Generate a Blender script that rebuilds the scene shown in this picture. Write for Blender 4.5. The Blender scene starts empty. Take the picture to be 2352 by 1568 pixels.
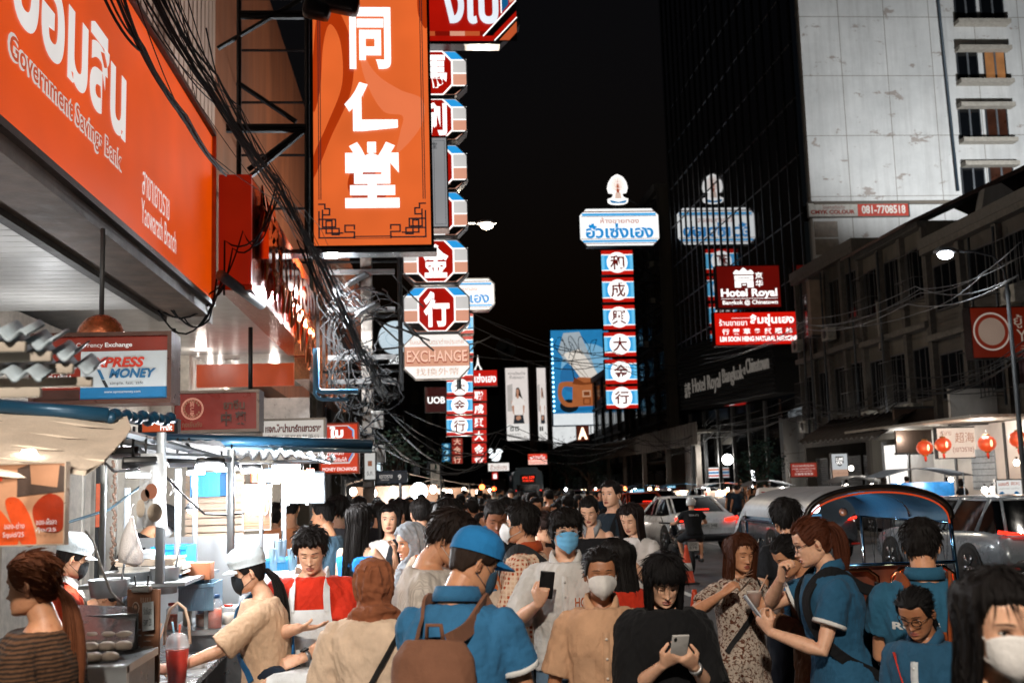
import bpy, bmesh, math, random
import numpy as np
from mathutils import Vector, Matrix
random.seed(7)
RNG = np.random.default_rng(7)
SC = bpy.context.scene
COL = SC.collection
R = math.radians
# ------------------------------------------------------------------ camera
F = 2527.0            # focal length in pixels of a 2352 x 1568 frame
CAMZ = 1.87
def _n(v):
 return np.array(v, float) / np.linalg.norm(v)
_yc = _n(((983 - 1176) / F, -(1121 - 784) / F, 1))
_z0 = np.array((-math.sin(R(1.1)), math.cos(R(1.1)), 0))
_zc = _n(_z0 - _yc * _z0.dot(_yc))
# camera comps are (right, up, forward): that triple is left-handed, so x = -(y x z)
_xc = -np.cross(_yc, _zc)
RIGHT, UP, FWD = (np.array((_xc[i], _yc[i], _zc[i])) for i in range(3))
cam = bpy.data.objects.new("camera", bpy.data.cameras.new("camera"))
COL.objects.link(cam)
cam.matrix_world = Matrix(((RIGHT[0], UP[0], -FWD[0], 0), (RIGHT[1], UP[1], -FWD[1], 0),
      (RIGHT[2], UP[2], -FWD[2], CAMZ), (0, 0, 0, 1)))
cam.data.sensor_width = 36
cam.data.lens = F / 2352 * 36
cam.data.clip_end = 2000
cam.data.clip_start = .05
cam.data.dof.use_dof = True
cam.data.dof.focus_distance = 7.4
cam.data.dof.aperture_fstop = 3.5
SC.camera = cam
def P(px, py, Y):
 "world point at street depth Y seen at a given spot of the photograph"
 d = FWD + RIGHT * (px - 1176) / F - UP * (py - 784) / F
 t = Y / d[1]
 return Vector((d[0] * t, Y, CAMZ + d[2] * t))
def PX(px, py, X):
 d = FWD + RIGHT * (px - 1176) / F - UP * (py - 784) / F
 t = X / d[0]
 return Vector((X, d[1] * t, CAMZ + d[2] * t))
def PZ(px, py, Z):
 d = FWD + RIGHT * (px - 1176) / F - UP * (py - 784) / F
 t = (Z - CAMZ) / d[2]
 return Vector((d[0] * t, d[1] * t, Z))
# ------------------------------------------------------------------ night sky, moon, exposure
W = bpy.data.worlds.new("World")
SC.world = W
W.use_nodes = True
_nt = W.node_tree
_sky = _nt.nodes.new("ShaderNodeTexSky")
_sky.sky_type = 'NISHITA'
_sky.sun_disc = False
_sky.sun_elevation = R(-3)
_sky.sun_rotation = R(200)
_bg = _nt.nodes["Background"]
_nt.links.new(_sky.outputs[0], _bg.inputs[0])
_bg.inputs[1].default_value = 0.05
_sun = bpy.data.objects.new("moon", bpy.data.lights.new("moon", 'SUN'))
COL.objects.link(_sun)
_sun.data.energy = 0.012
_sun.data.angle = R(10)
_sun.data.color = (.8, .9, 1)
_sun.rotation_euler = (R(35), 0, R(20))
SC.view_settings.view_transform = 'Standard'
SC.view_settings.look = 'None'
SC.view_settings.exposure = 0
SC.view_settings.gamma = 1
SC.render.engine = 'CYCLES'
CY = SC.cycles
CY.use_denoising = True
try:
 CY.denoiser = 'OPENIMAGEDENOISE'
except Exception:
 pass
CY.max_bounces = 6
CY.diffuse_bounces = 2
CY.glossy_bounces = 3
CY.transmission_bounces = 4
CY.transparent_max_bounces = 6
CY.sample_clamp_indirect = 4
CY.sample_clamp_direct = 0
CY.caustics_reflective = CY.caustics_refractive = False
CY.use_light_tree = True
# ------------------------------------------------------------------ materials
def C(h):
 h = h.lstrip('#')
 out = []
 for i in (0, 2, 4):
  c = int(h[i:i + 2], 16) / 255
  out.append(c / 12.92 if c <= .04045 else ((c + .055) / 1.055) ** 2.4)
 return tuple(out)
_M = {}
def _new(key):
 m = bpy.data.materials.new(key)
 m.use_nodes = True
 nt = m.node_tree
 b = nt.nodes["Principled BSDF"]
 return m, nt, b
def _lk(nt, a, b):
 nt.links.new(a, b)
def _coords(nt, sc=(1, 1, 1), rot=(0, 0, 0)):
 tc = nt.nodes.new("ShaderNodeTexCoord")
 mp = nt.nodes.new("ShaderNodeMapping")
 mp.inputs['Scale'].default_value = sc
 mp.inputs['Rotation'].default_value = rot
 _lk(nt, tc.outputs['Object'], mp.inputs[0])
 return mp.outputs[0]
def _noise(nt, vec, scale, detail=3, rough=.6, dist=0):
 n = nt.nodes.new("ShaderNodeTexNoise")
 n.inputs['Scale'].default_value = scale
 n.inputs['Detail'].default_value = detail
 n.inputs['Roughness'].default_value = rough
 n.inputs['Distortion'].default_value = dist
 _lk(nt, vec, n.inputs['Vector'])
 return n.outputs[0]
def _ramp(nt, fac, stops, const=False):
 r = nt.nodes.new("ShaderNodeValToRGB")
 if const:
  r.color_ramp.interpolation = 'CONSTANT'
 e = r.color_ramp.elements
 while len(e) < len(stops):
  e.new(.5)
 for el, (p, c) in zip(e, stops):
  el.position = p
  el.color = (*c, 1)
 _lk(nt, fac, r.inputs[0])
 return r.outputs[0]
def _mix(nt, fac, a, b, mode='MIX'):
 x = nt.nodes.new("ShaderNodeMix")
 x.data_type = 'RGBA'
 x.blend_type = mode
 for i, s in ((0, fac), (6, a), (7, b)):
  if isinstance(s, (int, float)):
   x.inputs[i].default_value = s
  elif isinstance(s, tuple):
   x.inputs[i].default_value = (*s, 1)
  else:
   _lk(nt, s, x.inputs[i])
 return x.outputs[2]
def _bump(nt, b, h, strength=.3, dist=.01):
 x = nt.nodes.new("ShaderNodeBump")
 x.inputs['Strength'].default_value = strength
 x.inputs['Distance'].default_value = dist
 _lk(nt, h, x.inputs['Height'])
 _lk(nt, x.outputs[0], b.inputs['Normal'])
def paint(col, rough=.5, metal=0, var=.25, scale=6, bump=.1, coat=0, streak=False):
 "painted or bare solid surface with uneven colour, dirt and a fine bump"
 k = ('paint', col, rough, metal, var, scale, bump, coat, streak)
 if k in _M:
  return _M[k]
 m, nt, b = _new('paint_' + col.strip('#'))
 c = C(col)
 v = _coords(nt, (1, 1, .15) if streak else (1, 1, 1))
 n = _noise(nt, v, scale, 5, .65)
 d = tuple(x * (1 - var) for x in c)
 l = tuple(min(1, x * (1 + var * .6)) for x in c)
 _lk(nt, _ramp(nt, n, [(.3, d), (.7, l)]), b.inputs['Base Color'])
 n2 = _noise(nt, v, scale * 2.3, 3)
 mr = nt.nodes.new("ShaderNodeMapRange")
 mr.inputs[3].default_value = max(.02, rough - .12)
 mr.inputs[4].default_value = min(1, rough + .15)
 _lk(nt, n2, mr.inputs[0])
 _lk(nt, mr.outputs[0], b.inputs['Roughness'])
 b.inputs['Metallic'].default_value = metal
 if coat:
  b.inputs['Coat Weight'].default_value = coat
  b.inputs['Coat Roughness'].default_value = .06
 if bump:
  _bump(nt, b, _noise(nt, v, scale * 8, 4), bump, .01)
 _M[k] = m
 return m
def em(col, s=1.0, var=.12, scale=1.5, gloss=.4):
 "backlit face, tube or lamp"
 k = ('em', col, s, var, scale)
 if k in _M:
  return _M[k]
 m, nt, b = _new('lit_' + col.strip('#'))
 c = C(col)
 n = _noise(nt, _coords(nt), scale, 2)
 d = tuple(x * (1 - var) for x in c)
 o = _ramp(nt, n, [(.3, d), (.7, c)])
 b.inputs['Base Color'].default_value = (*[x * .14 for x in c], 1)
 b.inputs['Roughness'].default_value = gloss
 _lk(nt, o, b.inputs['Emission Color'])
 b.inputs['Emission Strength'].default_value = s
 _M[k] = m
 return m
def cloth(col, pat=None, col2='#000000', scale=1.0, rough=.85, weave=900, sheen=.03, col3=None):
 k = ('cloth', col, pat, col2, scale, col3)
 if k in _M:
  return _M[k]
 m, nt, b = _new('cloth_' + col.strip('#'))
 v = _coords(nt)
 c = C(col)
 n = _noise(nt, v, 9, 4)
 base = _ramp(nt, n, [(.3, tuple(x * .82 for x in c)), (.7, tuple(min(1, x * 1.1) for x in c))])
 if pat == 'check':
  for ax, wd in ((0, .5), (1, .5), (2, .5)):
   wv = nt.nodes.new("ShaderNodeTexWave")
   wv.bands_direction = 'XYZ'[ax]
   wv.inputs['Scale'].default_value = 13 * scale
   wv.inputs['Distortion'].default_value = .3
   _lk(nt, v, wv.inputs[0])
   f = _ramp(nt, wv.outputs[1], [(0, (0, 0, 0)), (.6, (.75,) * 3)], True)
   base = _mix(nt, f, base, C(col2))
 elif pat == 'stripe':
  wv = nt.nodes.new("ShaderNodeTexWave")
  wv.inputs['Scale'].default_value = 45 * scale
  _lk(nt, v, wv.inputs[0])
  base = _mix(nt, _ramp(nt, wv.outputs[1], [(0, (0, 0, 0)), (.8, (.5,) * 3)]), base, C(col2))
 elif pat == 'knit':
  wv = nt.nodes.new("ShaderNodeTexWave")
  wv.bands_direction = 'Z'
  wv.inputs['Scale'].default_value = 22 * scale
  wv.inputs['Distortion'].default_value = 2.5
  wv.inputs['Detail'].default_value = 3
  _lk(nt, v, wv.inputs[0])
  base = _mix(nt, wv.outputs[1], base, C(col2))
 elif pat in ('floral', 'blot'):
  s = (55 if pat == 'floral' else 9) * scale
  f = _ramp(nt, _noise(nt, v, s, 2, .5, .6), [(0, (0, 0, 0)), (.56, (1, 1, 1))], True)
  base = _mix(nt, f, base, C(col2))
  v2 = _coords(nt, (1.1, 1.1, 1.1), (.6, .4, .9))
  f = _ramp(nt, _noise(nt, v2, s * 1.2, 2, .5, .6), [(0, (0, 0, 0)), (.6, (1, 1, 1))], True)
  base = _mix(nt, f, base, C(col3 or col2))
 elif pat == 'dots':
  vo = nt.nodes.new("ShaderNodeTexVoronoi")
  vo.inputs['Scale'].default_value = 28 * scale
  vo.inputs['Randomness'].default_value = .15
  _lk(nt, v, vo.inputs['Vector'])
  base = _mix(nt, _ramp(nt, vo.outputs[0], [(0, (1, 1, 1)), (.42, (0, 0, 0))], True), base, C(col2))
 _lk(nt, base, b.inputs['Base Color'])
 b.inputs['Roughness'].default_value = rough
 b.inputs['Sheen Weight'].default_value = sheen
 b.inputs['Specular IOR Level'].default_value = .25
 h = _noise(nt, _coords(nt, (1, 1, .7)), 34, 7, .72, .2)
 _bump(nt, b, h, .6, .012)
 _M[k] = m
 return m
def skin(col):
 k = ('skin', col)
 if k in _M:
  return _M[k]
 m, nt, b = _new('skin_' + col.strip('#'))
 c = C(col)
 v = _coords(nt)
 n = _noise(nt, v, 24, 6, .7)
 _lk(nt, _ramp(nt, n, [(.28, (c[0] * .8, c[1] * .68, c[2] * .64)), (.5, c), (.74, (min(1, c[0] * 1.12), c[1] * 1.12, c[2] * 1.1))]), b.inputs['Base Color'])
 b.inputs['Roughness'].default_value = .46
 b.inputs['Subsurface Weight'].default_value = .12
 b.inputs['Subsurface Radius'].default_value = (.01, .004, .002)
 _bump(nt, b, _noise(nt, v, 260, 3), .12, .002)
 _M[k] = m
 return m
def hairm(col):
 k = ('hair', col)
 if k in _M:
  return _M[k]
 m, nt, b = _new('hair_' + col.strip('#'))
 c = C(col)
 v = _coords(nt, (110, 70, 9))
 n = _noise(nt, v, 3, 4, .7, .4)
 _lk(nt, _ramp(nt, n, [(.3, tuple(x * .6 for x in c)), (.72, tuple(min(1, x * 1.2) for x in c))]), b.inputs['Base Color'])
 b.inputs['Roughness'].default_value = .58
 b.inputs['Specular IOR Level'].default_value = .18
 _bump(nt, b, n, .7, .006)
 _M[k] = m
 return m
def glass(col='#ffffff', rough=.03, alpha=.25):
 k = ('glass', col, rough, alpha)
 if k in _M:
  return _M[k]
 m, nt, b = _new('clear_' + col.strip('#'))
 b.inputs['Base Color'].default_value = (*C(col), 1)
 b.inputs['Roughness'].default_value = rough
 b.inputs['Alpha'].default_value = alpha
 b.inputs['Specular IOR Level'].default_value = .8
 _M[k] = m
 return m
# ------------------------------------------------------------------ mesh builder
_TXT = {}
def text_mesh(s, bold):
 k = (s, bold)
 if k not in _TXT:
  cu = bpy.data.curves.new("t", 'FONT')
  cu.body = s
  cu.offset = bold
  cu.resolution_u = 3
  cu.align_x = 'CENTER'
  ob = bpy.data.objects.new("t", cu)
  me = bpy.data.meshes.new_from_object(ob)
  vs = np.array([v.co[:] for v in me.vertices]).reshape(-1, 3)
  fs = [tuple(p.vertices) for p in me.polygons]
  bpy.data.objects.remove(ob)
  bpy.data.curves.remove(cu)
  bpy.data.meshes.remove(me)
  _TXT[k] = (vs, fs)
 return _TXT[k]
def _frame(d, ref=None):
 d = Vector(d).normalized()
 r = Vector(ref) if ref else (Vector((0, 0, 1)) if abs(d.z) < .9 else Vector((0, 1, 0)))
 x = r - d * r.dot(d)
 if x.length < 1e-6:
  x = d.orthogonal()
 x.normalize()
 return x, d.cross(x)
class MB:
 def __init__(s):
  s.v, s.f, s.m, s.s, s.mats = [], [], [], [], []
 def mi(s, mat):
  if mat not in s.mats:
   s.mats.append(mat)
  return s.mats.index(mat)
 def add(s, vs, fs, mat, smooth=False, M=None):
  o = len(s.v)
  if M is not None:
   vs = [M @ Vector(v) for v in vs]
  s.v.extend(tuple(v) for v in vs)
  i = s.mi(mat)
  for f in fs:
   s.f.append(tuple(a + o for a in f))
   s.m.append(i)
   s.s.append(smooth)
  return s
 def box(s, c, d, mat, rz=0, rx=0, ry=0, bv=0):
  x, y, z = d[0] / 2, d[1] / 2, d[2] / 2
  M = Matrix.Translation(c) @ Matrix.Rotation(rz, 4, 'Z') @ Matrix.Rotation(ry, 4, 'Y') @ Matrix.Rotation(rx, 4, 'X')
  if bv:
   bv = min(bv, x * .9, y * .9, z * .9)
   bm = bmesh.new()
   bmesh.ops.create_cube(bm, size=1, matrix=Matrix.Diagonal((2 * x, 2 * y, 2 * z, 1)))
   bmesh.ops.bevel(bm, geom=bm.edges[:], offset=bv, segments=2, affect='EDGES', profile=.6)
   bm.verts.index_update()
   s.add([v.co.copy() for v in bm.verts], [[v.index for v in f.verts] for f in bm.faces], mat, True, M)
   bm.free()
   return s
  vs = [(a * x, b * y, c_ * z) for a in (-1, 1) for b in (-1, 1) for c_ in (-1, 1)]
  return s.add(vs, [(0, 1, 3, 2), (4, 6, 7, 5), (0, 4, 5, 1), (2, 3, 7, 6), (0, 2, 6, 4), (1, 5, 7, 3)], mat, False, M)
 def bx(s, x0, x1, y0, y1, z0, z1, mat, **k):
  return s.box(((x0 + x1) / 2, (y0 + y1) / 2, (z0 + z1) / 2), (abs(x1 - x0), abs(y1 - y0), abs(z1 - z0)), mat, **k)
 def prism(s, poly, a, b, mat, ax='y', smooth=False, M=None):
  "2-D outline extruded from a to b; ax y: outline is (x,z); ax x: (y,z); ax z: (x,y)"
  n = len(poly)
  g = {'y': lambda p, t: (p[0], t, p[1]), 'x': lambda p, t: (t, p[0], p[1]), 'z': lambda p, t: (p[0], p[1], t)}[ax]
  vs = [g(p, a) for p in poly] + [g(p, b) for p in poly]
  fs = [tuple(range(n)), tuple(range(2 * n - 1, n - 1, -1))] + [(i, i + n, (i + 1) % n + n, (i + 1) % n) for i in range(n)]
  return s.add(vs, fs, mat, smooth, M)
 def poly(s, pts, mat):
  return s.add(pts, [tuple(range(len(pts)))], mat)
 def loft(s, pts, rad, mat, n=10, ref=None, cap=True, smooth=True):
  "tapered tube through pts; rad: number or (rx, ry) each"
  pts = [Vector(p) for p in pts]
  k = len(pts)
  if isinstance(rad, (int, float)):
   rad = [rad] * k
  vs, fs = [], []
  x = None
  for i, p in enumerate(pts):
   d = (pts[min(i + 1, k - 1)] - pts[max(i - 1, 0)])
   if d.length < 1e-9:
    d = Vector((0, 0, 1))
   if x is None or ref:
    x, y = _frame(d, ref)
   else:
    d.normalize()
    x = x - d * x.dot(d)
    if x.length < 1e-6:
     x = d.orthogonal()
    x.normalize()
    y = d.cross(x)
   r = rad[i]
   rx, ry = (r, r) if isinstance(r, (int, float)) else r
   for j in range(n):
    a = 2 * math.pi * j / n
    vs.append(p + x * (rx * math.cos(a)) + y * (ry * math.sin(a)))
  for i in range(k - 1):
   for j in range(n):
    q = (j + 1) % n
    fs.append((i * n + j, i * n + q, (i + 1) * n + q, (i + 1) * n + j))
  if cap:
   fs.append(tuple(range(n - 1, -1, -1)))
   fs.append(tuple(range((k - 1) * n, k * n)))
  return s.add(vs, fs, mat, smooth)
 tube = loft
 def lathe(s, prof, c, mat, n=20, M=None, smooth=True):
  "profile of (radius, z) turned about z at c"
  vs = [(c[0] + r * math.cos(2 * math.pi * j / n), c[1] + r * math.sin(2 * math.pi * j / n), c[2] + z) for r, z in prof for j in range(n)]
  k = len(prof)
  fs = [(i * n + j, i * n + (j + 1) % n, (i + 1) * n + (j + 1) % n, (i + 1) * n + j) for i in range(k - 1) for j in range(n)]
  if prof[0][0] > 1e-5:
   fs.append(tuple(range(n - 1, -1, -1)))
  if prof[-1][0] > 1e-5:
   fs.append(tuple(range((k - 1) * n, k * n)))
  return s.add(vs, fs, mat, smooth, M)
 def ell(s, c, r, mat, nu=16, nv=10, M=None):
  vs = []
  for i in range(nv + 1):
   t = math.pi * i / nv - math.pi / 2
   for j in range(nu):
    a = 2 * math.pi * j / nu
    vs.append((c[0] + r[0] * math.cos(t) * math.cos(a), c[1] + r[1] * math.cos(t) * math.sin(a), c[2] + r[2] * math.sin(t)))
  fs = [(i * nu + j, i * nu + (j + 1) % nu, (i + 1) * nu + (j + 1) % nu, (i + 1) * nu + j) for i in range(nv) for j in range(nu)]
  return s.add(vs, fs, mat, True, M)
 def grid(s, g, mat, closed_u=False, smooth=True):
  "g[i][j] points"
  k, n = len(g), len(g[0])
  vs = [p for row in g for p in row]
  fs = []
  for i in range(k - 1):
   for j in range(n if closed_u else n - 1):
    q = (j + 1) % n
    fs.append((i * n + j, i * n + q, (i + 1) * n + q, (i + 1) * n + j))
  return s.add(vs, fs, mat, smooth)
 def text(s, t, x0, z0, x1, z1, y, mat, ext=0, bold=0.0, keep=False, shear=0):
  "flat lettering fitted to a box of the local xz plane, facing -y"
  vs, fs = text_mesh(t, bold)
  if len(vs) == 0:
   return s
  lo, hi = vs.min(0), vs.max(0)
  w, h = max(hi[0] - lo[0], 1e-6), max(hi[1] - lo[1], 1e-6)
  sx, sz = (x1 - x0) / w, (z1 - z0) / h
  if keep:
   sx = sz = min(sx, sz)
  cx, cz = (x0 + x1) / 2, (z0 + z1) / 2
  pts = [(cx + (v[0] - (lo[0] + hi[0]) / 2) * sx + shear * (v[1] - lo[1]) * sz, y, cz + (v[1] - (lo[1] + hi[1]) / 2) * sz) for v in vs]
  s.add(pts, fs, mat)
  if ext:
   n = len(pts)
   cnt = {}
   for f in fs:
    for a, b in zip(f, f[1:] + f[:1]):
     cnt[(a, b)] = 1
   side = [(a, b) for a, b in cnt if (b, a) not in cnt]
   s.add(pts + [(p[0], p[1] + ext, p[2]) for p in pts], [(b, a, a + n, b + n) for a, b in side], mat)
  return s
 def obj(s, name, parent=None, loc=None):
  me = bpy.data.meshes.new(name)
  me.from_pydata(s.v, [], s.f)
  for m in s.mats:
   me.materials.append(m)
  me.polygons.foreach_set('material_index', s.m)
  me.polygons.foreach_set('use_smooth', s.s)
  me.update()
  o = bpy.data.objects.new(name, me)
  COL.objects.link(o)
  if parent:
   o.parent = parent
  if loc:
   o.location = loc
  return o
def tag(o, label=None, cat=None, group=None, kind=None):
 if label:
  o['label'] = label
 if cat:
  o['category'] = cat
 if group:
  o['group'] = group
 if kind:
  o['kind'] = kind
 return o
def T(name, label, cat, loc=(0, 0, 0), rz=0, group=None):
 o = bpy.data.objects.new(name, None)
 o.empty_display_size = .2
 COL.objects.link(o)
 o.location = loc
 o.rotation_euler = (0, 0, rz)
 return tag(o, label, cat, group)
def copy_tree(o, parent=None):
 c = o.copy()
 COL.objects.link(c)
 if parent:
  c.parent = parent
 for ch in list(o.children):
  copy_tree(ch, c)
 return c
def lamp(loc, e, col=(1, 1, 1), r=.08, name='lamp_light', parent=None, spot=None, to=None, area=None):
 d = bpy.data.lights.new(name, 'SPOT' if spot else ('AREA' if area else 'POINT'))
 d.energy = e
 d.color = col
 if area:
  d.shape = 'RECTANGLE'
  d.size, d.size_y = area
 else:
  d.shadow_soft_size = r
 if spot:
  d.spot_size = R(spot)
  d.spot_blend = .6 if spot < 160 else .12
 o = bpy.data.objects.new(name, d)
 COL.objects.link(o)
 o.location = loc
 if to is not None:
  o.rotation_euler = (Vector(to) - Vector(loc)).to_track_quat('-Z', 'Y').to_euler()
 if parent:
  o.parent = parent
  if parent.location.length and not spot:
   o.location = Vector(loc)
 return o
WHITE, STEEL, DARK = '#d8d8d4', '#9a9c9e', '#141516'
# ------------------------------------------------------------------ people
def sm(x, a, b):
 t = np.clip((x - a) / (b - a + 1e-12), 0, 1)
 return t * t * (3 - 2 * t)
_hz = np.array([-.113, -.108, -.098, -.085, -.06, -.03, 0, .03, .06, .085, .102, .110, .113])
_hw = np.array([.008, .030, .047, .057, .065, .0695, .073, .0745, .0725, .062, .042, .022, .004])
_hf = np.array([.062, .078, .083, .083, .081, .081, .083, .086, .081, .063, .040, .018, .002])
_hb = np.array([.030, .008, -.012, -.040, -.070, -.084, -.092, -.096, -.092, -.077, -.052, -.028, -.004])
_tz = np.linspace(-.113, .113, 227)
_ker = np.exp(-np.linspace(-2, 2, 13) ** 2); _ker /= _ker.sum()
def _tab(y):
 t = np.interp(_tz, _hz, y)
 q = np.convolve(np.pad(t, 6, mode='edge'), _ker, 'valid')
 w = sm(np.abs(_tz), .113, .095)
 return t * (1 - w) + q * w
_TW, _TF, _TB = _tab(_hw), _tab(_hf), _tab(_hb)
def head_pt(a, z, feat=True):
 "surface of the head: a = angle from straight ahead (to the right), z = height from eye level"
 a = np.asarray(a, float); z = np.asarray(z, float)
 w, f, b = (np.interp(z, _tz, t) for t in (_TW, _TF, _TB))
 s, c = np.sin(a), np.cos(a)
 x = w * np.sign(s) * np.abs(s) ** .92
 mid = np.minimum(0, 0 * z) + np.where(z < -.05, (b + .07) * .25, 0)
 y = np.where(c >= 0, mid + (f - mid) * np.abs(c) ** .82, mid - (mid - b) * np.abs(c) ** .95)
 if feat:
  g = np.clip(c * 3, 0, 1)
  ax = np.abs(x)
  E = lambda q: np.exp(-q)
  nose = .0145 * E((x / .0095) ** 2) * np.clip(sm(z, .012, -.036) * .95 + .08 * sm(z, .03, 0), 0, 1) * sm(z, -.053, -.041)
  nose = nose + .0105 * E((x / .018) ** 2 - 0 + ((z + .041) / .008) ** 2)
  y = y + g * (nose - .0078 * E(((ax - .031) / .016) ** 2 + ((z + .001) / .012) ** 2)
     + .0045 * E(((ax - .030) / .02) ** 2 + ((z - .019) / .008) ** 2)
     + .0065 * E((x / .021) ** 2) * (E(((z + .0655) / .0055) ** 2) + 1.05 * E(((z + .0775) / .0065) ** 2))
     - .004 * E((x / .024) ** 2 + ((z + .0715) / .0022) ** 2)
     - .004 * E((x / .02) ** 2 + ((z + .088) / .005) ** 2)
     + .006 * E((x / .018) ** 2 + ((z + .101) / .010) ** 2)
     + .004 * E(((ax - .044) / .018) ** 2 + ((z + .028) / .018) ** 2))
 return np.stack([x, y, z + 0 * x], -1)
def _angles(n):
 t = np.linspace(-1, 1, n, endpoint=False)
 return np.pi * (0.55 * t + 0.45 * t ** 3)
def head_grid(nz, na):
 z = np.linspace(-.113, .113, nz)
 a = _angles(na)
 A, Z = np.meshgrid(a, z)
 return A, Z, head_pt(A, Z)
_HC = np.array([0, -.008, .0])
def out_dir(p):
 q = p - _HC
 q = q * np.array([1, .85, .8])
 return q / (np.linalg.norm(q, axis=-1, keepdims=True) + 1e-9)
def wob(p, f, seed=0):
 "smooth pseudo noise in -1..1 (vectorised)"
 r = np.random.default_rng(seed)
 o = 0
 for i in range(5):
  k = r.normal(size=3) * f * (1 + .5 * i)
  q = p @ k + r.uniform(0, 6.28) + 1.3 * np.sin(p @ (r.normal(size=3) * f * .7) + i)
  o = o + np.sin(q) / (1 + .5 * i)
 return o / 2.6
def np_grid(mb, G, mat, closed=True):
 k, n = G.shape[:2]
 idx = np.arange(k * n).reshape(k, n)
 if closed:
  a, b = idx, np.roll(idx, -1, 1)
 else:
  a, b = idx[:, :-1], idx[:, 1:]
 q = np.stack([a[:-1], b[:-1], b[1:], a[1:]], -1).reshape(-1, 4)
 return mb.add(G.reshape(-1, 3).tolist(), q.tolist(), mat, True)
def remesh(mb, vox):
 o = mb.obj('tmp')
 m = o.modifiers.new('r', 'REMESH')
 m.mode = 'VOXEL'
 m.voxel_size = vox
 dg = bpy.context.evaluated_depsgraph_get()
 me = bpy.data.meshes.new_from_object(o.evaluated_get(dg))
 n = len(me.vertices)
 v = np.empty(n * 3); me.vertices.foreach_get('co', v)
 lt = np.empty(len(me.polygons), int); me.polygons.foreach_get('loop_total', lt)
 lv = np.empty(len(me.loops), int); me.loops.foreach_get('vertex_index', lv)
 e = np.empty(len(me.edges) * 2, int); me.edges.foreach_get('vertices', e)
 q = lv.reshape(-1, 4) if (lt == 4).all() else [list(p.vertices) for p in me.polygons]
 old = o.data
 bpy.data.objects.remove(o); bpy.data.meshes.remove(old); bpy.data.meshes.remove(me)
 return v.reshape(-1, 3), q, e.reshape(-1, 2)
def lap(v, e, it, lam=.5, mask=None):
 deg = np.bincount(e.ravel(), minlength=len(v))[:, None] + 1e-9
 for _ in range(it):
  acc = np.zeros_like(v)
  for k in range(3):
   acc[:, k] = np.bincount(e[:, 0], v[e[:, 1], k], len(v)) + np.bincount(e[:, 1], v[e[:, 0], k], len(v))
  d = (acc / deg - v) * lam
  if mask is not None:
   d *= mask[:, None]
  v = v + d
 return v
def vnorm(v, q):
 q = np.asarray(q)
 n = np.cross(v[q[:, 2]] - v[q[:, 0]], v[q[:, 3]] - v[q[:, 1]])
 o = np.zeros_like(v)
 for i in range(4):
  for k in range(3):
   o[:, k] += np.bincount(q[:, i], n[:, k], len(v))
 return o / (np.linalg.norm(o, axis=1, keepdims=True) + 1e-12)
def fast_obj(name, v, q, mat, parent):
 me = bpy.data.meshes.new(name)
 q = np.asarray(q, np.int32)
 me.vertices.add(len(v)); me.loops.add(q.size); me.polygons.add(len(q))
 me.vertices.foreach_set('co', np.asarray(v, np.float32).ravel())
 me.loops.foreach_set('vertex_index', q.ravel())
 me.polygons.foreach_set('loop_start', np.arange(0, q.size, q.shape[1], dtype=np.int32))
 me.polygons.foreach_set('use_smooth', np.ones(len(q), bool))
 me.update(calc_edges=True)
 me.materials.append(mat)
 o = bpy.data.objects.new(name, me)
 COL.objects.link(o)
 o.parent = parent
 return o
def tf(M, p):
 M = np.array(M)
 return p @ M[:3, :3].T + M[:3, 3]
def ik(s, h, a, b, pole):
 s, h = Vector(s), Vector(h)
 d = h - s
 L = min(d.length, (a + b) * .985)
 dn = d.normalized()
 h = s + dn * L
 x = (a * a - b * b + L * L) / (2 * L)
 y = math.sqrt(max(a * a - x * x, 1e-8))
 p = Vector(pole)
 p = p - dn * p.dot(dn)
 p = p.normalized() if p.length > 1e-5 else dn.orthogonal().normalized()
 return s + dn * x + p * y, h
def hand(mb, w, d, n, side, curl, mat, k=1.0, thumb=.5, spread=.0):
 "palm, four jointed fingers and a thumb; d: towards the knuckles, n: out of the palm, side: +1 when the thumb lies along d x n"
 d = Vector(d).normalized(); n = Vector(n); n = (n - d * n.dot(d)).normalized()
 t = d.cross(n) * side
 w = Vector(w)
 mb.loft([w - d * .012 * k, w + d * .02 * k, w + d * .05 * k, w + d * .083 * k, w + d * .092 * k],
   [(.019 * k, .026 * k), (.018 * k, .034 * k), (.016 * k, .041 * k), (.013 * k, .042 * k), (.008 * k, .038 * k)], mat, 12, ref=n)
 cl = curl if isinstance(curl, (list, tuple)) else [curl] * 4
 for i, (off, ln, r) in enumerate(((.031, .074, .0088), (.0105, .082, .009), (-.0105, .076, .0088), (-.030, .060, .0078))):
  p = w + d * (.085 - .004 * abs(i - 1)) * k + t * off * k
  a = -.1
  f = d + t * (off * spread * 8)
  f.normalize()
  pts, rr = [p - d * .02 * k, p], [r * k, r * k]
  for j, fr in enumerate((.45, .31, .24)):
   a += cl[i] * (1.15, 1.25, .8)[j]
   q = f * math.cos(a) + n * math.sin(a)
   p = p + q * ln * fr * k
   pts.append(p); rr.append(r * k * (1, .93, .78)[j])
  pts.append(p + q * .003 * k); rr.append(r * k * .45)
  mb.loft(pts, rr, mat, 8)
 p = w + d * .022 * k + t * .026 * k
 q1 = (d * .62 + t * .72 + n * .35 * (thumb + .3)).normalized()
 q2 = (d * .9 + t * (.35 - thumb * .8) + n * (.25 + thumb * .5)).normalized()
 p1 = p + q1 * .036 * k; p2 = p1 + q2 * .03 * k; p3 = p2 + (q2 + n * .2).normalized() * .024 * k
 mb.loft([p - q1 * .012 * k, p, p1, p2, p3, p3 + q2 * .004], [.014 * k, .0135 * k, .0108 * k, .0102 * k, .0085 * k, .004 * k], mat, 8)
NP = [0]
class Body:
 pass
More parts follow.
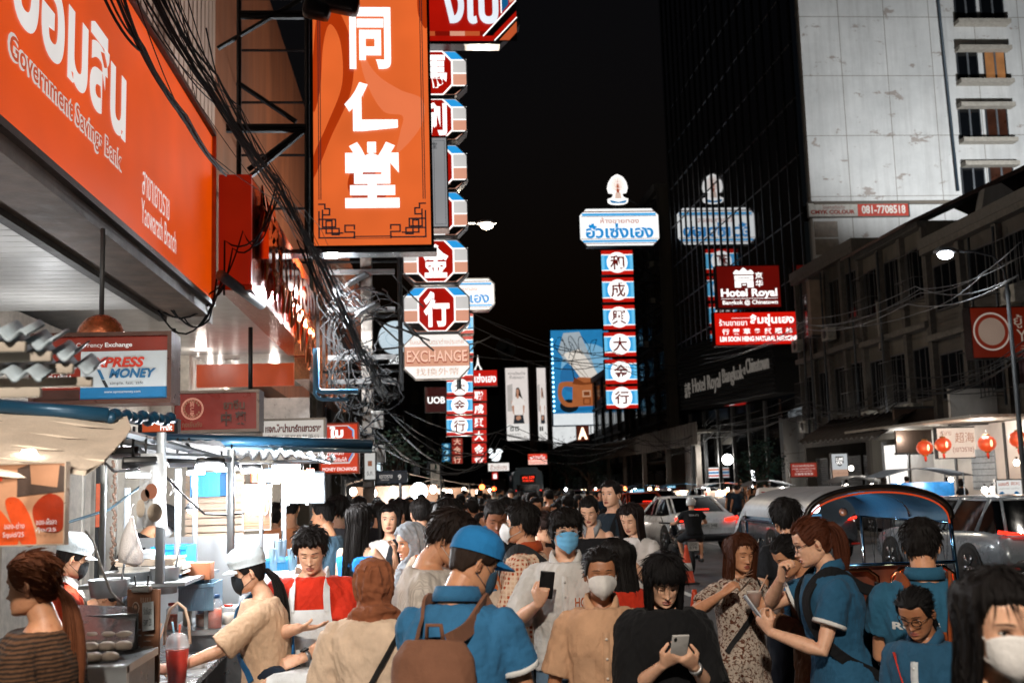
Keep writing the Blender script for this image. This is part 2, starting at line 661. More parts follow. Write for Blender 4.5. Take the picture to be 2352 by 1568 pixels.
def person(px, py, Y, face, label, skin_c='#c48a66', top='#404040', H=None, bw=1.0, fem=False, lean=0, yaw=0, pitch=0, roll=0,
  hands=None, sleeve=.55, hem=.84, pants='#20242c', skirt=None, hair='short', hair_c='#15110f', eyes='open', pat=None,
  col2='#ffffff', pscale=1.0, col3=None, collar=None, mask=None, hat=None, glasses=None, loose=.018, legs=None, arms_pole=None,
  group=None, vox=None, lod=0, legskin=False, neck=None, hairlen=.35, tw=0, name='person', fold=1.0, zt=None):
 """one person whose head top stands at the given spot of the photograph, Y metres up the street.
 face: heading in degrees, 0 = away from the viewer, 180 = towards, 90 = to the left, -90 = to the right"""
 NP[0] += 1
 seed = NP[0]
 loc = P(px, py, Y)
 hipz = .95
 if legs == 'sit':
  hipz = .95
 Mu = Matrix.Translation((0, 0, hipz)) @ Matrix.Rotation(-R(lean), 4, 'X') @ Matrix.Rotation(R(tw), 4, 'Z') @ Matrix.Translation((0, 0, -hipz))
 nk = Vector((0, .005, 1.475))
 Mh = Mu @ Matrix.Translation(nk) @ Matrix.Rotation(R(lean * .45), 4, 'X') @ Matrix.Rotation(R(yaw), 4, 'Z') @ Matrix.Rotation(-R(pitch), 4, 'X') @ Matrix.Rotation(R(roll), 4, 'Y') @ Matrix.Translation((0, .022, .112)) @ Matrix.Scale(.935, 4)
 topz = max((Mh @ Vector((0, y, .122 - abs(y + .01) * .5))).z for y in (-.08, -.04, 0, .04))
 headxy = (Mh @ Vector((0, 0, .1)))
 base = 0
 s = (loc.z) / (topz + base) if H is None else H / 1.715
 root = T(name, label, 'person', rz=R(face), group=group)
 root.scale = (s, s, s)
 off = Matrix.Rotation(R(face), 3, 'Z') @ Vector((headxy.x, headxy.y, 0)) * s
 zb = loc.z - topz * s if H is not None else base * s
 root.location = (loc.x - off.x, loc.y - off.y, zb if zt is None else zt)
 B_face = face
 if not (.84 < s < 1.13) and lod < 2:
  print('scale?', label[:50], round(s, 3), 'z', round(loc.z, 2))
 vx = vox or min(.03, max(.0052, Y * .00105))
 B = Body()
 B.root, B.Mu, B.Mh, B.s, B.vx = root, Mu, Mh, s, vx
 sk = skin(skin_c)
 sh = .166 * bw * (.9 if fem else 1)
 rings = ([(.84, .165, .118), (.93, .172, .125), (1.0, .150, .108), (1.08, .126, .095), (1.17, .134, .104), (1.27, .150, .112), (1.34, .155, .102), (1.385, .140, .084), (1.425, .095, .068), (1.455, .058, .056)] if fem else
   [(.84, .158, .112), (.93, .166, .12), (1.03, .152, .11), (1.12, .152, .112), (1.24, .170, .120), (1.33, .176, .113), (1.38, .158, .094), (1.425, .104, .076), (1.455, .068, .062)])
 rings = [(z, a * bw, b * bw) for z, a, b in rings]
 zz = np.linspace(.84, 1.455, 22)
 ra = np.interp(zz, [r[0] for r in rings], [r[1] for r in rings])
 rb = np.interp(zz, [r[0] for r in rings], [r[2] for r in rings])
 def torso(mb, t, z0, mat, zmax=1.46, flare=0):
  zs = [z for z in zz if z0 < z <= zmax]
  pts, rad = [], []
  if z0 < zz[0]:
   for z in np.linspace(z0, zz[0] - .01, 6):
    q = (zz[0] - z)
    pts.append(Vector((0, 0, z))); rad.append((ra[0] + t + flare * q, rb[0] + t + flare * q))
  for z in zs:
   i = int(np.argmin(np.abs(zz - z)))
   pts.append(Mu @ Vector((0, .006 * math.sin((z - .9) * 5), z))); rad.append((ra[i] + t, rb[i] + t))
  mb.loft(pts, rad, mat, 24, ref=(1, 0, 0))
  if fem:
   for sx in (-1, 1):
    mb.ell((0, 0, 0), (.062 + t, .045 + t * .5, .058 + t), mat, 12, 8, M=Mu @ Matrix.Translation((sx * .062 * bw, .07, 1.245)))
 # arms
 hands = hands or {}
 arms = {}
 for nm, sx in (('R', 1), ('L', -1)):
  hp = hands.get(nm, {})
  if isinstance(hp, tuple):
   hp = {'p': hp}
  S = Mu @ Vector((sx * sh, 0, 1.362))
  tgt = hp.get('p', (sx * .25 * max(1, bw), .06, .83))
  E, Wr = ik(S, tgt, .285, .25, hp.get('pole', (sx * .35, -.55, -.5)))
  d = Vector(hp['d']) if 'd' in hp else (Wr - E).normalized() + Vector((0, 0, -.05))
  n = Vector(hp.get('n', (-sx, .25, 0)))
  arms[nm] = (S, E, Wr, d, n, hp)
 B.arms = arms
 aw = (.86 if fem else 1.0) * (.6 + .4 * bw)
 bm_ = MB()
 torso(bm_, -.024, .84, sk)
 bm_.loft([Mu @ Vector((0, -.012, 1.40)), Mu @ Vector((0, -.006, 1.46)), Mh @ Vector((0, -.018, -.085)), Mh @ Vector((0, -.012, -.03))],
   [.072 * (.5 + .5 * bw), .056 * (.88 if fem else 1), .052 * (.9 if fem else 1.05), .05], sk, 16)
 for nm, sx in (('R', 1), ('L', -1)):
  S, E, Wr, d, n, hp = arms[nm]
  bm_.ell(S, (.040 * aw,) * 3, sk, 10, 8)
  bm_.loft([S, S.lerp(E, .35), S.lerp(E, .75), E, E.lerp(Wr, .2), E.lerp(Wr, .45), E.lerp(Wr, .8), Wr],
    [r * aw for r in (.040, .043, .040, .037, .040, .038, .029, .0255)], sk, 12)
  th = hp.get('thumb', .5)
  hand(bm_, Wr, d, n, sx if hp.get('flip') is None else -sx, hp.get('curl', .35), sk, .93 if fem else 1.0, th)
 # legs
 LG = []
 for sx in (-1, 1):
  hp = Vector((sx * .088 * bw, 0, .90))
  if legs == 'sit':
   kn = Vector((sx * .17, .40, .92)); an = Vector((sx * .17, .36, .50))
  elif legs == 'ride':
   kn = Vector((sx * .24, .36, .80)); an = Vector((sx * .2, .2, .38))
  elif legs == 'walk':
   kn = Vector((sx * .09, .10 - .1 * sx, .49)); an = Vector((sx * .09, -.22 * sx - .04, .09 + (.03 if sx > 0 else 0)))
  else:
   kn = Vector((sx * .10 * bw, .025, .49)); an = Vector((sx * .115 * bw, -.01, .085))
  LG.append((hp, kn, an, sx))
 for hp, kn, an, sx in LG:
  bm_.loft([hp + Vector((0, 0, .02)), hp.lerp(kn, .4), kn, kn.lerp(an, .3), kn.lerp(an, .75), an, an + Vector((0, .02, -.03))],
    [r * (.5 + .5 * bw) for r in (.078, .07, .05, .05, .036, .033, .03)], sk, 12)
  bm_.loft([an + Vector((0, -.05, -.045)), an + Vector((0, .02, -.04)), an + Vector((0, .11, -.055)), an + Vector((0, .17, -.065))],
    [(.03, .032), (.036, .04), (.02, .042), (.012, .03)], sk, 10, ref=(0, 0, 1))
 v, q, e = remesh(bm_, max(vx, .0052))
 v = lap(v, e, 2, .5)
 body = MB()
 body.add(v.tolist(), q.tolist() if hasattr(q, 'tolist') else q, sk, True)
 # head
 nz, na = (56, 84) if lod == 0 else (30, 44)
 A, Z, G = head_grid(nz, na)
 Gt = tf(Mh, G)
 lipm = skin('#8e4a3c') if skin_c != '#5a3a2a' else sk
 np_grid(body, Gt, sk)
 body.add([Mh @ Vector((0, .03, -.113))] + [tuple(p) for p in Gt[0]], [(0, i + 2 if i + 1 < na else 1, i + 1) for i in range(na)], sk, True)
 body.add([Mh @ Vector((0, 0, .1131))] + [tuple(p) for p in Gt[-1]], [(0, i + 1, i + 2 if i + 1 < na else 1) for i in range(na)], sk, True)
 for sx in (-1, 1):
  Me = Mh @ Matrix.Translation((sx * .0745, -.008, -.014)) @ Matrix.Rotation(R(sx * 24), 4, 'Z') @ Matrix.Rotation(R(-10), 4, 'X')
  body.ell((0, -.004, 0), (.008, .017, .031), sk, 12, 10, Me)
  body.ell((sx * .004, .001, -.002), (.006, .009, .018), skin('#8a5740'), 8, 8, Me)
  body.loft([Me @ Vector((sx * .005, .012 * math.cos(t) - .005, .026 * math.sin(t))) for t in np.linspace(-1.0, 3.6, 12)], [.0035] * 12, sk, 6)
 if lod == 0:
  dk, ew = hairm('#0b0908'), paint('#c9c4bd', .2, 0, .05, 40, 0)
  ff = lambda x, z, o: Mh @ Vector((x, float(np.interp(z, _tz, _TF)) + o, z))
  def fy(x, z):
   w = float(np.interp(z, _tz, _TW))
   a = math.asin(max(-1, min(1, math.copysign((abs(x) / w) ** (1 / .92), x))))
   return float(head_pt(a, z)[1])
  for sx in (-1, 1):
   cx = sx * .0315
   if eyes == 'open':
    body.ell((cx, fy(cx, 0) - .0035, -.0005), (.0140, .0075, .0058), ew, 14, 8, Mh)
    body.ell((cx + .001 * sx, fy(cx, 0) + .0012, -.0002), (.0052, .0042, .0054), dk, 12, 8, Mh)
   else:
    body.ell((cx, fy(cx, 0) - .0022, -.001), (.0150, .0068, .0085), sk, 14, 8, Mh)
   zl = .0058 if eyes == 'open' else -.0062
   pts = []
   for t in np.linspace(-1, 1, 7):
    x = cx + .0155 * t
    zl2 = (zl * (1 - t * t) - .0005) if eyes == 'open' else (-.0065 + .0035 * t * t)
    pts.append(Mh @ Vector((x, fy(x, zl2) + (.0022 if eyes == 'open' else .0035) * (1 - .5 * t * t), zl2)))
   body.loft(pts, [.0007, .0014, .0018, .002, .0018, .0014, .0007], dk, 6)
   pts = []
   for t in np.linspace(-1, 1, 7):
    x = cx + sx * .002 + .0205 * t * sx
    z = .0205 + .004 * (1 - t * t) - .0015 * t
    pts.append(Mh @ Vector((x, fy(x, z) + .0004, z)))
   body.loft(pts, [(.001, .0008), (.0021, .0011), (.0025, .0013), (.0024, .0013), (.002, .0011), (.0014, .0009), (.0006, .0006)], hairm(hair_c), 6, ref=(0, 0, 1))
  # lips
  if not mask:
   for z0, z1, zc in ((-.0595, -.0715, -.0655), (-.0718, -.0842, -.0775)):
    g = []
    for u in np.linspace(-1, 1, 13):
     row = []
     x = .0235 * u
     for w_ in np.linspace(0, 1, 5):
      z = z0 + (z1 - z0) * w_
      z = -.0716 + (z + .0716) * (1 - .85 * u * u)
      row.append(Mh @ Vector((x, fy(x, z) + .0011 * math.sin(math.pi * w_) * (1 - u * u) + .0003, z)))
     g.append(row)
    body.grid(g, lipm)
   for sx in (-1, 1):
    body.ell((sx * .0065, fy(sx * .0065, -.0485) + .0006, -.0490), (.0036, .003, .0018), skin('#4a2a20'), 8, 6, Mh)
 bo = body.obj('body', root)
 B.body = bo
 # ---------- clothes
 def solid(name, mb, mat, v_=None, it=6, amp=.0085, fs=24, shrinkmask=None):
  v, q, e = remesh(mb, v_ or max(vx * 1.15, .0065))
  v = lap(v, e, it, .5)
  if amp:
   n = vnorm(v, q)
   k = v * np.array([1, 1, .55])
   kd = np.stack([v[:, 0] + .5 * v[:, 2], v[:, 1], .35 * v[:, 2] - .2 * v[:, 0]], 1)
   d = wob(k, fs, seed) * .45 + wob(k, fs * 2.6, seed + 50) * .22 - np.abs(wob(v * np.array([1, 1, .3]), fs * 1.5, seed + 9)) * .6 - np.abs(wob(kd, fs * 2.2, seed + 17)) ** .7 * .55
   v = v + n * ((d + .55) * amp * fold)[:, None]
  return fast_obj(name, v, q, mat, root), v, q
 if pants:
  pm = cloth(pants)
  mb = MB()
  mb.loft([Vector((0, 0, .82)), Vector((0, 0, .9)), Vector((0, 0, .99))], [(.165 * bw, .115 * bw), (.175 * bw, .13 * bw), (.168 * bw, .122 * bw)], pm, 20, ref=(1, 0, 0))
  cut = {'short': .95, True: .95}.get(legskin, 2)
  for hp, kn, an, sx in LG:
   if legskin:
    k2 = hp.lerp(kn, .92)
    mb.loft([hp + Vector((0, 0, .03)), hp.lerp(kn, .5), k2], [.098 * bw, .095 * bw, .085 * bw], pm, 14)
   else:
    mb.loft([hp + Vector((0, 0, .03)), hp.lerp(kn, .4), kn, kn.lerp(an, .5), an + Vector((0, 0, -.01))], [.094 * bw, .088 * bw, .072, .064, .060], pm, 14)
  solid('trousers', mb, pm, max(vx * 1.3, .011), 3, .005, 12)
 shm = paint(random.choice(['#1a1a1c', '#b8b4ac', '#3a2a20']), .6)
 for hp, kn, an, sx in LG:
  mb = MB()
  mb.loft([an + Vector((0, -.065, -.05)), an + Vector((0, -.04, -.035)), an + Vector((0, .04, -.028)), an + Vector((0, .12, -.048)), an + Vector((0, .19, -.06))],
    [(.022, .028), (.044, .042), (.046, .046), (.03, .05), (.012, .03)], shm, 12, ref=(0, 0, 1))
  mb.obj('shoe', root)
 if top:
  tm = cloth(top, pat, col2, pscale, col3=col3)
  mb = MB()
  torso(mb, loose, hem if not skirt else skirt, tm, 1.445 if sleeve > 0 else 1.34, .22 if skirt else 0.05)
  for nm, sx in (('R', 1), ('L', -1)):
   S, E, Wr, d, n, hp = arms[nm]
   sleeve > 0 and mb.ell(S + Vector((-sx * .006, 0, -.004)), (.053 * aw + loose * .4,) * 3, tm, 12, 8)
   lo = loose * .55
   if sleeve <= 0:
    continue
   if sleeve <= 1:
    e2 = S.lerp(E, sleeve)
    mb.loft([S, S.lerp(e2, .5), e2], [.053 * aw + lo, .056 * aw + lo * 1.2, .057 * aw + lo * 1.6], tm, 14)
   else:
    w2 = E.lerp(Wr, min(1, sleeve - 1))
    mb.loft([S, S.lerp(E, .5), E, E.lerp(w2, .5), w2], [.054 * aw + lo, .055 * aw + lo, .053 * aw + lo, .048 * aw + lo, .04 * aw + lo * .5], tm, 14)
  nm_ = 'dress' if skirt else 'shirt'
  o, v, q = solid(nm_, mb, tm)
  B.shirt, B.sv, B.sq = o, v, q
  if sleeve == .56:      # contrast cuffs
   wm = cloth('#dcdad6')
   for nm, sx in (('R', 1), ('L', -1)):
    S, E, Wr, d, n, hp = arms[nm]
    e1, e2 = S.lerp(E, sleeve - .035), S.lerp(E, sleeve + .03)
    mb = MB(); r = .063 * aw + loose * .85
    mb.loft([e1, e1.lerp(e2, .2), e1.lerp(e2, .9), e2], [r - .003, r, r, r - .004], wm, 18)
    mb.obj('cuff', root)
 if collar:
  cm = cloth(collar)
  mb = MB()
  g = []
  rn = .066 if fem else .072
  for t in np.linspace(R(24), R(336), 30):
   x, y = math.sin(t), math.cos(t)
   op = sm(np.array(abs(t - math.pi)), 1.9, 2.75)
   zf = -.03 * max(0, y) - .035 * op
   row = []
   for rr_, z in ((rn - .004, 1.448), (rn, 1.488), (rn + .006, 1.490), (rn + .017, 1.462 - .012 * op), (rn + .02 + .012 * op, 1.437 - .03 * op), (rn + .016, 1.436 - .03 * op), (rn + .004, 1.458)):
    row.append(Mu @ Vector((rr_ * x, rr_ * y * .98 - .004, z + zf)))
   g.append(row)
  mb.grid(g, cm, closed_u=True)
  mb.obj('collar', root)
 # ---------- hair and headwear
 hm = hairm(hair_c)
 def hair_cap(th, front, side, back, mat, rough=.004, fr=38, nm='hair', fringe=0):
  nz2, na2 = (44, 90) if lod == 0 else (24, 40)
  z = np.linspace(-.113, .1125, nz2)
  a = np.linspace(-np.pi, np.pi, na2, endpoint=False)
  A, Zz = np.meshgrid(a, z)
  p = head_pt(A, Zz, False)
  c = np.cos(A)
  line = np.where(c > 0, side + (front - side) * sm(c, .25, .72), side + (back - side) * sm(-c, 0, .75))
  line = line + .006 * np.sin(A * 17 + seed) * (fringe > 0) + .003 * np.sin(A * 7)
  m = sm(Zz, line - .007, line + .008)
  n = out_dir(p)
  tk = th * (.6 + .5 * sm(Zz, -.05, .09))
  st = wob(np.stack([np.sin(A) * .1, np.cos(A) * .1, Zz * .22], -1), fr * 2.2, seed)
  off = -.014 * (1 - m) + m * (tk + rough * st)
  if fringe:
   off = off + m * fringe * sm(c, .5, .8) * sm(Zz, .085, .03)
  G = tf(Mh, p + n * off[..., None])
  mb = MB()
  np_grid(mb, G, mat)
  mb.add([Mh @ Vector((0, -.005, .113 + th * 1.05))] + [tuple(x) for x in G[-1]], [(0, i + 1, i + 2 if i + 1 < na2 else 1) for i in range(na2)], mat, True)
  if lod == 0 and hat is None:
   PL = p + n * off[..., None]
   ii, jj = np.nonzero(m > .55)
   crown = np.array([.012, -.035, .13])
   tie = np.array([0, -.11, .05 if hair in ('tail', 'bun') else -.03])
   gath = hair in ('low', 'tail', 'bun')
   Ln = {'crop': .016, 'short': .034, 'quiff': .045, 'bowl': .05, 'bob': .06}.get(hair, .05)
   for k in range(420 if hair != 'crop' else 500):
    q = int(RNG.integers(0, len(ii))); i, j = ii[q], jj[q]
    p0, n0 = PL[i, j], n[i, j]
    t_ = (tie - p0) if gath else (p0 - crown)
    if hair == 'quiff' and p0[1] > .0 and p0[2] > .05:
     t_ = np.array([RNG.normal() * .5, .5, .9])
    t_ = t_ + RNG.normal(size=3) * (.014 if gath else .028)
    t_ = t_ - n0 * t_.dot(n0); t_ /= np.linalg.norm(t_) + 1e-9
    L_ = Ln * RNG.uniform(.6, 1.3); lift = (.03 if gath else RNG.uniform(.05, .24)) * (1.4 if hair == 'quiff' else 1)
    if hair in ('bob', 'long', 'longback', 'bowl'):
     lift *= .35
    if p0[1] > .045 and p0[2] < .07:
     L_ *= .45; lift *= .4
    q_ = [p0 + n0 * (.001 + lift * L_ * math.sin(u * 2.2) * .5) + t_ * L_ * u for u in (0, .33, .66, 1)]
    lock(mb, [Mh @ Vector(x) for x in q_], .0045 if hair != 'crop' else .003)
  return mb
 def lock(mb, pts, w):
  "thin tapering lock of hair"
  n_ = len(pts); vs = []
  sd = (Vector(pts[-1]) - Vector(pts[0])).cross(Vector((RNG.normal(), RNG.normal(), .3 * RNG.normal())))
  sd = sd.normalized() if sd.length > 1e-6 else Vector((1, 0, 0))
  for i, p in enumerate(pts):
   k = w * (1 - (i / (n_ - 1)) ** 2) * .5 + .0002
   vs += [Vector(p) - sd * k, Vector(p) + sd * k]
  mb.add(vs, [(2 * i, 2 * i + 1, 2 * i + 3, 2 * i + 2) for i in range(n_ - 1)], hm, True)
 def curtain(mb, L, a0, a1, mat, thick=.03, spread=1.0, flow=None):
  "hair hanging from the crown around the back of the head"
  Mc = Matrix.Translation(Mh @ Vector((0, 0, 0))) @ Matrix.Rotation(R(yaw + tw), 4, 'Z') @ Matrix.Rotation(-R(min(lean * .6 + pitch * .25, 25)), 4, 'X')
  zs = np.concatenate([np.linspace(.085, -.05, 8), np.linspace(-.08, -L, 14)])
  av = np.linspace(R(a0), R(a1), 40)
  out, inn = [], []
  for z in zs:
   hz_ = np.clip(z, -.02, .1)
   p = head_pt(av, np.full_like(av, hz_), False)
   k = np.clip((-.02 - z) / .25, 0, 1)
   n = out_dir(np.stack([p[:, 0], p[:, 1], 0 * av], -1))
   st = wob(np.stack([np.sin(av) * .16, np.cos(av) * .16, np.full_like(av, z * .04)], -1), 60, seed + 3)
   t_ = thick * (.7 + .2 * math.sin(z * 9)) * (1 - .45 * max(0, (-z - L * .7) / L)) + .005 * st
   q_ = p.copy(); q_[:, 2] = z
   q_[:, :2] *= (1 + .12 * k * spread)
   q_[:, 1] -= .035 * k
   out.append(q_ + n * t_[:, None]); inn.append(q_ - n * .012)
  o_, i_ = np.array(out), np.array(inn)
  ring = np.concatenate([o_, i_[:, ::-1]], 1)
  G = tf(Mc, ring)
  np_grid(mb, G, mat)
  n = G.shape[1]
  for rw in (0, -1):
   mb.add([tuple(x) for x in G[rw]], [tuple((j, j + 1, n - 2 - j, n - 1 - j)) for j in range(n // 2 - 1)], mat, True)
  if lod == 0:
   O_ = tf(Mc, o_); No = O_ - tf(Mc, i_)
   for k in range(150):
    j = int(RNG.integers(0, 40)); i0 = int(RNG.integers(0, 14)); dj = RNG.normal() * .18
    q_ = []
    for i in range(i0, 22):
     jj = int(np.clip(j + dj * (i - i0), 0, 39))
     q_.append(Vector(O_[i, jj] + No[i, jj] * (.06 + .05 * RNG.random())))
    ex = (q_[-1] - q_[-2]) * RNG.uniform(.2, 2.2)
    q_.append(q_[-1] + ex)
    lock(mb, q_, .006)
 if hair and hat not in ('hijab',):
  if hair == 'short':
   mb = hair_cap(.021, .056, -.012, -.062, hm, .006, 44)
  elif hair == 'crop':
   mb = hair_cap(.013, .062, -.005, -.055, hm, .003, 60)
  elif hair == 'quiff':
   mb = hair_cap(.026, .06, -.01, -.055, hm, .012, 40, fringe=.012)
  elif hair == 'bowl':
   mb = hair_cap(.028, .030, -.03, -.07, hm, .006, 42, fringe=.006)
  elif hair == 'bob':
   mb = hair_cap(.026, .034, -.045, -.1, hm, .005, 46, fringe=.004)
   curtain(mb, .13, 62, 298, hm, .026, .3)
  elif hair == 'long':
   mb = hair_cap(.017, .066, -.02, -.1, hm, .004, 50)
   curtain(mb, hairlen, 66, 294, hm)
  elif hair == 'longback':
   mb = hair_cap(.017, .066, -.02, -.1, hm, .004, 50)
   curtain(mb, hairlen, 92, 268, hm)
  else:                    # gathered: tail, bun or low tail
   mb = hair_cap(.012, .064, -.012, -.075, hm, .003, 56)
   pm_ = MB()
   if hair == 'bun':
    pm_.ell((0, -.10, .065), (.045, .042, .042), hm, 16, 10, Mh)
   else:
    hz0 = .055 if hair == 'tail' else -.03
    st = Mh @ Vector((0, -.098, hz0))
    bk = (Mh.to_3x3() @ Vector((0, -1, .1))).normalized()
    pts, rr = [st - bk * .02, st], [.02, .016]
    p = st.copy(); dv = bk.copy()
    dv = (bk + Vector((0, 0, -.9 if hair == 'low' else -.15))).normalized()
    for i in range(9):
     dv = (dv + Vector((0, 0, -1.1)) * (.9 if i else .3)).normalized()
     p = p + dv * hairlen / 9
     pts.append(p.copy()); rr.append((.022 * math.sin(.5 + 2.4 * i / 9) + .006, .036 * math.sin(.5 + 2.4 * i / 9) + .006))
    pm_.loft(pts, rr, hm, 16, ref=(1, 0, .01))
    for k in range(70 if lod == 0 else 0):
     a, i0 = RNG.uniform(0, 6.28), RNG.integers(0, 4)
     q_ = [pts[i] + Vector((math.cos(a) * rr[i][1] if not isinstance(rr[i], float) else .014 * math.cos(a), math.sin(a) * (rr[i][0] if not isinstance(rr[i], float) else .012), 0)) * (1.03 + .05 * RNG.random()) for i in range(i0, min(11, i0 + 8))]
     lock(pm_, q_, .0035)
   pm_.obj('hair_bun' if hair == 'bun' else 'ponytail', root)
  mb.obj('hair', root)
 if hat == 'hijab':
  cm = cloth(hair_c)
  nz2, na2 = 44, 72
  z = np.linspace(-.113, .1125, nz2); a = np.linspace(-np.pi, np.pi, na2, endpoint=False)
  A, Zz = np.meshgrid(a, z)
  p = head_pt(A, Zz, False)
  c = np.cos(A)
  x_ = p[..., 0] / .060; z_ = (Zz + .02) / .078
  inside = sm(1.12 - np.sqrt(x_ ** 2 + z_ ** 2), 0, .18) * (c > .1)
  n = out_dir(p)
  off = .026 * (1 - inside) - .02 * inside
  p2 = p + n * off[..., None]
  p2[..., 1] -= .015 * sm(-c, 0, .8) * sm(Zz, .06, -.06)
  G = tf(Mh, p2)
  mb = MB(); np_grid(mb, G, cm)
  mb.add([Mh @ Vector((0, -.005, .138))] + [tuple(x) for x in G[-1]], [(0, i + 1, i + 2 if i + 1 < na2 else 1) for i in range(na2)], cm, True)
  mb.add([Mh @ Vector((0, .02, -.10))] + [tuple(x) for x in G[0]], [(0, i + 2 if i + 1 < na2 else 1, i + 1) for i in range(na2)], cm, True)
  c0 = Mh @ Vector((0, -.02, -.05)); c1 = Mh @ Vector((0, -.012, -.105))
  mb.loft([c0, c1, Mu @ Vector((0, -.005, 1.445)), Mu @ Vector((0, 0, 1.41)), Mu @ Vector((0, .0, 1.36))],
    [(.075, .08), (.082, .088), (.105, .1), (.15, .125), (.185 * bw, .145)], cm, 28, ref=(1, 0, 0))
  for i, (z0, rx, ry) in enumerate(((1.455, .098, .1), (1.435, .115, .108))):
   pts = [Mu @ Vector((rx * math.sin(t), ry * math.cos(t) + .005, z0 - .03 * math.cos(t) + .008 * math.sin(3 * t + i))) for t in np.linspace(0, 2 * math.pi, 25)]
   mb.loft(pts, .021, cm, 8)
  for k, a_ in enumerate(np.linspace(1.7, 4.6, 8)):
   pts = [Mh @ Vector(tuple(head_pt(a_ + .12 * math.sin(k * 2 + z_ * 20), z_, False) + out_dir(head_pt(a_, z_, False)) * (.027 + .004 * (k % 2)))) for z_ in np.linspace(.085, -.10, 9)]
   mb.loft(pts, [.006, .010, .012, .013, .013, .014, .014, .015, .012], cm, 8)
  if hairlen > .4:
   mb.loft([Mu @ Vector((-.05, .12, 1.43)), Mu @ Vector((-.06, .15, 1.32)), Mu @ Vector((-.06, .15, 1.15)), Mu @ Vector((-.05, .14, .98))], [(.07, .03), (.085, .03), (.08, .022), (.085, .016)], cm, 16, ref=(1, 0, 0))
  v, q, e = remesh(mb, max(vx * 1.1, .006))
  v = lap(v, e, 5, .5)
  n = vnorm(v, q)
  v = v + n * ((-np.abs(wob(v * np.array([1, 1, .3]), 46, seed)) * .012 - np.abs(wob(v * np.array([.4, .4, 1]), 50, seed + 2)) * .008 + wob(v, 40, seed + 4) * .004))[:, None]
  fast_obj('hijab', v, q, cm, root)
 elif hat in ('cap', 'vendor', 'bucket', 'helmet'):
  cm = cloth(neck or '#1b6fb8')
  if hat == 'helmet':
   cm = paint(neck or '#c8c8c4', .2, 0, .08, 4, 0, .5)
  mb = MB()
  z = np.linspace(.028 if hat != 'helmet' else -.04, .1125, 22); a = np.linspace(-np.pi, np.pi, 60, endpoint=False)
  A, Zz = np.meshgrid(a, z)
  p = head_pt(A, Zz, False); n = out_dir(p)
  k = sm(Zz, z[0], .1)
  off = {'cap': .018 + .014 * k, 'vendor': .016 + .036 * k + .006 * wob(p, 40, seed) * k, 'bucket': .02 + .012 * k, 'helmet': .035 + 0 * k}[hat]
  p2 = p + n * np.asarray(off)[..., None]
  if hat != 'helmet':
   p2[..., 2] += -.018 * np.cos(A + np.pi) * (1 - k) * .6
  G = tf(Mh, p2)
  np_grid(mb, G, cm)
  mb.add([Mh @ Vector((0, -.006, .1125 + float(np.max(off)) * 1.05))] + [tuple(x) for x in G[-1]], [(0, i + 1, i + 2 if i + 1 < 60 else 1) for i in range(60)], cm, True)
  if hat == 'cap':
   mb.ell((0, -.006, .1125 + .034), (.008, .008, .005), cm, 8, 6, Mh)
  mb.obj('helmet' if hat == 'helmet' else 'cap', root)
  br = MB()
  if hat in ('cap', 'vendor'):
   Lb = .072 if hat == 'cap' else .05
   for dz in (0,):
    g = []
    for t in np.linspace(-1, 1, 17):
     a_ = t * R(62)
     p0 = head_pt(a_, .036, False)
     row = []
     for s_ in np.linspace(0, 1, 7):
      ln = Lb * (1 - t * t) ** .5
      row.append((p0[0] * (1.14 - .06 * s_), p0[1] + .016 + ln * s_, .047 - .012 * s_ - .018 * t * t))
     row += [(x, y, z_ - .004) for x, y, z_ in row[::-1]]
     g.append([Mh @ Vector(r_) for r_ in row])
    br.grid(g, cm, closed_u=True)
   br.obj('cap_brim', root)
  elif hat == 'bucket':
   g = [[Mh @ Vector(((float(head_pt(a_, .03, False)[0]) * (1.16 + .35 * s_)), float(head_pt(a_, .03, False)[1]) * (1.16 + .3 * s_), .04 - .055 * s_ - (.004 if k_ else 0))) for k_, s_ in ((0, 0), (0, .5), (0, 1), (1, 1), (1, .5), (1, 0))] for a_ in np.linspace(-np.pi, np.pi, 41)]
   br.grid(g, cm, closed_u=True)
   br.obj('hat_brim', root)
 if mask:
  col, kind = mask
  mm = cloth(col, None, rough=.9, sheen=.05)
  mb = MB()
  us = np.linspace(-1, 1, 29); ws = np.linspace(0, 1, 15)
  g = []
  wide = R(60)
  for u in us:
   e_ = u * u
   zt, zb = .004 - .026 * e_, -.121 + .046 * e_
   row, rin = [], []
   for w_ in ws:
    z_ = zt + (zb - zt) * w_
    zc_ = max(z_, -.108)
    sur = head_pt(u * wide, zc_, False)
    bul = math.sin(math.pi * min(1, max(0, w_ * .92 + .06)))
    if kind == 'kn95':
     o_ = .010 + .030 * max(0, 1 - abs(u) * 1.5) * bul + .010 * bul
    elif kind == 'pleat':
     o_ = .009 + .016 * bul * (1 - e_) + .0022 * math.sin(w_ * 22) * (1 - e_)
    else:
     o_ = .008 + .021 * bul * (1 - abs(u) ** 1.6)
    o_ += .012 * math.exp(-(u / .22) ** 2) * (1 - w_) * 1.0
    dr = np.array([sur[0] * .8, max(sur[1], .01) + .02, 0]); dr /= np.linalg.norm(dr)
    q_ = np.array([sur[0], sur[1], z_]) + dr * o_
    row.append(q_); rin.append(q_ - dr * .004)
   g.append([Mh @ Vector(x) for x in row] + [Mh @ Vector(x) for x in rin[::-1]])
  mb.grid(g, mm, closed_u=True)
  for sx in (-1, 1):
   i_ = 0 if sx < 0 else 28
   ear = [Mh @ Vector((sx * .0765, -.005, .012)), Mh @ Vector((sx * .079, -.028, -.01)), Mh @ Vector((sx * .0755, -.015, -.042))]
   mb.loft([g[i_][0], ear[0], ear[1]], .0014, mm, 5)
   mb.loft([g[i_][14], ear[2], ear[1]], .0014, mm, 5)
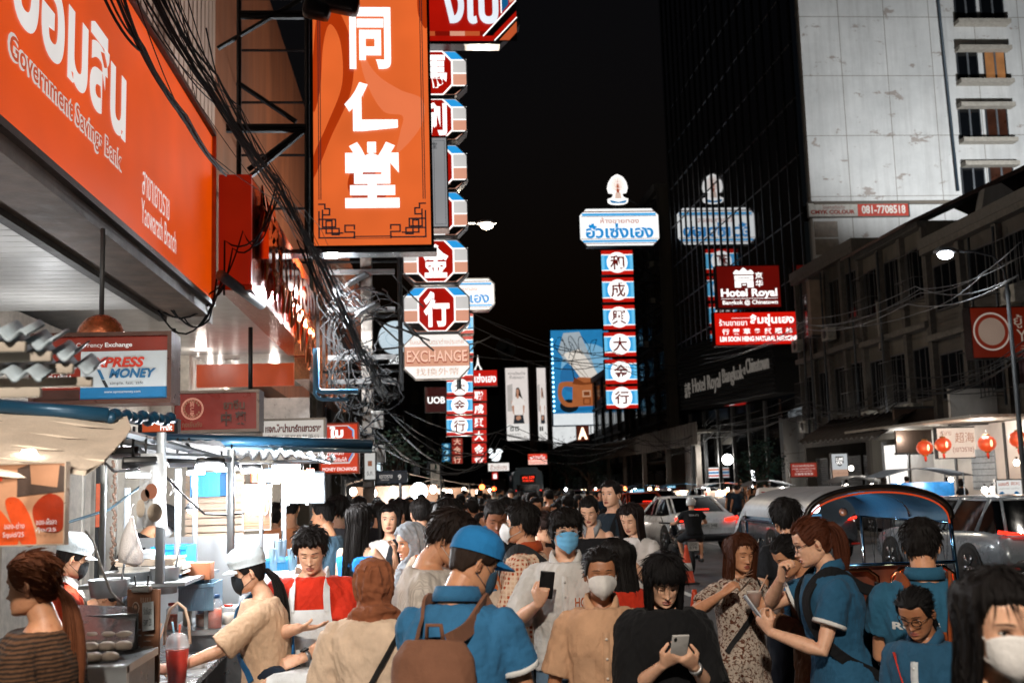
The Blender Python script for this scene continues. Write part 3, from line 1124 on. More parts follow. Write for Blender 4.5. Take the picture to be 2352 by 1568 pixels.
  mb.obj('face_mask', root)
 if glasses:
  gm = paint(glasses, .25, 0, .05, 5, 0)
  mb = MB()
  for sx in (-1, 1):
   pts = []
   for t in np.linspace(0, 2 * math.pi, 21):
    x = sx * .032 + .023 * math.cos(t); z_ = -.004 + .019 * math.sin(t)
    pts.append(Mh @ Vector((x, .096 - abs(x) * .16, z_)))
   mb.loft(pts, .0022, gm, 6)
   mb.loft([Mh @ Vector((sx * .055, .088, 0)), Mh @ Vector((sx * .076, .06, .004)), Mh @ Vector((sx * .080, -.01, .006)), Mh @ Vector((sx * .076, -.03, -.012))], .0018, gm, 6)
  mb.loft([Mh @ Vector((-.009, .0955, .002)), Mh @ Vector((0, .098, .005)), Mh @ Vector((.009, .0955, .002))], .002, gm, 6)
  mb.obj('glasses', root)
 return B
def on_cloth(B, pts, side, lift=.004):
 "drop flat points (x, z) of the chest (side 1) or back (side -1) onto the shirt, person space"
 v = B.sv; n = vnorm(v, B.sq)
 k = n[:, 1] * side > .15
 vv = v[k]
 out = []
 for x, z in pts:
  i = np.argmin((vv[:, 0] - x) ** 2 + (vv[:, 2] - z) ** 2)
  out.append((x, vv[i, 1] + side * lift, z))
 return out
def print_on(B, s, x0, z0, x1, z1, side, col, name='print', bold=.02, shapes=None):
 "printed words or discs on a shirt"
 m = cloth(col, sheen=0)
 mb = MB()
 if s:
  t = MB().text(s, x0, z0, x1, z1, 0, m, 0, bold)
  pts = [(p[0] if side > 0 else p[0], p[2]) for p in t.v]
  if side > 0:                      # seen from the front the person's own right lies on the left
   pts = [(x0 + x1 - p[0], p[1]) for p in pts]
  mb.add(on_cloth(B, pts, side), t.f, m)
 for (cx, cz, rx, rz, col2) in shapes or []:
  m2 = cloth(col2, sheen=0)
  g = []
  for k in np.linspace(0.02, 1, 5):
   g.append(on_cloth(B, [(cx + rx * k * math.cos(t), cz + rz * k * math.sin(t)) for t in np.linspace(0, 2 * math.pi, 20)], side))
  mb.grid(g, m2)
 return mb.obj(name, B.root)
def strap(B, pts, w, mat, name='strap', parent=None, th=.006):
 "flat band through points in person space"
 mb = MB()
 P_ = [Vector(p) for p in pts]
 n = 6
 fine = []
 for i in range(len(P_) - 1):
  a, b, c, d = P_[max(i - 1, 0)], P_[i], P_[i + 1], P_[min(i + 2, len(P_) - 1)]
  for k in range(n):
   t = k / n
   fine.append(.5 * ((2 * b) + (c - a) * t + (2 * a - 5 * b + 4 * c - d) * t * t + (3 * b - a - 3 * c + d) * t ** 3))
 fine.append(P_[-1])
 vs, fs = [], []
 for i, p in enumerate(fine):
  d = (fine[min(i + 1, len(fine) - 1)] - fine[max(i - 1, 0)]).normalized()
  o = Vector((p.x, p.y * 1.2, 0))
  o = (o - d * o.dot(d))
  o = o.normalized() if o.length > 1e-4 else Vector((0, 1, 0))
  s_ = d.cross(o)
  for a, b in ((-1, 0), (1, 0), (1, 1), (-1, 1)):
   vs.append(p + s_ * a * w / 2 + o * b * th)
 for i in range(len(fine) - 1):
  for j in range(4):
   fs.append((i * 4 + j, i * 4 + (j + 1) % 4, i * 4 + 4 + (j + 1) % 4, i * 4 + 4 + j))
 fs += [(0, 1, 2, 3), tuple(len(vs) - 4 + i for i in (3, 2, 1, 0))]
 mb.add(vs, fs, mat, False)
 return mb.obj(name, parent or B.root)
# ------------------------------------------------------------------ ground
_gm = paint('#3a3b3d', .55, 0, .35, 1.4, .35)
def struct(name, mb):
 return tag(mb.obj(name), kind='structure')
g = MB(); g.bx(-300, 300, -60, 500, -.3, 0, _gm); struct('road', g)
_pv = paint('#5c5a57', .7, 0, .3, 2.2, .3)
g = MB(); g.bx(-4.6, -3.3, -20, 200, 0.004, .14, _pv); struct('pavement', g)
g = MB(); g.bx(13.6, 18, 10, 260, 0.004, .14, _pv); struct('pavement', g)
g = MB()
for x in (4.2, 8.3):
 for y in range(12, 120, 6):
  g.bx(x, x + .12, y, y + 3, .004, .008, paint('#b8b6b0', .7, 0, .4, 9))
struct('road_markings', g)
# ------------------------------------------------------------------ buildings
WIN_D = paint('#0b0d10', .08, 0, .2, 3, .02)
WIN_L = em('#e0a070', .55, .35, 3)
FR = paint('#3a3a3a', .5)
def facade(name, label, x, y0, y1, h, side, wall, floors, bays, gf=3.6, d=9, lit=(), group=None, roof='flat', bands=True, shut=True, ac=True, seed=1):
 "shophouse: local x along the street, front at local y = 0"
 rr = random.Random(seed)
 w = y1 - y0
 t = T(name, label, 'building', (x, (y0 + y1) / 2, 0), R(90) * (1 if side < 0 else -1), group)
 wm = wall
 b = MB()
 b.bx(-w / 2, w / 2, .25, d, gf, h, wm)
 b.bx(-w / 2, w / 2, 3.2, d, 0, gf - .003, paint('#6a665f', .8))
 for s in (-1, 1):
  b.bx(s * w / 2, s * (w / 2 - .3), .02, 3.19, 0, gf - .004, wm)
 b.bx(-w / 2, w / 2, .0, .24, gf - .35, gf, wm)
 b.obj('wall', t)
 fh = (h - gf) / floors
 bw_ = w / bays
 if bands:
  c = MB()
  for k in range(1, floors + 1):
   c.bx(-w / 2 - .01, w / 2 + .01, -.12, .245, gf + fh * k - .22, gf + fh * k, paint('#55514b', .8, 0, .4))
  for k in range(bays + 1):
   xx = -w / 2 + k * bw_
   c.bx(max(-w / 2, xx - .14), min(w / 2, xx + .14), .03, .247, gf + .003, h - .24, paint('#4a4641', .8, 0, .4))
  c.obj('cornice', t)
 for k in range(floors):
  for j in range(bays):
   cx = -w / 2 + (j + .5) * bw_
   zb, zt = gf + fh * k + fh * .25, gf + fh * (k + 1) - fh * .22
   hw = bw_ * .36
   f = MB()
   for q in (-1, 1):
    f.bx(cx + q * hw, cx + q * (hw - .06), .17, .246, zb, zt, FR)
   f.bx(cx - hw + .06, cx + hw - .06, .17, .246, zt - .06, zt, FR)
   f.bx(cx - hw + .06, cx + hw - .06, .15, .246, zb, zb + .08, FR)
   for q in (-.33, .33):
    f.bx(cx + q * hw - .02, cx + q * hw + .02, .19, .245, zb + .08, zt - .06, FR)
   fo = f.obj('window', t)
   p_ = MB().bx(cx - hw + .06, cx + hw - .06, .215, .24, zb + .08, zt - .06, WIN_L if (k, j) in lit else WIN_D)
   p_.obj('pane', fo)
   if ac and rr.random() < .35:
    a = MB(); ax_ = cx + rr.uniform(-.5, .5) * hw
    a.bx(ax_ - .4, ax_ + .4, -.35, .02, zb - .62, zb - .08, paint('#8a8880', .6, 0, .3))
    a.lathe([(.2, 0), (.2, .03), (.04, .03)], (0, 0, 0), FR, 16, Matrix.Translation((ax_, -.35, zb - .35)) @ Matrix.Rotation(R(90), 4, 'X'))
    a.obj('air_conditioner', t)
 for j in range(bays):
  if rr.random() < .6:
   xx = -w / 2 + (j + rr.uniform(.1, .9)) * bw_
   MB().loft([(xx, -.18, gf + .3), (xx, -.18, h * .7), (xx + .1, -.18, h - .4)], .05, paint('#2c3136', .5), 6).obj('drain_pipe', t)
  if rr.random() < .55 and w < 20:
   cx = -w / 2 + (j + .5) * bw_; zb = gf + fh * rr.randrange(floors) + fh * .2; q_ = MB()
   for i in range(9):
    q_.loft([(cx - bw_ * .4 + i * bw_ * .1, -.3, zb), (cx - bw_ * .4 + i * bw_ * .1, -.3, zb + fh * .5)], .015, FR, 4)
   for z_ in (zb, zb + fh * .25, zb + fh * .5):
    q_.loft([(cx - bw_ * .4, .1, z_), (cx - bw_ * .4, -.3, z_), (cx + bw_ * .4, -.3, z_), (cx + bw_ * .4, .1, z_)], .015, FR, 4)
   q_.obj('window_grille', t)
 r = MB()
 if roof == 'flat':
  r.bx(-w / 2 - .05, w / 2 + .05, -.15, d + .1, h, h + .35, paint('#55524d', .8))
 else:
  r.prism([(-.6, h - .1), (d / 2, h + 2.2), (d + .2, h), (d + .2, h - .15), (d / 2, h + 2.0), (-.6, h - .22)], -w / 2 - .1, w / 2 + .1, paint('#4a3a34', .7, 0, .4, 6), 'x')
 r.obj('roof', t)
 if shut:
  s_ = MB()
  for j in range(bays):
   cx = -w / 2 + (j + .5) * bw_
   for k in range(26):
    s_.prism([(.5, .1 * k + .15), (.47, .1 * k + .2), (.5, .1 * k + .245)], cx - bw_ * .42, cx + bw_ * .42, paint('#7c7e80', .45, .5, .3, 4), 'x')
  s_.obj('shutter', t)
 return t
GL = 'buildings along the street'
W1 = paint('#565149', .85, 0, .4, .8, .3, 0, True)
W2 = paint('#45403a', .85, 0, .45, .9, .3, 0, True)
W3 = paint('#a39c90', .85, 0, .4, .7, .3, 0, True)
facade('shophouse', 'dark three-storey shophouse directly beside the tall white hotel wall, on its near side', 18.02, 44.02, 51.9, 11.4, 1, W2, 2, 4, group=GL, seed=3, lit=())
facade('shophouse', 'dark shophouse with a sloping tiled roof above the watch-brand sign and closed shutters', 18.02, 37.9, 44, 11.0, 1, W1, 2, 3, group=GL, roof='tile', seed=4)
facade('shophouse', 'grey shophouse over the red lanterns at the right edge of the street', 18.02, 28, 37.87, 9.9, 1, W2, 2, 4, group=GL, shut=False, seed=5)
facade('mid_rise_building', 'pale mid-rise block with balconies just beyond the glass hotel', 18.5, 84, 100, 25, 1, W1, 7, 4, group=GL, seed=6, d=12)
facade('shophouse', 'low dark shophouse past the mid-rise block on the hotel side of the street', 18.2, 100.1, 128, 13, 1, W2, 3, 6, group=GL, seed=7)
facade('shophouse', 'dark shophouse far along the hotel side, near the brown bag billboard', 18.4, 128.1, 163, 17, 1, W2, 4, 6, group=GL, seed=8)
facade('shophouse', 'dim shophouse behind the tangled cables on the gold shop side', -4.62, 44, 60, 15, -1, W2, 4, 5, group=GL, seed=9)
facade('shophouse', 'dim shophouse further behind the exchange sign on the gold shop side', -4.64, 60.1, 90, 13, -1, W1, 3, 8, group=GL, seed=10)
facade('shophouse', 'distant dark shophouse behind the red vertical sign on the gold shop side', -4.66, 90.1, 130, 18, -1, W2, 5, 9, group=GL, seed=11)
facade('shophouse', 'distant shophouse at the bend of the street on the gold shop side', -4.68, 130.1, 166, 15, -1, W1, 4, 9, group=GL, seed=12)
_b = T('office_block', 'dark grey block with a round bird emblem closing the far end of the street', 'building', (4, 170, 0))
m = MB(); m.bx(-12, 2.6, 0, 10, 0, 24, W2); m.bx(2.62, 14, 2, 10, 0, 16, W1); m.bx(-1.5, 8.2, -1.5, -.02, 0, 9, W2); m.obj('wall', _b)
m = MB(); c = P(1162, 800, 169.5) - Vector((4, 170, 0))
m.lathe([(1.45, 0), (1.6, 0), (1.6, .2), (1.45, .2)], (0, 0, 0), paint('#7a766e', .7), 28, Matrix.Translation((c.x, -.05, c.z)) @ Matrix.Rotation(R(90), 4, 'X'))
m.prism([(-.9, -.2), (-.1, -.1), (.5, .8), (.7, .7), (.35, -.1), (.9, -.6), (.1, -.5), (-.3, -.9), (-.3, -.4)], -.25, -.02, paint('#7a766e', .7), 'y', M=Matrix.Translation((c.x, 0, c.z)))
m.obj('emblem', _b)
for i in range(6):
 for j in range(4):
  MB().bx(-10.5 + i * 2.1, -9.4 + i * 2.1, -.04, .02, 4 + j * 3.6, 6 + j * 3.6, WIN_D).obj('window', _b)
# ---- hotel: mirror-glass front on the street, white party wall towards the viewer
HT = T('hotel_tower', 'tall hotel tower with a black mirror-glass street front and a white peeling side wall', 'building', (19.03, 52.3, 0), group=GL)
def _stucco():
 m, nt, b = _new('white_stucco')
 v = _coords(nt)
 n = _noise(nt, v, .35, 6, .7)
 base = _ramp(nt, n, [(.3, C('#b4b5b4')), (.7, C('#cfcfcd'))])
 st = _noise(nt, _coords(nt, (1.2, 1.2, .08)), 1.6, 5, .7)
 base = _mix(nt, _ramp(nt, st, [(.45, (0, 0, 0)), (.8, (.45,) * 3)]), base, C('#868380'))
 pe = _noise(nt, _coords(nt, (.8, .8, 1.5)), .9, 9, .72, .3)
 base = _mix(nt, _ramp(nt, pe, [(.60, (0, 0, 0)), (.615, (.8,) * 3)]), base, C('#8c8078'))
 br = nt.nodes.new('ShaderNodeTexBrick')
 br.inputs['Scale'].default_value = 1
 br.inputs['Brick Width'].default_value = 2.4
 br.inputs['Row Height'].default_value = 3.15
 br.inputs['Mortar Size'].default_value = .018
 br.offset = 0
 vv = nt.nodes.new('ShaderNodeVectorMath'); vv.operation = 'MULTIPLY'
 sx = nt.nodes.new('ShaderNodeSeparateXYZ'); cb = nt.nodes.new('ShaderNodeCombineXYZ')
 _lk(nt, v, sx.inputs[0]); _lk(nt, sx.outputs[0], cb.inputs[0]); _lk(nt, sx.outputs[2], cb.inputs[1])
 _lk(nt, cb.outputs[0], br.inputs['Vector'])
 base = _mix(nt, br.outputs['Fac'], base, C('#7d776f'))
 _lk(nt, base, b.inputs['Base Color'])
 b.inputs['Roughness'].default_value = .85
 _bump(nt, b, pe, .5, .05)
 return m
ST = _stucco()
HG = paint('#0c0d0f', .04, .0, .1, .5, 0, 0)
_m, _nt2, _b2 = _new('mirror_glass')
_b2.inputs['Base Color'].default_value = (.34, .36, .38, 1); _b2.inputs['Metallic'].default_value = 1; _b2.inputs['Roughness'].default_value = .035
MIR = _m
m = MB(); m.bx(.35, 22, .02, 30, 0, 70, ST); m.obj('side_wall', HT)
m = MB(); m.bx(0, .34, .3, 29.8, 5, 70, MIR); m.obj('glass_front', HT)
m = MB()
mm = paint('#131416', .4)
for k in range(20):
 m.bx(-.07, -.003, .5 + k * 1.5, .62 + k * 1.5, 9, 69, mm)
for k in range(20):
 m.bx(-.035, -.004, .4, 28.9, 9 + k * 3, 9.06 + k * 3, paint('#4a4c50', .4))
m.obj('mullion', HT)
m = MB()
lo = lambda px, py: P(px, py, 52.32) - HT.location
for (a, b_, y0, y1) in ((2197, 2234, -20, 51), (2256, 2297, -22, 52), (2203, 2240, 120, 184), (2265, 2303, 120, 184), (2208, 2246, 252, 320), (2270, 2308, 252, 318), (2214, 2256, 388, 452), (2278, 2322, 384, 450)):
 p, q = lo(a, y1), lo(b_, y0)
 litw = (a, y0) in ((2265, 120),)
 f = MB()
 f.bx(p.x - .08, q.x + .08, -.04, .018, p.z - .08, q.z + .08, paint('#2c2f33', .5))
 f.bx((p.x + q.x) / 2 - .05, (p.x + q.x) / 2 + .05, -.09, -.062, p.z + .002, q.z - .002, paint('#55585c', .5))
 wo = f.obj('window', HT)
 MB().bx(p.x, q.x, -.06, -.041, p.z, q.z, em('#c98a55', .5, .5, 1.2) if litw else (paint('#3a1f14', .3, 0, .5, 2) if a in (2278, 2270) else WIN_D)).obj('pane', wo)
for (a, b_, y) in ((2190, 2310, 57), (2192, 2312, 117), (2196, 2318, 193), (2196, 2320, 247), (2202, 2326, 327), (2206, 2330, 381)):
 p, q = lo(a, y), lo(b_, y)
 MB().bx(p.x, q.x, -.55, .018, p.z - .12, p.z + .1, paint('#9c968c', .8)).obj('window_ledge', HT)
p = lo(2196, 440)
m = MB(); m.loft([(p.x - .85, -.1, 60), (p.x + .05, -.1, p.z)], .07, paint('#20303c', .5), 8); m.obj('drain_pipe', HT)
m = MB(); p = lo(1850, 452)
m.bx(.4, lo(2196, 445).x, -.16, .018, p.z - .45, p.z - .28, paint('#6a6258', .8)); m.obj('ledge', HT)
for k, z in enumerate((462, 505, 545)):
 p = lo(1846, z)
 m = MB(); m.bx(.4, 1.6, -.02, .019, p.z - .9, p.z - .1, paint('#8a8178', .8, 0, .3, 3)); m.obj('patch', HT)
# podium canopy with slats and the hotel name
pl, pr = Vector((15.5, 66, 0)), Vector((17.5, 54.6, 0))
zc = P(1600, 930, 66).z
cn = T('hotel_canopy', 'dark louvred canopy of the hotel carrying its name in raised pale letters', 'canopy', pl, math.atan2(pr.y - pl.y, pr.x - pl.x))
Lc = (pr - pl).length
z0, z1 = P(1590, 940, 66).z, P(1590, 838, 66).z
m = MB()
for k in range(16):
 z = z0 + (z1 + .9 - z0) * k / 15
 m.bx(-.2, Lc + .3, 0, .07, z, z + .1, paint('#2b2d30', .35, .5))
m.bx(-.2, Lc + .3, .1, 1.5, z0, z1 + .9, paint('#08090a', .7))
m.obj('louvre', cn)
m = MB()
wl = em('#b9b0a6', .25, .3)
m.text('Hotel Royal', 1.86, 6.75, 5.7, 7.85, -.06, wl, .05, -.005)
m.text('Bangkok', 6.0, 6.95, 8.55, 7.98, -.06, wl, .05)
m.text('@', 8.64, 7.4, 8.84, 7.8, -.06, wl, .05)
m.text('Chinatown', 8.96, 7.42, 11.5, 8.2, -.06, wl, .05)
m.text('京华', .7, 6.8, 1.5, 7.7, -.06, wl, .05)
m.obj('lettering', cn)
m = MB(); m.bx(.5, Lc, .3, .5, .2, z0 - .3, MIR)
for k in range(6):
 m.bx(.5 + k * Lc / 6, .6 + k * Lc / 6, .2, .29, .2, z0 - .3, FR)
m.obj('lobby_glass', cn)
# concrete canopy edge along the pavement by the convenience store
t = T('street_canopy', 'long dark corrugated canopy edge over the convenience store pavement', 'canopy', (15.4, 60, 0))
m = MB()
for k in range(140):
 m.bx(-.04 - .03 * (k % 2), 0, 2 + k * .42, 2.4 + k * .42, 3.9, 5.2, paint('#6a645c', .7, 0, .4, 3))
m.bx(.01, 2.6, 2, 60.6, 4.6, 4.75, paint('#4c4842', .8)); m.obj('awning', t)
for k in range(7):
 MB().bx(.1, .4, 3 + k * 8, 3.3 + k * 8, .14, 4.59, paint('#5f5a54', .8)).obj('column', t)
# ------------------------------------------------------------------ near row on the left
BK = T('bank_building', 'bank shophouse with a steel-framed flat canopy under the big orange sign', 'building', (-3, 0, 0))
m = MB()
wallp = paint('#c4a896', .8, 0, .25, 1.2, .2, 0, True)
m.bx(-6, -1.9, -6, 15.5, 4.62, 16, wallp)
m.bx(-6, -3.6, -6, 15.5, 0, 4.5, paint('#b5aea4', .7, 0, .2, 2))
m.obj('wall', BK)
m = MB()
cwh = paint('#bcbab6', .5, 0, .15, 2)
for k in range(86):
 m.bx(-3.58, -.62, -6 + k * .25, -5.77 + k * .25, 4.46, 4.5, cwh)
m.bx(-3.58, -.62, -6, 15.5, 4.504, 4.56, paint('#8a8886', .6)); m.obj('ceiling', BK)
m = MB()
m.bx(-.6, -.02, -6, 15.6, 4.36, 4.56, paint('#6f5a4c', .6, 0, .4, 2.5, .3))
m.bx(-.72, -.61, -6, 15.6, 4.30, 4.56, paint('#34302d', .6)); m.obj('beam', BK)
m = MB(); m.bx(-.5, -.05, 15.62, 15.95, 4.3, 6.95, paint('#b0a49a', .7, 0, .2, 2)); m.obj('pillar', BK)
m = MB()
for k in range(40):
 m.prism([(-3.56, .1 * k + .15), (-3.52, .1 * k + .2), (-3.56, .1 * k + .245)], 7.2, 10.4, paint('#5c5e60', .4, .4, .3, 4), 'y')
m.obj('shutter', BK)
# the orange bank sign (faces the road)
BS = T('bank_sign', 'large backlit orange bank sign with white Thai and English lettering', 'sign', (-3, 0, 0), R(90))
BO = em('#e64e02', .9, .3, .5)
m = MB(); m.bx(4.5, 15.62, .02, .5, 4.57, 6.99, paint('#8a3a18', .5)); m.obj('case', BS)
m = MB(); m.bx(4.5, 15.6, 0, .018, 4.6, 6.97, BO); m.obj('panel', BS)
m = MB(); m.bx(4.5, 15.64, -.05, .5, 4.5, 4.565, paint('#3a2a22', .5)); m.bx(4.5, 15.64, -.05, .5, 6.995, 7.06, paint('#3a2a22', .5)); m.bx(15.625, 15.68, -.05, .5, 4.567, 6.99, paint('#c86a3a', .4)); m.obj('frame', BS)
m = MB(); wl = em('#e6e2de', .95, .1)
m.text('ออมสิน', 7.98, 5.42, 11.07, 6.25, -.006, wl, 0, .035); m.obj('lettering', BS)
m = MB()
m.text('Government Savings Bank', 7.92, 5.02, 10.96, 5.30, -.006, em('#d8cfc8', .85, .1), 0, .062)
m.text('Government Savings Bank', 7.955, 5.043, 10.925, 5.278, -.010, em('#c8502a', .8, .1), 0, .012)
m.text('สาขาเยาวราช', 11.76, 5.09, 13.0, 5.36, -.006, wl)
m.text('Yaowarath Branch', 11.73, 4.77, 13.37, 5.04, -.006, wl); m.obj('lettering', BS)
for y in (7.5, 11, 14.5):  # added tubes that brighten the ribbed ceiling of the canopy
 t = T('tube_lamp', 'added white tube lamp brightening the ribbed canopy of the bank', 'lamp', (-4.9, y, 3.35), group='added tube lamps under the bank canopy')
 MB().loft([(0, -.5, 0), (0, .5, 0)], .02, em('#f6f8fc', 10, .02), 8).obj('tube', t); MB().bx(-.04, .04, -.52, .52, -.08, -.022, FR).obj('holder', t)
 lamp((.05, 0, .12), 55, (.97, .98, 1), .1, parent=t)
# gold shop: red fascia with chrome letters, glossy soffit
GS = T('gold_shop', 'gold shop with a glossy orange fascia, mirror letters and a white soffit', 'building', (-2.5, 15.98, 0))
chr_ = paint('#c8562a', .12, .9, .25, 3, .05)
m = MB()
for k in range(40):
 m.bx(-2.1, -2.04 - .02 * (k % 2), .02 + k * .2, .2 + k * .2, 6.52, 15, paint('#d6b8a6', .35, 0, .2, 1.5, .05, 0, True))
m.obj('cladding', GS)
m = MB(); m.bx(-6, -2.1, .02, 8.1, 5, 15, paint('#cfae9a', .6, 0, .3, .8, .2, 0, True)); m.bx(-9, -3.4, 0, 8.1, 0, 4.6, paint('#c8beb2', .6)); m.obj('wall', GS)
m = MB(); m.bx(-.45, 0, 0, 8, 4.9, 6.5, paint('#d04a18', .15, .5, .2, 2, .05)); m.obj('fascia', GS)
m = MB(); m.bx(-.46, .01, -.08, -.003, 4.88, 6.5, em('#a81c08', .55, .3, 1)); m.obj('side_panel', GS)
m = MB(); m.bx(-4, -.46, 0, 8, 4.86, 4.93, paint('#c9c5c0', .12, 0, .1, 3, .03)); m.bx(-.455, .012, .003, 8, 4.80, 4.895, paint('#b0481c', .15, .3, .2)); m.obj('soffit', GS)
m = MB(); m.text('ห้างทอง', .5, 5.35, 7.4, 6.3, -.16, paint('#e8a080', .08, 1, .1, 4, 0), .15, .03)
o = m.obj('lettering', GS); o.rotation_euler = (0, 0, R(90)); o.location = (.02, 0, 0)
m = MB(); rr = random.Random(4)
for k in range(46):
 y = .4 + k * .16; h_ = .25 + .5 * abs(math.sin(k * 1.7)) ; zc_ = 6.05 - .02 * k + .15 * math.sin(k * 2.3)
 m.loft([(.08 + .05 * math.sin(k), y, zc_ - h_), (.1 + .04 * math.cos(k * 2), y + .05, zc_), (.07, y, zc_ + h_ * .5)], [.03, .055, .02], paint('#e08050', .08, 1, .1, 4, 0), 8)
m.obj('ornament', GS)
m = MB()
for k in range(9):
 m.bx(-4, -.5, 8.1 + .001, 16, 4.9, 4.95, paint('#bfb8b0', .3)) if k == 0 else None
m.obj('soffit', GS)
for i, (px, py) in enumerate(((462, 800), (545, 800), (445, 826), (534, 827), (477, 840), (573, 842), (500, 853), (601, 854), (540, 862), (620, 866), (630, 840))):
 p = P(px, py, 30); s_ = (4.88 - CAMZ) / (p.z - CAMZ); q = Vector((0, 0, CAMZ)).lerp(p, s_)
 t = T('downlight', 'round recessed downlight in the white ceiling past the gold shop', 'ceiling light', (q.x, q.y, 4.895), group='downlights in the ceiling past the gold shop')
 MB().lathe([(.10, 0), (.16, .0), (.17, -.025), (.10, -.02)], (0, 0, 0), paint('#d8d4ce', .3), 20).obj('trim', t)
 MB().lathe([(.0001, -.012), (.1, -.01)], (0, 0, 0), em('#fff6ec', 14, .02), 16).obj('lens', t)
 if i % 2 == 0:
  lamp((0, 0, -.12), 28, (1, .93, .85), .1, parent=t)
# next shop
NS = T('medicine_shop', 'shop with mirrored copper fascia panels behind the tangled cables', 'building', (-2.5, 24.1, 0))
m = MB(); m.bx(-9, -2.1, 0, 19.8, 5, 17, paint('#9a5a38', .6, 0, .35, .9, .2, 0, True)); m.bx(-9, -2.6, 0, 19.8, 0, 4.89, paint('#cfc6ba', .6)); m.obj('wall', NS)
m = MB()
for k in range(22):
 m.bx(-.35, -.02 - .02 * (k % 3), k * .5, k * .5 + .47, 4.3, 6.3, paint('#d08a60', .1, 1, .3, 2, .25))
m.obj('fascia_panel', NS)
MB().bx(-2.5, -.4, .3, .45, 4.2, 4.7, em('#c84a18', .6, .3)).obj('header', NS); MB().bx(-2.5, -.4, 3.5, 3.6, 3.5, 4.2, paint('#b9b0a8', .3, .3)).obj('header', NS)
m = MB()
for k in range(30):
 m.loft([(.0, 1 + k * .6, 6.4), (.0, 1 + k * .6, 9.6)], .03, paint('#7a4630', .5), 6)
m.obj('cladding', NS)
# black steel truss that carries the vertical sign
t = T('sign_truss', 'black steel truss bracing the big orange vertical sign to the wall', 'frame', (0, 20.3, 0))
m = MB(); bl = paint('#121212', .5)
def bar(a, b, r=.06):
 m.loft([a, b], r, bl, 6, smooth=False)
q = lambda x, y: P(x, y, 20.3) - Vector((0, 20.3, 0))
for (a, b) in (((500, 112), (690, 0)), ((520, 290), (705, 290)), ((520, 300), (705, 300)), ((570, 390), (690, 300)), ((545, 190), (680, 280)), ((545, 30), (720, 30)), ((545, 40), (720, 40)), ((549, -20), (549, 420)), ((705, 30), (705, 575)), ((570, 410), (700, 300)), ((700, 575), (980, 577))):
 bar(q(*a), q(*b), .05)
m.obj('brace', t)
# ------------------------------------------------------------------ signs
def pos(x0, y0, x1, y1, Y):
 xc, yc = (x0 + x1) / 2, (y0 + y1) / 2
 c = P(xc, yc, Y)
 return c, P(x1, yc, Y).x - P(x0, yc, Y).x, P(xc, y0, Y).z - P(xc, y1, Y).z
def sign(label, rect, Y, face, items, dep=.25, cut=0, frame='#1b1b1c', cat='sign', name='street_sign', group=None, rz=0, fr=.03, both=False):
 "box sign hung across the street; items are drawn in panel coordinates u (0..1 rightwards), v (0..1 downwards)"
 c, w, h = pos(*rect, Y)
 t = T(name, label, cat, (c.x, c.y, c.z - h / 2), rz, group)
 k = cut * min(w, h)
 def oct_(e):
  a, b = w / 2 + e, h / 2 + e
  kk = k + e * .4
  if not k:
   return [(-a, h / 2 - b), (a, h / 2 - b), (a, h / 2 + b), (-a, h / 2 + b)]
  return [(-a + kk, h / 2 - b), (a - kk, h / 2 - b), (a, h / 2 - b + kk), (a, h / 2 + b - kk), (a - kk, h / 2 + b), (-a + kk, h / 2 + b), (-a, h / 2 + b - kk), (-a, h / 2 - b + kk)]
 fm = paint(frame, .3, .4, .2, 4)
 f = max(fr, .012 * w)
 MB().prism(oct_(f), -dep / 2 + .02, dep / 2, fm).obj('case', t)
 m = MB()
 o1, o2 = oct_(f), oct_(0)
 n = len(o1)
 for i in range(n):
  a, b, c2, d = o1[i], o1[(i + 1) % n], o2[(i + 1) % n], o2[i]
  y0, y1 = -dep / 2 - .015, -dep / 2 + .019
  m.add([(p[0], y, p[1]) for y in (y0, y1) for p in (a, b, c2, d)], [(0, 1, 2, 3), (7, 6, 5, 4), (0, 4, 5, 1), (1, 5, 6, 2), (2, 6, 7, 3), (3, 7, 4, 0)], fm)
 m.obj('frame', t)
 draw(t, w, h, -dep / 2 + .014, face, items, oct_(0))
 return t, w, h
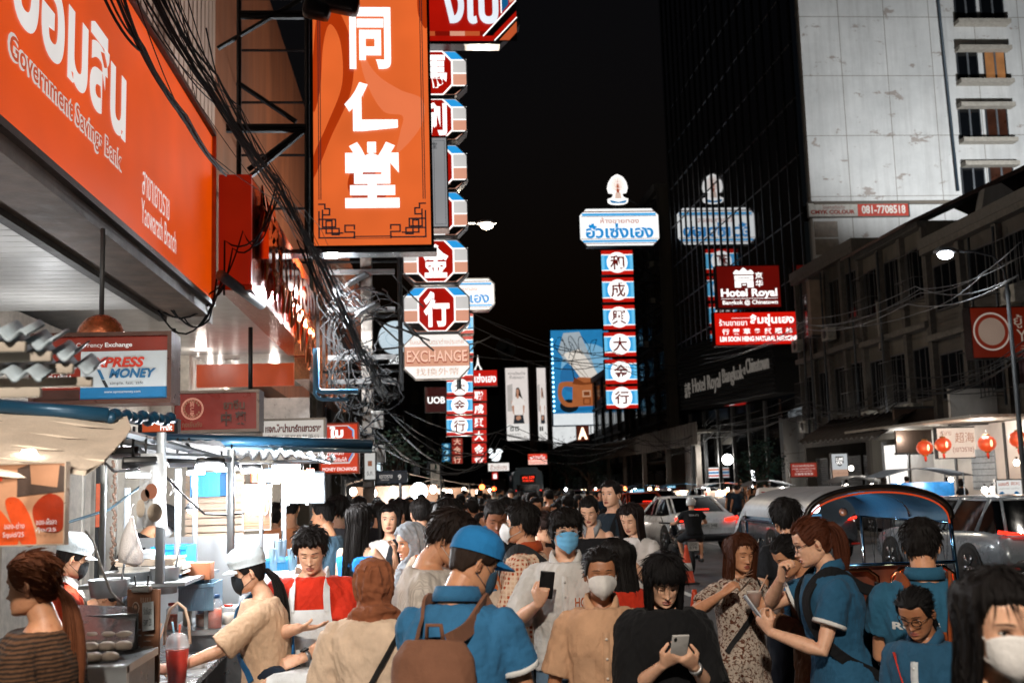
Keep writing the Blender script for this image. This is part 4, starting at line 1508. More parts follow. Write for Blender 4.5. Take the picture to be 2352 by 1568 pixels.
def draw(t, w, h, y, face, items, outline=None, name='panel'):
 U = lambda u: (u - .5) * w
 Vv = lambda v: h * (1 - v)
 step = .0025 + w * .0012
 m = MB()
 if face:
  m.poly([(p[0], y, p[1]) for p in outline] if outline else [(U(0), y, 0), (U(1), y, 0), (U(1), y, h), (U(0), y, h)], face)
  m.obj(name, t)
 L = MB(); S = MB()
 for i, it in enumerate(items):
  yy = y - step * (i + 1) * .5
  k = it[0]
  if k == 't':
   _, s, u0, v0, u1, v1, mat = it[:7]
   L.text(s, U(u0), Vv(v1), U(u1), Vv(v0), yy, mat, 0, it[7] if len(it) > 7 else 0, shear=it[8] if len(it) > 8 else 0)
  elif k == 'r':
   _, u0, v0, u1, v1, mat = it
   S.poly([(U(u0), yy, Vv(v1)), (U(u1), yy, Vv(v1)), (U(u1), yy, Vv(v0)), (U(u0), yy, Vv(v0))], mat)
  elif k == 'd':
   _, u, v, r, mat = it[:5]
   rz_ = r * w * (it[5] if len(it) > 5 else 1)
   S.poly([(U(u) + r * w * math.cos(a), yy, Vv(v) + rz_ * math.sin(a)) for a in np.linspace(0, 2 * math.pi, 32, endpoint=False)], mat)
  elif k == 'o':        # ring
   _, u, v, r, th, mat = it
   a = np.linspace(0, 2 * math.pi, 41)
   S.grid([[(U(u) + q * w * math.cos(b), yy, Vv(v) + q * w * math.sin(b)) for q in (r - th, r)] for b in a], mat, smooth=False)
  elif k == 'p':
   S.poly([(U(u), yy, Vv(v)) for u, v in it[1]], it[2])
  elif k == 'l':        # line strip
   pts, th, mat = it[1], it[2] * w, it[3]
   for (a, b), (c, d) in zip(pts, pts[1:]):
    A, B_ = Vector((U(a), 0, Vv(b))), Vector((U(c), 0, Vv(d)))
    dr = (B_ - A); ln = dr.length
    if ln < 1e-6:
     continue
    dr /= ln; nn = Vector((-dr.z, 0, dr.x)) * th / 2; e = dr * th / 2
    S.poly([(p.x, yy, p.z) for p in (A - e - nn, B_ + e - nn, B_ + e + nn, A - e + nn)], mat)
 if S.v:
  S.obj('artwork', t)
 if L.v:
  L.obj('lettering', t)
EW = em('#f4f2ef', 1.5, .06); EWd = em('#d8d4d0', .95, .12)
ER = em('#b01206', .95, .18); EB = em('#2a9be0', 1.1, .1); EP = em('#d99a80', 1.05, .14); EBk = em('#0a0506', .1)
EN = em('#1a6fa8', .7, .15)
# big vertical sign
OR = em('#ea6a30', 1.05, .28, .6); ORd = em('#c23c0c', .8, .12, 1); ORl = em('#ec7a4c', 1.0, .1, 1); NAVY = em('#2e3640', .35)
w2 = em('#fbf6f2', 1.5, .04)
def spline(pts, n=8):
 out = []
 for i in range(len(pts)):
  a, b, c, d = (np.array(pts[(i + j - 1) % len(pts)]) for j in range(4))
  for k in range(n):
   t = k / n
   out.append(tuple(.5 * (2 * b + (c - a) * t + (2 * a - 5 * b + 4 * c - d) * t * t + (3 * b - a - 3 * c + d) * t ** 3)))
 return out
def fret(u, v, su, sv):
 "corner key pattern as line strips, grows away from the corner"
 f = lambda a, b: (u + su * a, v - sv * b)
 return [[f(0, .11), f(.05, .11), f(.05, .095), f(.09, .095), f(.09, .075), f(.03, .075), f(.03, .09)],
   [f(0, .085), f(0, 0), f(.30, 0), f(.30, .018), f(.22, .018), f(.22, .04), f(.30, .04), f(.30, .028)],
   [f(0, .03), f(.17, .03), f(.17, .01), f(.11, .01), f(.11, .055), f(.06, .055), f(.06, .015), f(.2, .015)],
   [f(0, .06), f(.14, .06), f(.14, .035), f(.03, .035), f(.03, .07)]]
items = [('p', spline([(.0, .30), (.06, .1), (.2, .1), (.34, .25), (.33, .42), (.15, .6), (0, .75), (0, .67), (.12, .55), (.25, .4), (.24, .24), (.15, .17), (.09, .25), (.06, .42), (0, .5)]), ORd),
  ('p', spline([(.42, .12), (.44, .27), (.55, .36), (.75, .42), (.95, .46), (.93, .56), (.72, .66), (.75, .58), (.77, .52), (.6, .5), (.45, .38), (.4, .25)]), ORl),
  ('p', spline([(.3, .75), (.38, .68), (.5, .72), (.62, .8), (.55, .85), (.38, .84), (.3, .8)]), ORd),
  ('p', spline([(.95, .0), (1, 0), (1, .18), (.93, .14), (.92, .06)]), ORd)]
for uu in (.045, .062):
 items += [('l', [(uu, -.08), (uu, .83)], .007, NAVY), ('l', [(1 - uu, -.08), (1 - uu, .83)], .007, NAVY)]
items.append(('l', [(.34, .968), (.66, .968)], .010, NAVY)); items.append(('l', [(.34, .975), (.66, .975)], .005, NAVY))
for s_, u_ in ((1, .045), (-1, .955)):
 for st in fret(u_, .972, s_, 1.12):
  items.append(('l', st, .013, NAVY))
items += [('t', '同', .32, .108, .68, .345, w2, .035), ('t', '仁', .27, .395, .73, .58, w2, .045), ('t', '堂', .27, .62, .735, .865, w2, .04)]
t, w, h = sign('tall backlit orange vertical sign with three white Chinese characters and a swirl pattern', (722, -40, 985, 563), 20, OR, items, .35, frame='#18191a', fr=.05)
m = MB(); m.bx(-w / 2 - .9, w / 2 + .1, -.2, .25, -.14, -.06, paint('#8a8e92', .15, .9, .2, 3)); m.obj('rail', t)
sign('narrow pale vertical box sign half hidden behind the big orange sign', (994, 325, 1026, 527), 21.5, em('#a8a8aa', .75, .2, .6), [('l', [(.12, .03), (.12, .97), (.88, .97), (.88, .03), (.12, .03)], .03, em('#70747a', .4)), ('t', '堂', .0, .05, .35, .12, NAVY)], .5, frame='#6a5a50')
# octagon signs of the gold shop
big = [('p', [(.0, .0), (1, 0), (1, .86), (.0, .86)], ER)]
for k, mt in enumerate((EP, em('#c85a30', .9), em('#8a1206', .8), EP, em('#c85a30', .9), em('#8a1206', .8))):
 big.append(('p', [(k / 6 * .8, .87), ((k + 1) / 6 * .8, .87), ((k + 1) / 6 * .8, .93), (k / 6 * .8, .93)], mt))
big += [('p', [(.78, 1), (1, .68), (1, 1)], EBk), ('p', [(.70, .93), (.78, .93), (1, .60), (1, .46)], EBk), ('l', [(.70, .93), (1, .46)], .012, EW), ('l', [(.8, .99), (1, .69)], .01, EW), ('p', [(.84, .99), (.93, .99), (1, .88), (1, .74)], em('#c85a30', .9)),
  ('p', [(.87, -.2), (.93, -.2), (.93, .52), (.87, .62)], EN), ('l', [(.865, -.2), (.865, .63)], .01, EW), ('p', [(.94, -.2), (1, -.2), (1, .45), (.94, .5)], EP),
  ('t', 'ั่งใบ', .22, .1, .84, .78, em('#dfe6ee', 1.2), .03)]
sign('large red octagonal gold-shop sign with white Thai lettering at the top of the stack', (930, -70, 1184, 102), 26, ER, big, .4, .24, '#3a3c40', fr=.08)
oct_l = [('p', [(0, .5), (0, .18), (.17, .0), (.8, 0), (1, .2), (1, .5)], EWd), ('p', [(0, .52), (1, .52), (1, .78), (.82, 1), (.18, 1), (0, .78)], EP),
  ('p', [(.01, .19), (.17, .01), (.33, .01), (.22, .19)], EB), ('p', [(.99, .19), (.83, .01), (.67, .01), (.78, .19)], EB),
  ('p', [(.02, .80), (.22, .80), (.34, .99), (.19, .99)], EBk), ('p', [(.98, .80), (.78, .80), (.66, .99), (.81, .99)], EBk)]
for pts in ([(.22, .2), (0, .2)], [(.78, .2), (1, .2)], [(0, .79), (.22, .79)], [(1, .79), (.78, .79)], [(0, .51), (.22, .51)], [(1, .51), (.78, .51)]):
 oct_l.append(('l', pts, .018, EW))
oc = [(.23, .24), (.37, .02), (.63, .02), (.77, .24), (.77, .76), (.63, .98), (.37, .98), (.23, .76)]
oc2 = [(.5 + (a - .5) * 1.09, .5 + (b - .5) * 1.06) for a, b in oc]
for ch, y0, y1, x0, x1, lab in (('馬', 127, 226, 922, 1070, 'topmost below the big red octagon'), ('利', 236, 328, 923, 1070, 'second from the top'), ('泰', 341, 440, 924, 1071, 'third, half behind the narrow pale sign'),
        ('興', 448, 545, 925, 1072, 'fourth, beside the street lamp'), ('金', 557, 652, 928, 1073, 'below the orange vertical sign'), ('行', 664, 764, 929, 1076, 'lowest, above the exchange sign')):
 sign('octagonal red lightbox with a white Chinese character, ' + lab, (x0, y0, x1, y1), 27, EWd, oct_l + [('p', oc2, EW), ('p', oc, ER), ('t', ch, .30, .09, .70, .90, em('#fdfbf8', 1.6, .03), .04)], .5, .24, '#6a6e72', group='octagonal gold-shop lightboxes', fr=.03)
t, w, h = sign('white octagonal money exchange sign with orange letters, below the octagonal lightboxes', (930, 770, 1077, 870), 27, em('#f2ece6', 1.15, .06),
 [('p', [(0, .27), (1, .27), (1, .72), (0, .72)], em('#dca084', 1.0, .15)), ('t', 'รับแลกเงินตราต่างประเทศ', .08, .09, .92, .22, em('#d8a890', .9)),
 ('t', 'EXCHANGE', .02, .37, .98, .65, em('#b04018', .8), .03), ('t', 'EXCHANGE', .03, .36, .97, .62, em('#f0c4ae', 1.2), .01), ('t', '找換外幣', .17, .76, .84, .93, em('#dcb8a4', .9))], .3, .24, '#8a8076', fr=.02)
m = MB(); pl = paint('#2b2d30', .5, .4)
for x in (-.9, .55):
 m.loft([(x, .36, -.2), (x, .36, 15)], .06, pl, 8)
for k in range(9):
 m.loft([(-5.4, .3, .3 + k * 1.4), (.6, .36, .3 + k * 1.4)], .035, pl, 6)
tag(m.obj('sign_mast', None, (t.location.x, 27.35, t.location.z)), 'dark steel mast and arms carrying the stacked octagonal lightboxes', 'frame')
# Hua-style gold shop pylons
LB = em('#3aa4e0', 1.1, .1); TR = em('#b8502a', .9); RD = em('#c41a10', 1.0, .12); BR = em('#7a2416', .6)
def board(rect, Y, label, left=False, group='white gold-shop boards'):
 return sign(label, rect, Y, em('#f6f6f4', 1.25, .04), [('r', .04, .06, .96, .09, BR), ('r', .03, .12, .97, .19, LB), ('r', .02, .20, .98, .215, BR), ('r', .01, .81, .99, .825, BR), ('r', .03, .85, .97, .91, LB), ('r', .04, .93, .96, .95, BR),
  ('t', 'ห้างขายทอง', .26, .24, .75, .40, TR, .01), ('t', 'ฮั่วเซ่งเฮง', .07, .40, .93, .80, em('#1490d8', 1.0, .1), .035)], .7, .18, '#8a8c90', group=group, fr=.04)
def boxes(x0, x1, ys, chars, Y, where, dx=0, group='red and blue character boxes of the gold shop pylons', rd=RD):
 for i, (ch, (ya, yb)) in enumerate(zip(chars, ys)):
  o = dx * i
  sign('red and blue striped box with the character %s, %s' % (ch, where), (x0 + o, ya, x1 + o, yb), Y, EW,
   [('r', 0, 0, 1, .16, rd), ('r', 0, .84, 1, 1, rd), ('r', 0, .18, 1, .82, LB), ('r', 0, .16, 1, .2, EW), ('r', 0, .8, 1, .84, EW), ('r', 0, .19, .1, .81, em('#68c0ec', 1.1)), ('r', .9, .19, 1, .81, em('#68c0ec', 1.1)), ('d', .5, .5, .33, EW, 1), ('t', ch, .27, .2, .73, .8, em('#7a1408', .7), .02)], .6, 0, '#2a1a16', group=group, fr=.02)
board((1331, 482, 1511, 566), 83, 'white gold-shop board with blue Thai name on top of the tall pylon')
boxes(1380, 1452, [(577, 632), (639, 695), (702, 757), (764, 819), (826, 882), (888, 938)], '和成興大金行', 83, 'on the tall pylon under the white board', 2.2)
c, w, h = pos(1394, 402, 1442, 470, 83)
t = T('pagoda_emblem', 'white illuminated pagoda emblem standing on top of the gold-shop board', 'emblem', (c.x, c.y, c.z - h / 2))
dome = [(.0, .0), (.5, -.0)]
o_ = [(.04, .93), (.2, .98), (.5, 1), (.8, .98), (.96, .93), (.98, .82), (.86, .80), (.74, .74), (.7, .62), (.92, .60), (.98, .45), (.92, .25), (.78, .1), (.6, .02), (.5, 0), (.4, .02), (.22, .1), (.08, .25), (.02, .45), (.08, .6), (.3, .62), (.26, .74), (.14, .80), (.02, .82)]
MB().prism([((u - .5) * w, h * (1 - v)) for u, v in o_], -.18, .18, em('#f6f2ee', 1.4, .05)).obj('shield', t)
it = [('l', [(.5 + .06 * math.sin(a), .56 - .1 * math.cos(a)), (.5 + .36 * math.sin(a), .5 - .42 * math.cos(a))], .022, em('#e0b8a4', 1)) for a in np.linspace(-1.5, 1.5, 17)]
it += [('p', [(.43, .62), (.5, .14), (.57, .62)], TR), ('p', [(.34, .82), (.38, .62), (.62, .62), (.66, .82)], em('#e6c8b8', 1)), ('p', spline([(.1, .88), (.3, .90), (.5, .93), (.7, .90), (.9, .88), (.8, .97), (.5, .98), (.2, .97)]), em('#3a8ac0', .9)), ('l', [(.43, .3), (.57, .3)], .02, EW), ('l', [(.4, .48), (.6, .48)], .02, EW)]
draw(t, w, h, -.19, None, it)
# lattice tower behind the pylon
t = T('lattice_tower', 'black steel lattice tower behind the tall gold-shop pylon', 'tower', (P(1480, 900, 84.5).x, 84.5, 0))
m = MB(); st_ = paint('#26282b', .5, .5)
for x in (-1.2, 2.2):
 for y in (0, 2):
  m.loft([(x, y, 0), (x, y, 24.5)], .1, st_, 6)
for k in range(14):
 z = k * 1.75
 m.loft([(-1.2, 0, z), (2.2, 0, z + 1.75)], .05, st_, 5); m.loft([(2.2, 0, z), (-1.2, 0, z + 1.75)], .05, st_, 5); m.loft([(-1.2, 0, z), (2.2, 0, z)], .06, st_, 5)
for x in (3.0, 4.2):
 m.loft([(x, 1, 0), (x, 1, 27)], .1, st_, 6)
for k in range(16):
 m.loft([(3, 1, k * 1.7), (4.2, 1, k * 1.7 + 1.7)], .05, st_, 5); m.loft([(4.2, 1, k * 1.7), (3, 1, k * 1.7 + 1.7)], .05, st_, 5)
m.obj('lattice', t)
# the same shop's pylon on the left
board((985, 645, 1133, 713), 44, 'white gold-shop board with blue Thai letters sticking out behind the lowest octagonal lightbox')
boxes(1027, 1086, [(722, 768), (775, 820), (826, 871), (872, 908), (911, 951), (956, 1000)], '和成興大金行', 44, 'on the pylon behind the exchange sign', -.3)
for i, (ch, ya, yb) in enumerate((('聯', 896, 921), ('成', 926, 953), ('興', 957, 983), ('大', 987, 1014), ('金', 1018, 1046), ('行', 1049, 1062))):
 sign('red lightbox with the white character %s in the far red column' % ch, (1084, ya, 1117, yb), 58, em('#c81c10', 1.0, .1), [('t', ch, .15, .1, .8, .9, EW, .03)], .4, group='red character boxes of the far column', fr=.02)
sign('small red lightbox with white Thai letters under the miniature tower', (1087, 851, 1141, 886), 58, em('#c41a10', 1.0, .1), [('t', 'เซ่งเฮง', .04, .2, .96, .8, EW, .03)], .4)
c, w, h = pos(1087, 814, 1108, 850, 58)
t = T('tower_ornament', 'white lit lattice tower ornament above the small red Thai sign', 'ornament', (c.x, 58, c.z - h / 2))
MB().prism([(-.5 * w, 0), (-.25 * w, 0), (-.1 * w, .3 * h), (.1 * w, .3 * h), (.25 * w, 0), (.5 * w, 0), (.2 * w, .3 * h), (.16 * w, .36 * h), (.05 * w, .75 * h), (0, h), (-.05 * w, .75 * h), (-.16 * w, .36 * h), (-.2 * w, .3 * h)], -.06, .06, em('#f2efe9', 1.3)).obj('ornament_body', t)
for ch, ya, yb in (('大', 1006, 1022), ('金', 1024, 1043), ('行', 1046, 1064)):
 sign('small dim red lightbox with the character %s low behind the striped pylon' % ch, (1038, ya, 1062, yb), 70, em('#a0281a', .8, .2), [('t', ch, .15, .05, .85, .95, em('#e8b8a0', 1), .03)], .4, group='small dim red character boxes')
for ya, yb in ((1018, 1030), (1032, 1044), (1046, 1060)):
 sign('small blue lightbox in a column left of the striped pylon', (1015, ya, 1034, yb), 72, em('#1d6a94', .8, .3), [('d', .5, .5, .3, em('#8ec8e0', 1), .8)], .4, group='small blue lightboxes')
sign('dark red square bank sign with three white letters', (977, 890, 1026, 946), 50, em('#4a0c06', .5, .2), [('t', 'UOB', .1, .38, .92, .66, EW, .03)], .3)
c, w, h = pos(886, 738, 930, 812, 45)
t = T('round_sign', 'round white backlit sign crossed by cables left of the exchange sign', 'sign', (c.x, 45, c.z - h / 2))
MB().lathe([(w * .9, 0), (w * .92, .3), (.001, .3)], (0, 0, 0), paint('#555a60', .4), 40, Matrix.Translation((0, .3, h / 2)) @ Matrix.Rotation(R(90), 4, 'X')).obj('case', t)
MB().lathe([(.001, 0), (w * .88, 0)], (0, 0, 0), em('#cfe0ea', .9, .15), 40, Matrix.Translation((0, -.01, h / 2)) @ Matrix.Rotation(R(90), 4, 'X')).obj('panel', t)
draw(t, w, h, -.02, None, [('l', spline([(.0, .5), (.3, .3), (.6, .35), (.8, .6), (.5, .75), (.2, .7)]), .02, em('#8ab0c4', .8))])
sign('white strip sign with black letters under the round white sign', (893, 818, 926, 836), 45, em('#e8eef0', 1.2), [('t', 'LAD', .0, .15, .9, .9, EBk, .03)], .3)
# advertising screens
def lady(u0, v0, sc_):
 q = lambda pts: [(u0 + a * sc_[0], v0 + b * sc_[1]) for a, b in pts]
 sk_, hr, wh, jn = em('#c08c72', .9), em('#1c1210', .3), em('#e8e0da', 1.0), em('#3a4048', .5)
 return [('p', q(spline([(.44, .05), (.56, .03), (.64, .12), (.70, .25), (.78, .36), (.66, .34), (.6, .26), (.42, .28), (.38, .35), (.40, .2)], 4)), hr), ('p', q([(.14, .40), (.26, .36), (.36, .66), (.56, .84), (.5, .9), (.24, .72)]), sk_), ('p', q([(.88, .38), (.8, .36), (.74, .66), (.56, .84), (.62, .92), (.82, .7)]), sk_),
   ('p', q(spline([(.36, .30), (.44, .27), (.5, .31), (.58, .27), (.72, .32), (.88, .40), (.86, .52), (.76, .52), (.74, .76), (.32, .76), (.3, .52), (.18, .52), (.2, .4)], 4)), wh), ('p', q([(.3, .77), (.76, .77), (.82, 1), (.24, 1)]), jn), ('p', q([(.45, .2), (.55, .2), (.57, .3), (.5, .33), (.43, .3)]), sk_),
   ('p', q(spline([(.5, .06), (.57, .1), (.57, .18), (.52, .235), (.48, .235), (.44, .18), (.44, .1)], 4)), sk_), ('p', q([(.4, .80), (.6, .78), (.66, .86), (.5, .92), (.38, .88)]), sk_)]
sc_f = em('#e6dcd6', .95, .06)
ad = [('t', 'ความเรียบง่าย', .12, .05, .9, .095, em('#5a5450', .5)), ('t', 'ที่ไม่ธรรมดา', .18, .105, .82, .15, em('#5a5450', .5)), ('p', [(.06, .24), (.3, .22), (.3, .6), (.06, .6)], em('#c8c0ba', .8)), ('r', 0, .775, 1, 1, em('#eae6e2', 1.0))] + lady(.1, .26, (.85, .51)) + [('r', 0, .775, 1, .785, em('#eae6e2', 1.0)),
 ('r', .14, .81, .31, .87, EBk), ('t', '品品', .16, .82, .29, .86, EW), ('r', .37, .81, .54, .87, EBk), ('t', 'U', .41, .82, .5, .86, EW, .03), ('t', 'เสื้อยืดผู้หญิง', .08, .90, .6, .93, em('#8a8480', .6)), ('t', 'U Crew Neck   490', .06, .94, .9, .965, em('#8a8480', .6))]
t, w, h = sign('tall lit advertising screen showing a long-haired woman in a white T-shirt', (1162, 845, 1213, 1011), 150, sc_f, ad, 1.0, frame='#2c2c30', name='advertising_screen', cat='billboard', fr=.3)
m = MB(); m.bx(-w / 2 - 1, w / 2 + .6, 1, 2, -8, 0, W2); m.bx(-w / 2 - .8, -w / 2 - .5, .55, 1, -8, h, W2); m.obj('support', t)
sign('narrower second advertising screen turned away beside the woman in a white T-shirt', (1234, 845, 1254, 1011), 150, sc_f, [it_ for it_ in ad if it_[0] != 't'], 1.0, frame='#2c2c30', name='advertising_screen', cat='billboard', fr=.15)
for x, wd in ((1219, 8), (1228, 6), (1259, 6)):
 c, w, h = pos(x - wd / 2, 830, x + wd / 2, 1020, 149)
 m = MB(); m.bx(-w / 2, w / 2, 0, .4, -6, h, paint('#5a3a28', .4, .3)); tag(m.obj('facade_fin', None, (c.x, c.y, c.z - h / 2)), 'brown lit fin beside the advertising screens', 'facade panel', 'brown fins of the screen building')
# handbag billboard
bgm, bgl, tan, tan2, jean, dk_ = em('#2a86c0', .85, .15), em('#7fb6d8', .9, .1), em('#b4673a', .85, .15), em('#8a4622', .7), em('#a8b4bc', .9, .15), em('#1c2830', .4)
bag = [('p', [(0, .84), (1, .80), (1, .84), (0, .87)], em('#1c74b0', .8)), ('d', .62, .40, .46, bgl, .9), ('d', .36, .5, .22, em('#2e78b0', .8), 1.2), ('p', [(.12, .22), (.22, .03), (.5, .02), (.62, .2), (.8, .5), (.7, .62), (.45, .45), (.2, .3)], jean), ('p', [(.2, .25), (.5, .2), (.8, .48), (.72, .6), (.48, .5)], em('#e0d8ce', 1.0)), ('l', [(.28, .32), (.6, .52)], .012, em('#a89484', .8)), ('l', [(.4, .3), (.62, .5)], .01, em('#a89484', .8)),
 ('d', .28, .8, .16, dk_, .7), ('p', spline([(.1, .6), (.16, .55), (.36, .55), (.36, .6), (.2, .6), (.16, .68), (.24, .76), (.36, .77), (.36, .81), (.2, .8), (.1, .72)]), tan), ('p', [(.35, .57), (.45, .5), (1, .52), (1, .8), (.33, .81)], tan), ('p', [(.35, .57), (.38, .5), (.55, .56), (1, .545), (1, .56), (.5, .585)], tan2),
 ('r', .51, .64, .66, .71, em('#d0a080', .8)), ('r', .535, .655, .635, .695, tan2), ('r', .52, .72, .65, .79, tan2), ('r', .54, .73, .63, .78, tan), ('l', [(.38, .52), (.34, .36), (.44, .2)], .014, dk_), ('l', [(.36, .15), (.3, .3)], .01, em('#506878', .6)), ('r', 0, .88, 1, 1, em('#dfe4e6', 1.05, .08))]
t, w, h = sign('large blue billboard of a brown handbag and a canvas shoe', (1267, 758, 1400, 975), 120, bgm, bag, .8, frame='#28506c', name='billboard', cat='billboard', fr=.12)
for k in range(16):
 m = MB().ell((-w / 2 + .1, -.6, h * (.15 + .05 * k)), (.12, .12, .12), em('#9fe0ff', 5), 10, 6); o = m.obj('bulb', t)
m = MB()
for k in range(5):
 cx = -w / 2 + w * (.1 + .16 * k)
 m.loft([(cx + .55 * math.sin(q) + .3 * math.sin(q * .5 + k), -1.2, h * .82 + .9 * math.cos(q + k) + .25 * math.sin(2 * q)) for q in np.linspace(0, 6, 22)], .035, paint('#111214', .5), 5)
tag(m.obj('curled_wire', None, tuple(t.location)), 'curling black decorative wire in front of the handbag billboard', 'wire')
sign('lit white hoarding slanting under the handbag billboard', (1270, 978, 1385, 1040), 121, em('#dfe2e2', 1.05, .15), [('p', [(0, 1), (0, .8), (1, .15), (1, 1)], em('#0e0f12', .1)), ('l', [(.0, .85), (1, .2)], .02, FR)], .3)
sign('small glowing letter A sign under the hoarding', (1324, 978, 1352, 1012), 110, em('#6a3020', .5), [('t', 'A', .1, .1, .9, .9, em('#ffd8b8', 2.5), .05)], .3)
sign('small red and white shop sign hanging in the middle distance', (1213, 1042, 1256, 1066), 95, em('#d8402c', 1.2), [('r', 0, .55, 1, 1, em('#f0b8a8', 1.4)), ('t', '๏ทองดี๏', .1, .1, .9, .48, EW), ('t', 'ร้านขายของชำ', .05, .62, .95, .9, em('#a83020', .8))], .3)
sign('pale shop sign with faint orange letters below the white bird figure', (1121, 1063, 1169, 1081), 90, em('#e6e0da', 1.15), [('t', 'ฮั่วเซ่งฮง', .1, .15, .9, .85, em('#c09080', .8))], .3)
c, w, h = pos(1120, 1028, 1155, 1058, 90)
t = T('neon_figure', 'white neon bird figure above the pale shop sign', 'sign', (c.x, 90, c.z - h / 2))
MB().prism([((u - .5) * w, (1 - v) * h) for u, v in spline([(.05, .3), (.15, .05), (.35, .12), (.38, .45), (.55, .35), (.6, .12), (.85, .1), (1, .3), (.9, .42), (.85, .7), (.7, 1), (.3, .98), (.28, .8), (.05, .7), (.2, .5)], 5)], -.08, .08, em('#eef4f6', 1.5)).obj('figure', t)
sign('small red sign with a white mark low in the far crowd street', (1130, 1084, 1143, 1100), 92, em('#b81810', 1.1), [('p', [(.2, .9), (.25, .2), (.4, .4), (.5, .1), (.62, .4), (.78, .15), (.85, .9)], EW)], .3)
sign('white vertical banner with faint Thai letters hanging at the edge of the far stalls', (989, 1064, 1010, 1116), 40, paint('#c4c2be', .6, 0, .1, 2), [('t', 'เล่ง', .2, .1, .8, .3, paint('#5a5a5c')), ('t', 'เกา', .2, .4, .8, .6, paint('#5a5a5c')), ('t', 'ลัก', .2, .7, .8, .9, paint('#5a5a5c'))], .1)
t, w, h = sign('dark blue street-name plate with small white letters and the number 9', (868, 1084, 932, 1106), 22, paint('#12304a', .35), [('t', 'เยาวราช', .06, .25, .52, .6, EWd), ('t', 'Yaowarat', .1, .68, .4, .82, EWd), ('t', '9', .72, .25, .84, .8, EWd, .02)], .04, frame='#0e2438')
MB().loft([(w * .3, .08, -2.2), (w * .3, .08, h)], .03, FR, 8).obj('post', t)
# hotel and medicine signs on the right
DR = em('#7a0f08', .62, .35, .5)
sign('dark red hotel box sign with a white gate emblem and English name', (1645, 613, 1788, 707), 56, DR, [('p', spline([(.28, .2), (.31, .09), (.36, .12), (.4, .07), (.43, .04), (.46, .07), (.5, .12), (.55, .09), (.58, .2)], 4), EW), ('r', .30, .2, .56, .22, DR), ('r', .28, .23, .58, .34, EW), ('r', .33, .28, .53, .295, DR), ('r', .28, .355, .58, .52, EW), ('r', .38, .41, .48, .52, DR), ('r', .40, .44, .46, .47, EW),
 ('t', '京', .61, .15, .73, .32, EW, .02), ('t', '华', .61, .34, .73, .51, EW, .02), ('t', 'Hotel Royal', .05, .55, .95, .80, EW, .035), ('r', .05, .785, .95, .795, EW), ('t', 'Bangkok @ Chinatown', .07, .825, .95, .96, EW, .02)], .5, frame='#2a1210', fr=.05)
sign('bright red medicine shop box sign with Thai, Chinese and English words', (1640, 719, 1833, 792), 53.5, em('#d01408', 1.05, .14), [('t', 'ร้านขายยา', .05, .2, .38, .40, EW, .01), ('t', 'ลิ้มชุ่นเฮง', .42, .06, .94, .43, EW, .035), ('l', [(.2, .17), (.42, .17)], .004, EW)] + [('t', ch, .08 + i * .125, .5, .165 + i * .125, .68, EW, .02) for i, ch in enumerate('行藥草參興順林')] + [('t', 'LIM SOON HENG NATURAL MEDICINE', .05, .74, .96, .90, EW, .045)], .5, frame='#4a0c08', fr=.05)
sign('small white and red sign board with a phone number on the white wall', (1857, 467, 2086, 497), 52.2, paint('#a8a49c', .6), [('r', .49, .0, 1, 1, paint('#b02a0c', .4)), ('t', 'โฆษณาติดต่อ', .14, .12, .36, .42, paint('#7a3020')), ('t', 'CMYK COLOUR', .02, .5, .46, .82, paint('#8a2410'), .04), ('t', '081-7708518', .53, .18, .97, .82, paint('#d8d2ca'), .03)], .1, frame='#55504a', name='wall_sign', fr=.02)
t, w, h = sign('dark red sign with a round emblem hanging at the right edge of the street', (2224, 708, 2420, 821), 30, em('#6a1a08', .5, .25, .8), [('d', .235, .48, .205, em('#b8a498', .5), 1), ('d', .235, .48, .195, em('#7a2412', .5), 1), ('d', .235, .48, .155, em('#a08878', .45), 1), ('o', .235, .48, .215, .012, em('#c8b8ac', .5)), ('t', 'ยู้', .5, .15, .6, .42, em('#b0a090', .5)), ('t', 'สุกี้', .63, .25, .8, .42, em('#b0a090', .5)), ('t', 'Yoo', .52, .45, .85, .7, em('#b0a090', .5)), ('t', '二一 ·', .55, .78, .75, .84, em('#b0a090', .5))], .4, frame='#1c1412')
sign('small dark red sign with rows of pale Thai writing on the far pavement', (1814, 1063, 1874, 1094), 38, em('#9a2010', .65), [('t', 'ร้านขายยาลิ้มชุ่นเฮง', .08, .1, .9, .3, EWd), ('t', 'ขายส่ง ยาสมุนไพร ต่างๆ', .06, .35, .94, .5, EWd), ('t', 'โสม รังนก หูฉลาม', .2, .53, .8, .66, EWd), ('t', '行藥草參茸燕', .15, .72, .85, .9, EWd)], .2)
sign('white watch-brand sign with a square black logo over a closed shutter', (1909, 1042, 1945, 1098), 40, em('#c4cace', .8, .08), [('p', [(.24, .1), (.76, .1), (.76, .36), (.62, .47), (.5, .51), (.38, .47), (.24, .36)], EBk), ('t', 'LUMI', .28, .15, .72, .27, EW, .03), ('t', 'NOX', .3, .29, .7, .43, EW, .03), ('r', 0, .64, 1, 1, em('#c8a088', .7)), ('t', 'นาฬิกาสวิส', .1, .74, .9, .84, em('#a87860', .6))], .2)
sign('lit convenience store sign with red and blue stripes and a white 7', (1626, 1073, 1698, 1096), 62, em('#eef0f0', 1.3), [('r', 0, .12, 1, .28, em('#d86a3a', 1)), ('r', 0, .4, 1, .6, em('#3a88c0', 1)), ('r', 0, .72, 1, .88, em('#c83c2c', 1)), ('r', .38, .05, .62, .95, EW), ('t', '7', .44, .14, .56, .86, em('#c8382c', 1), .03)], .3)
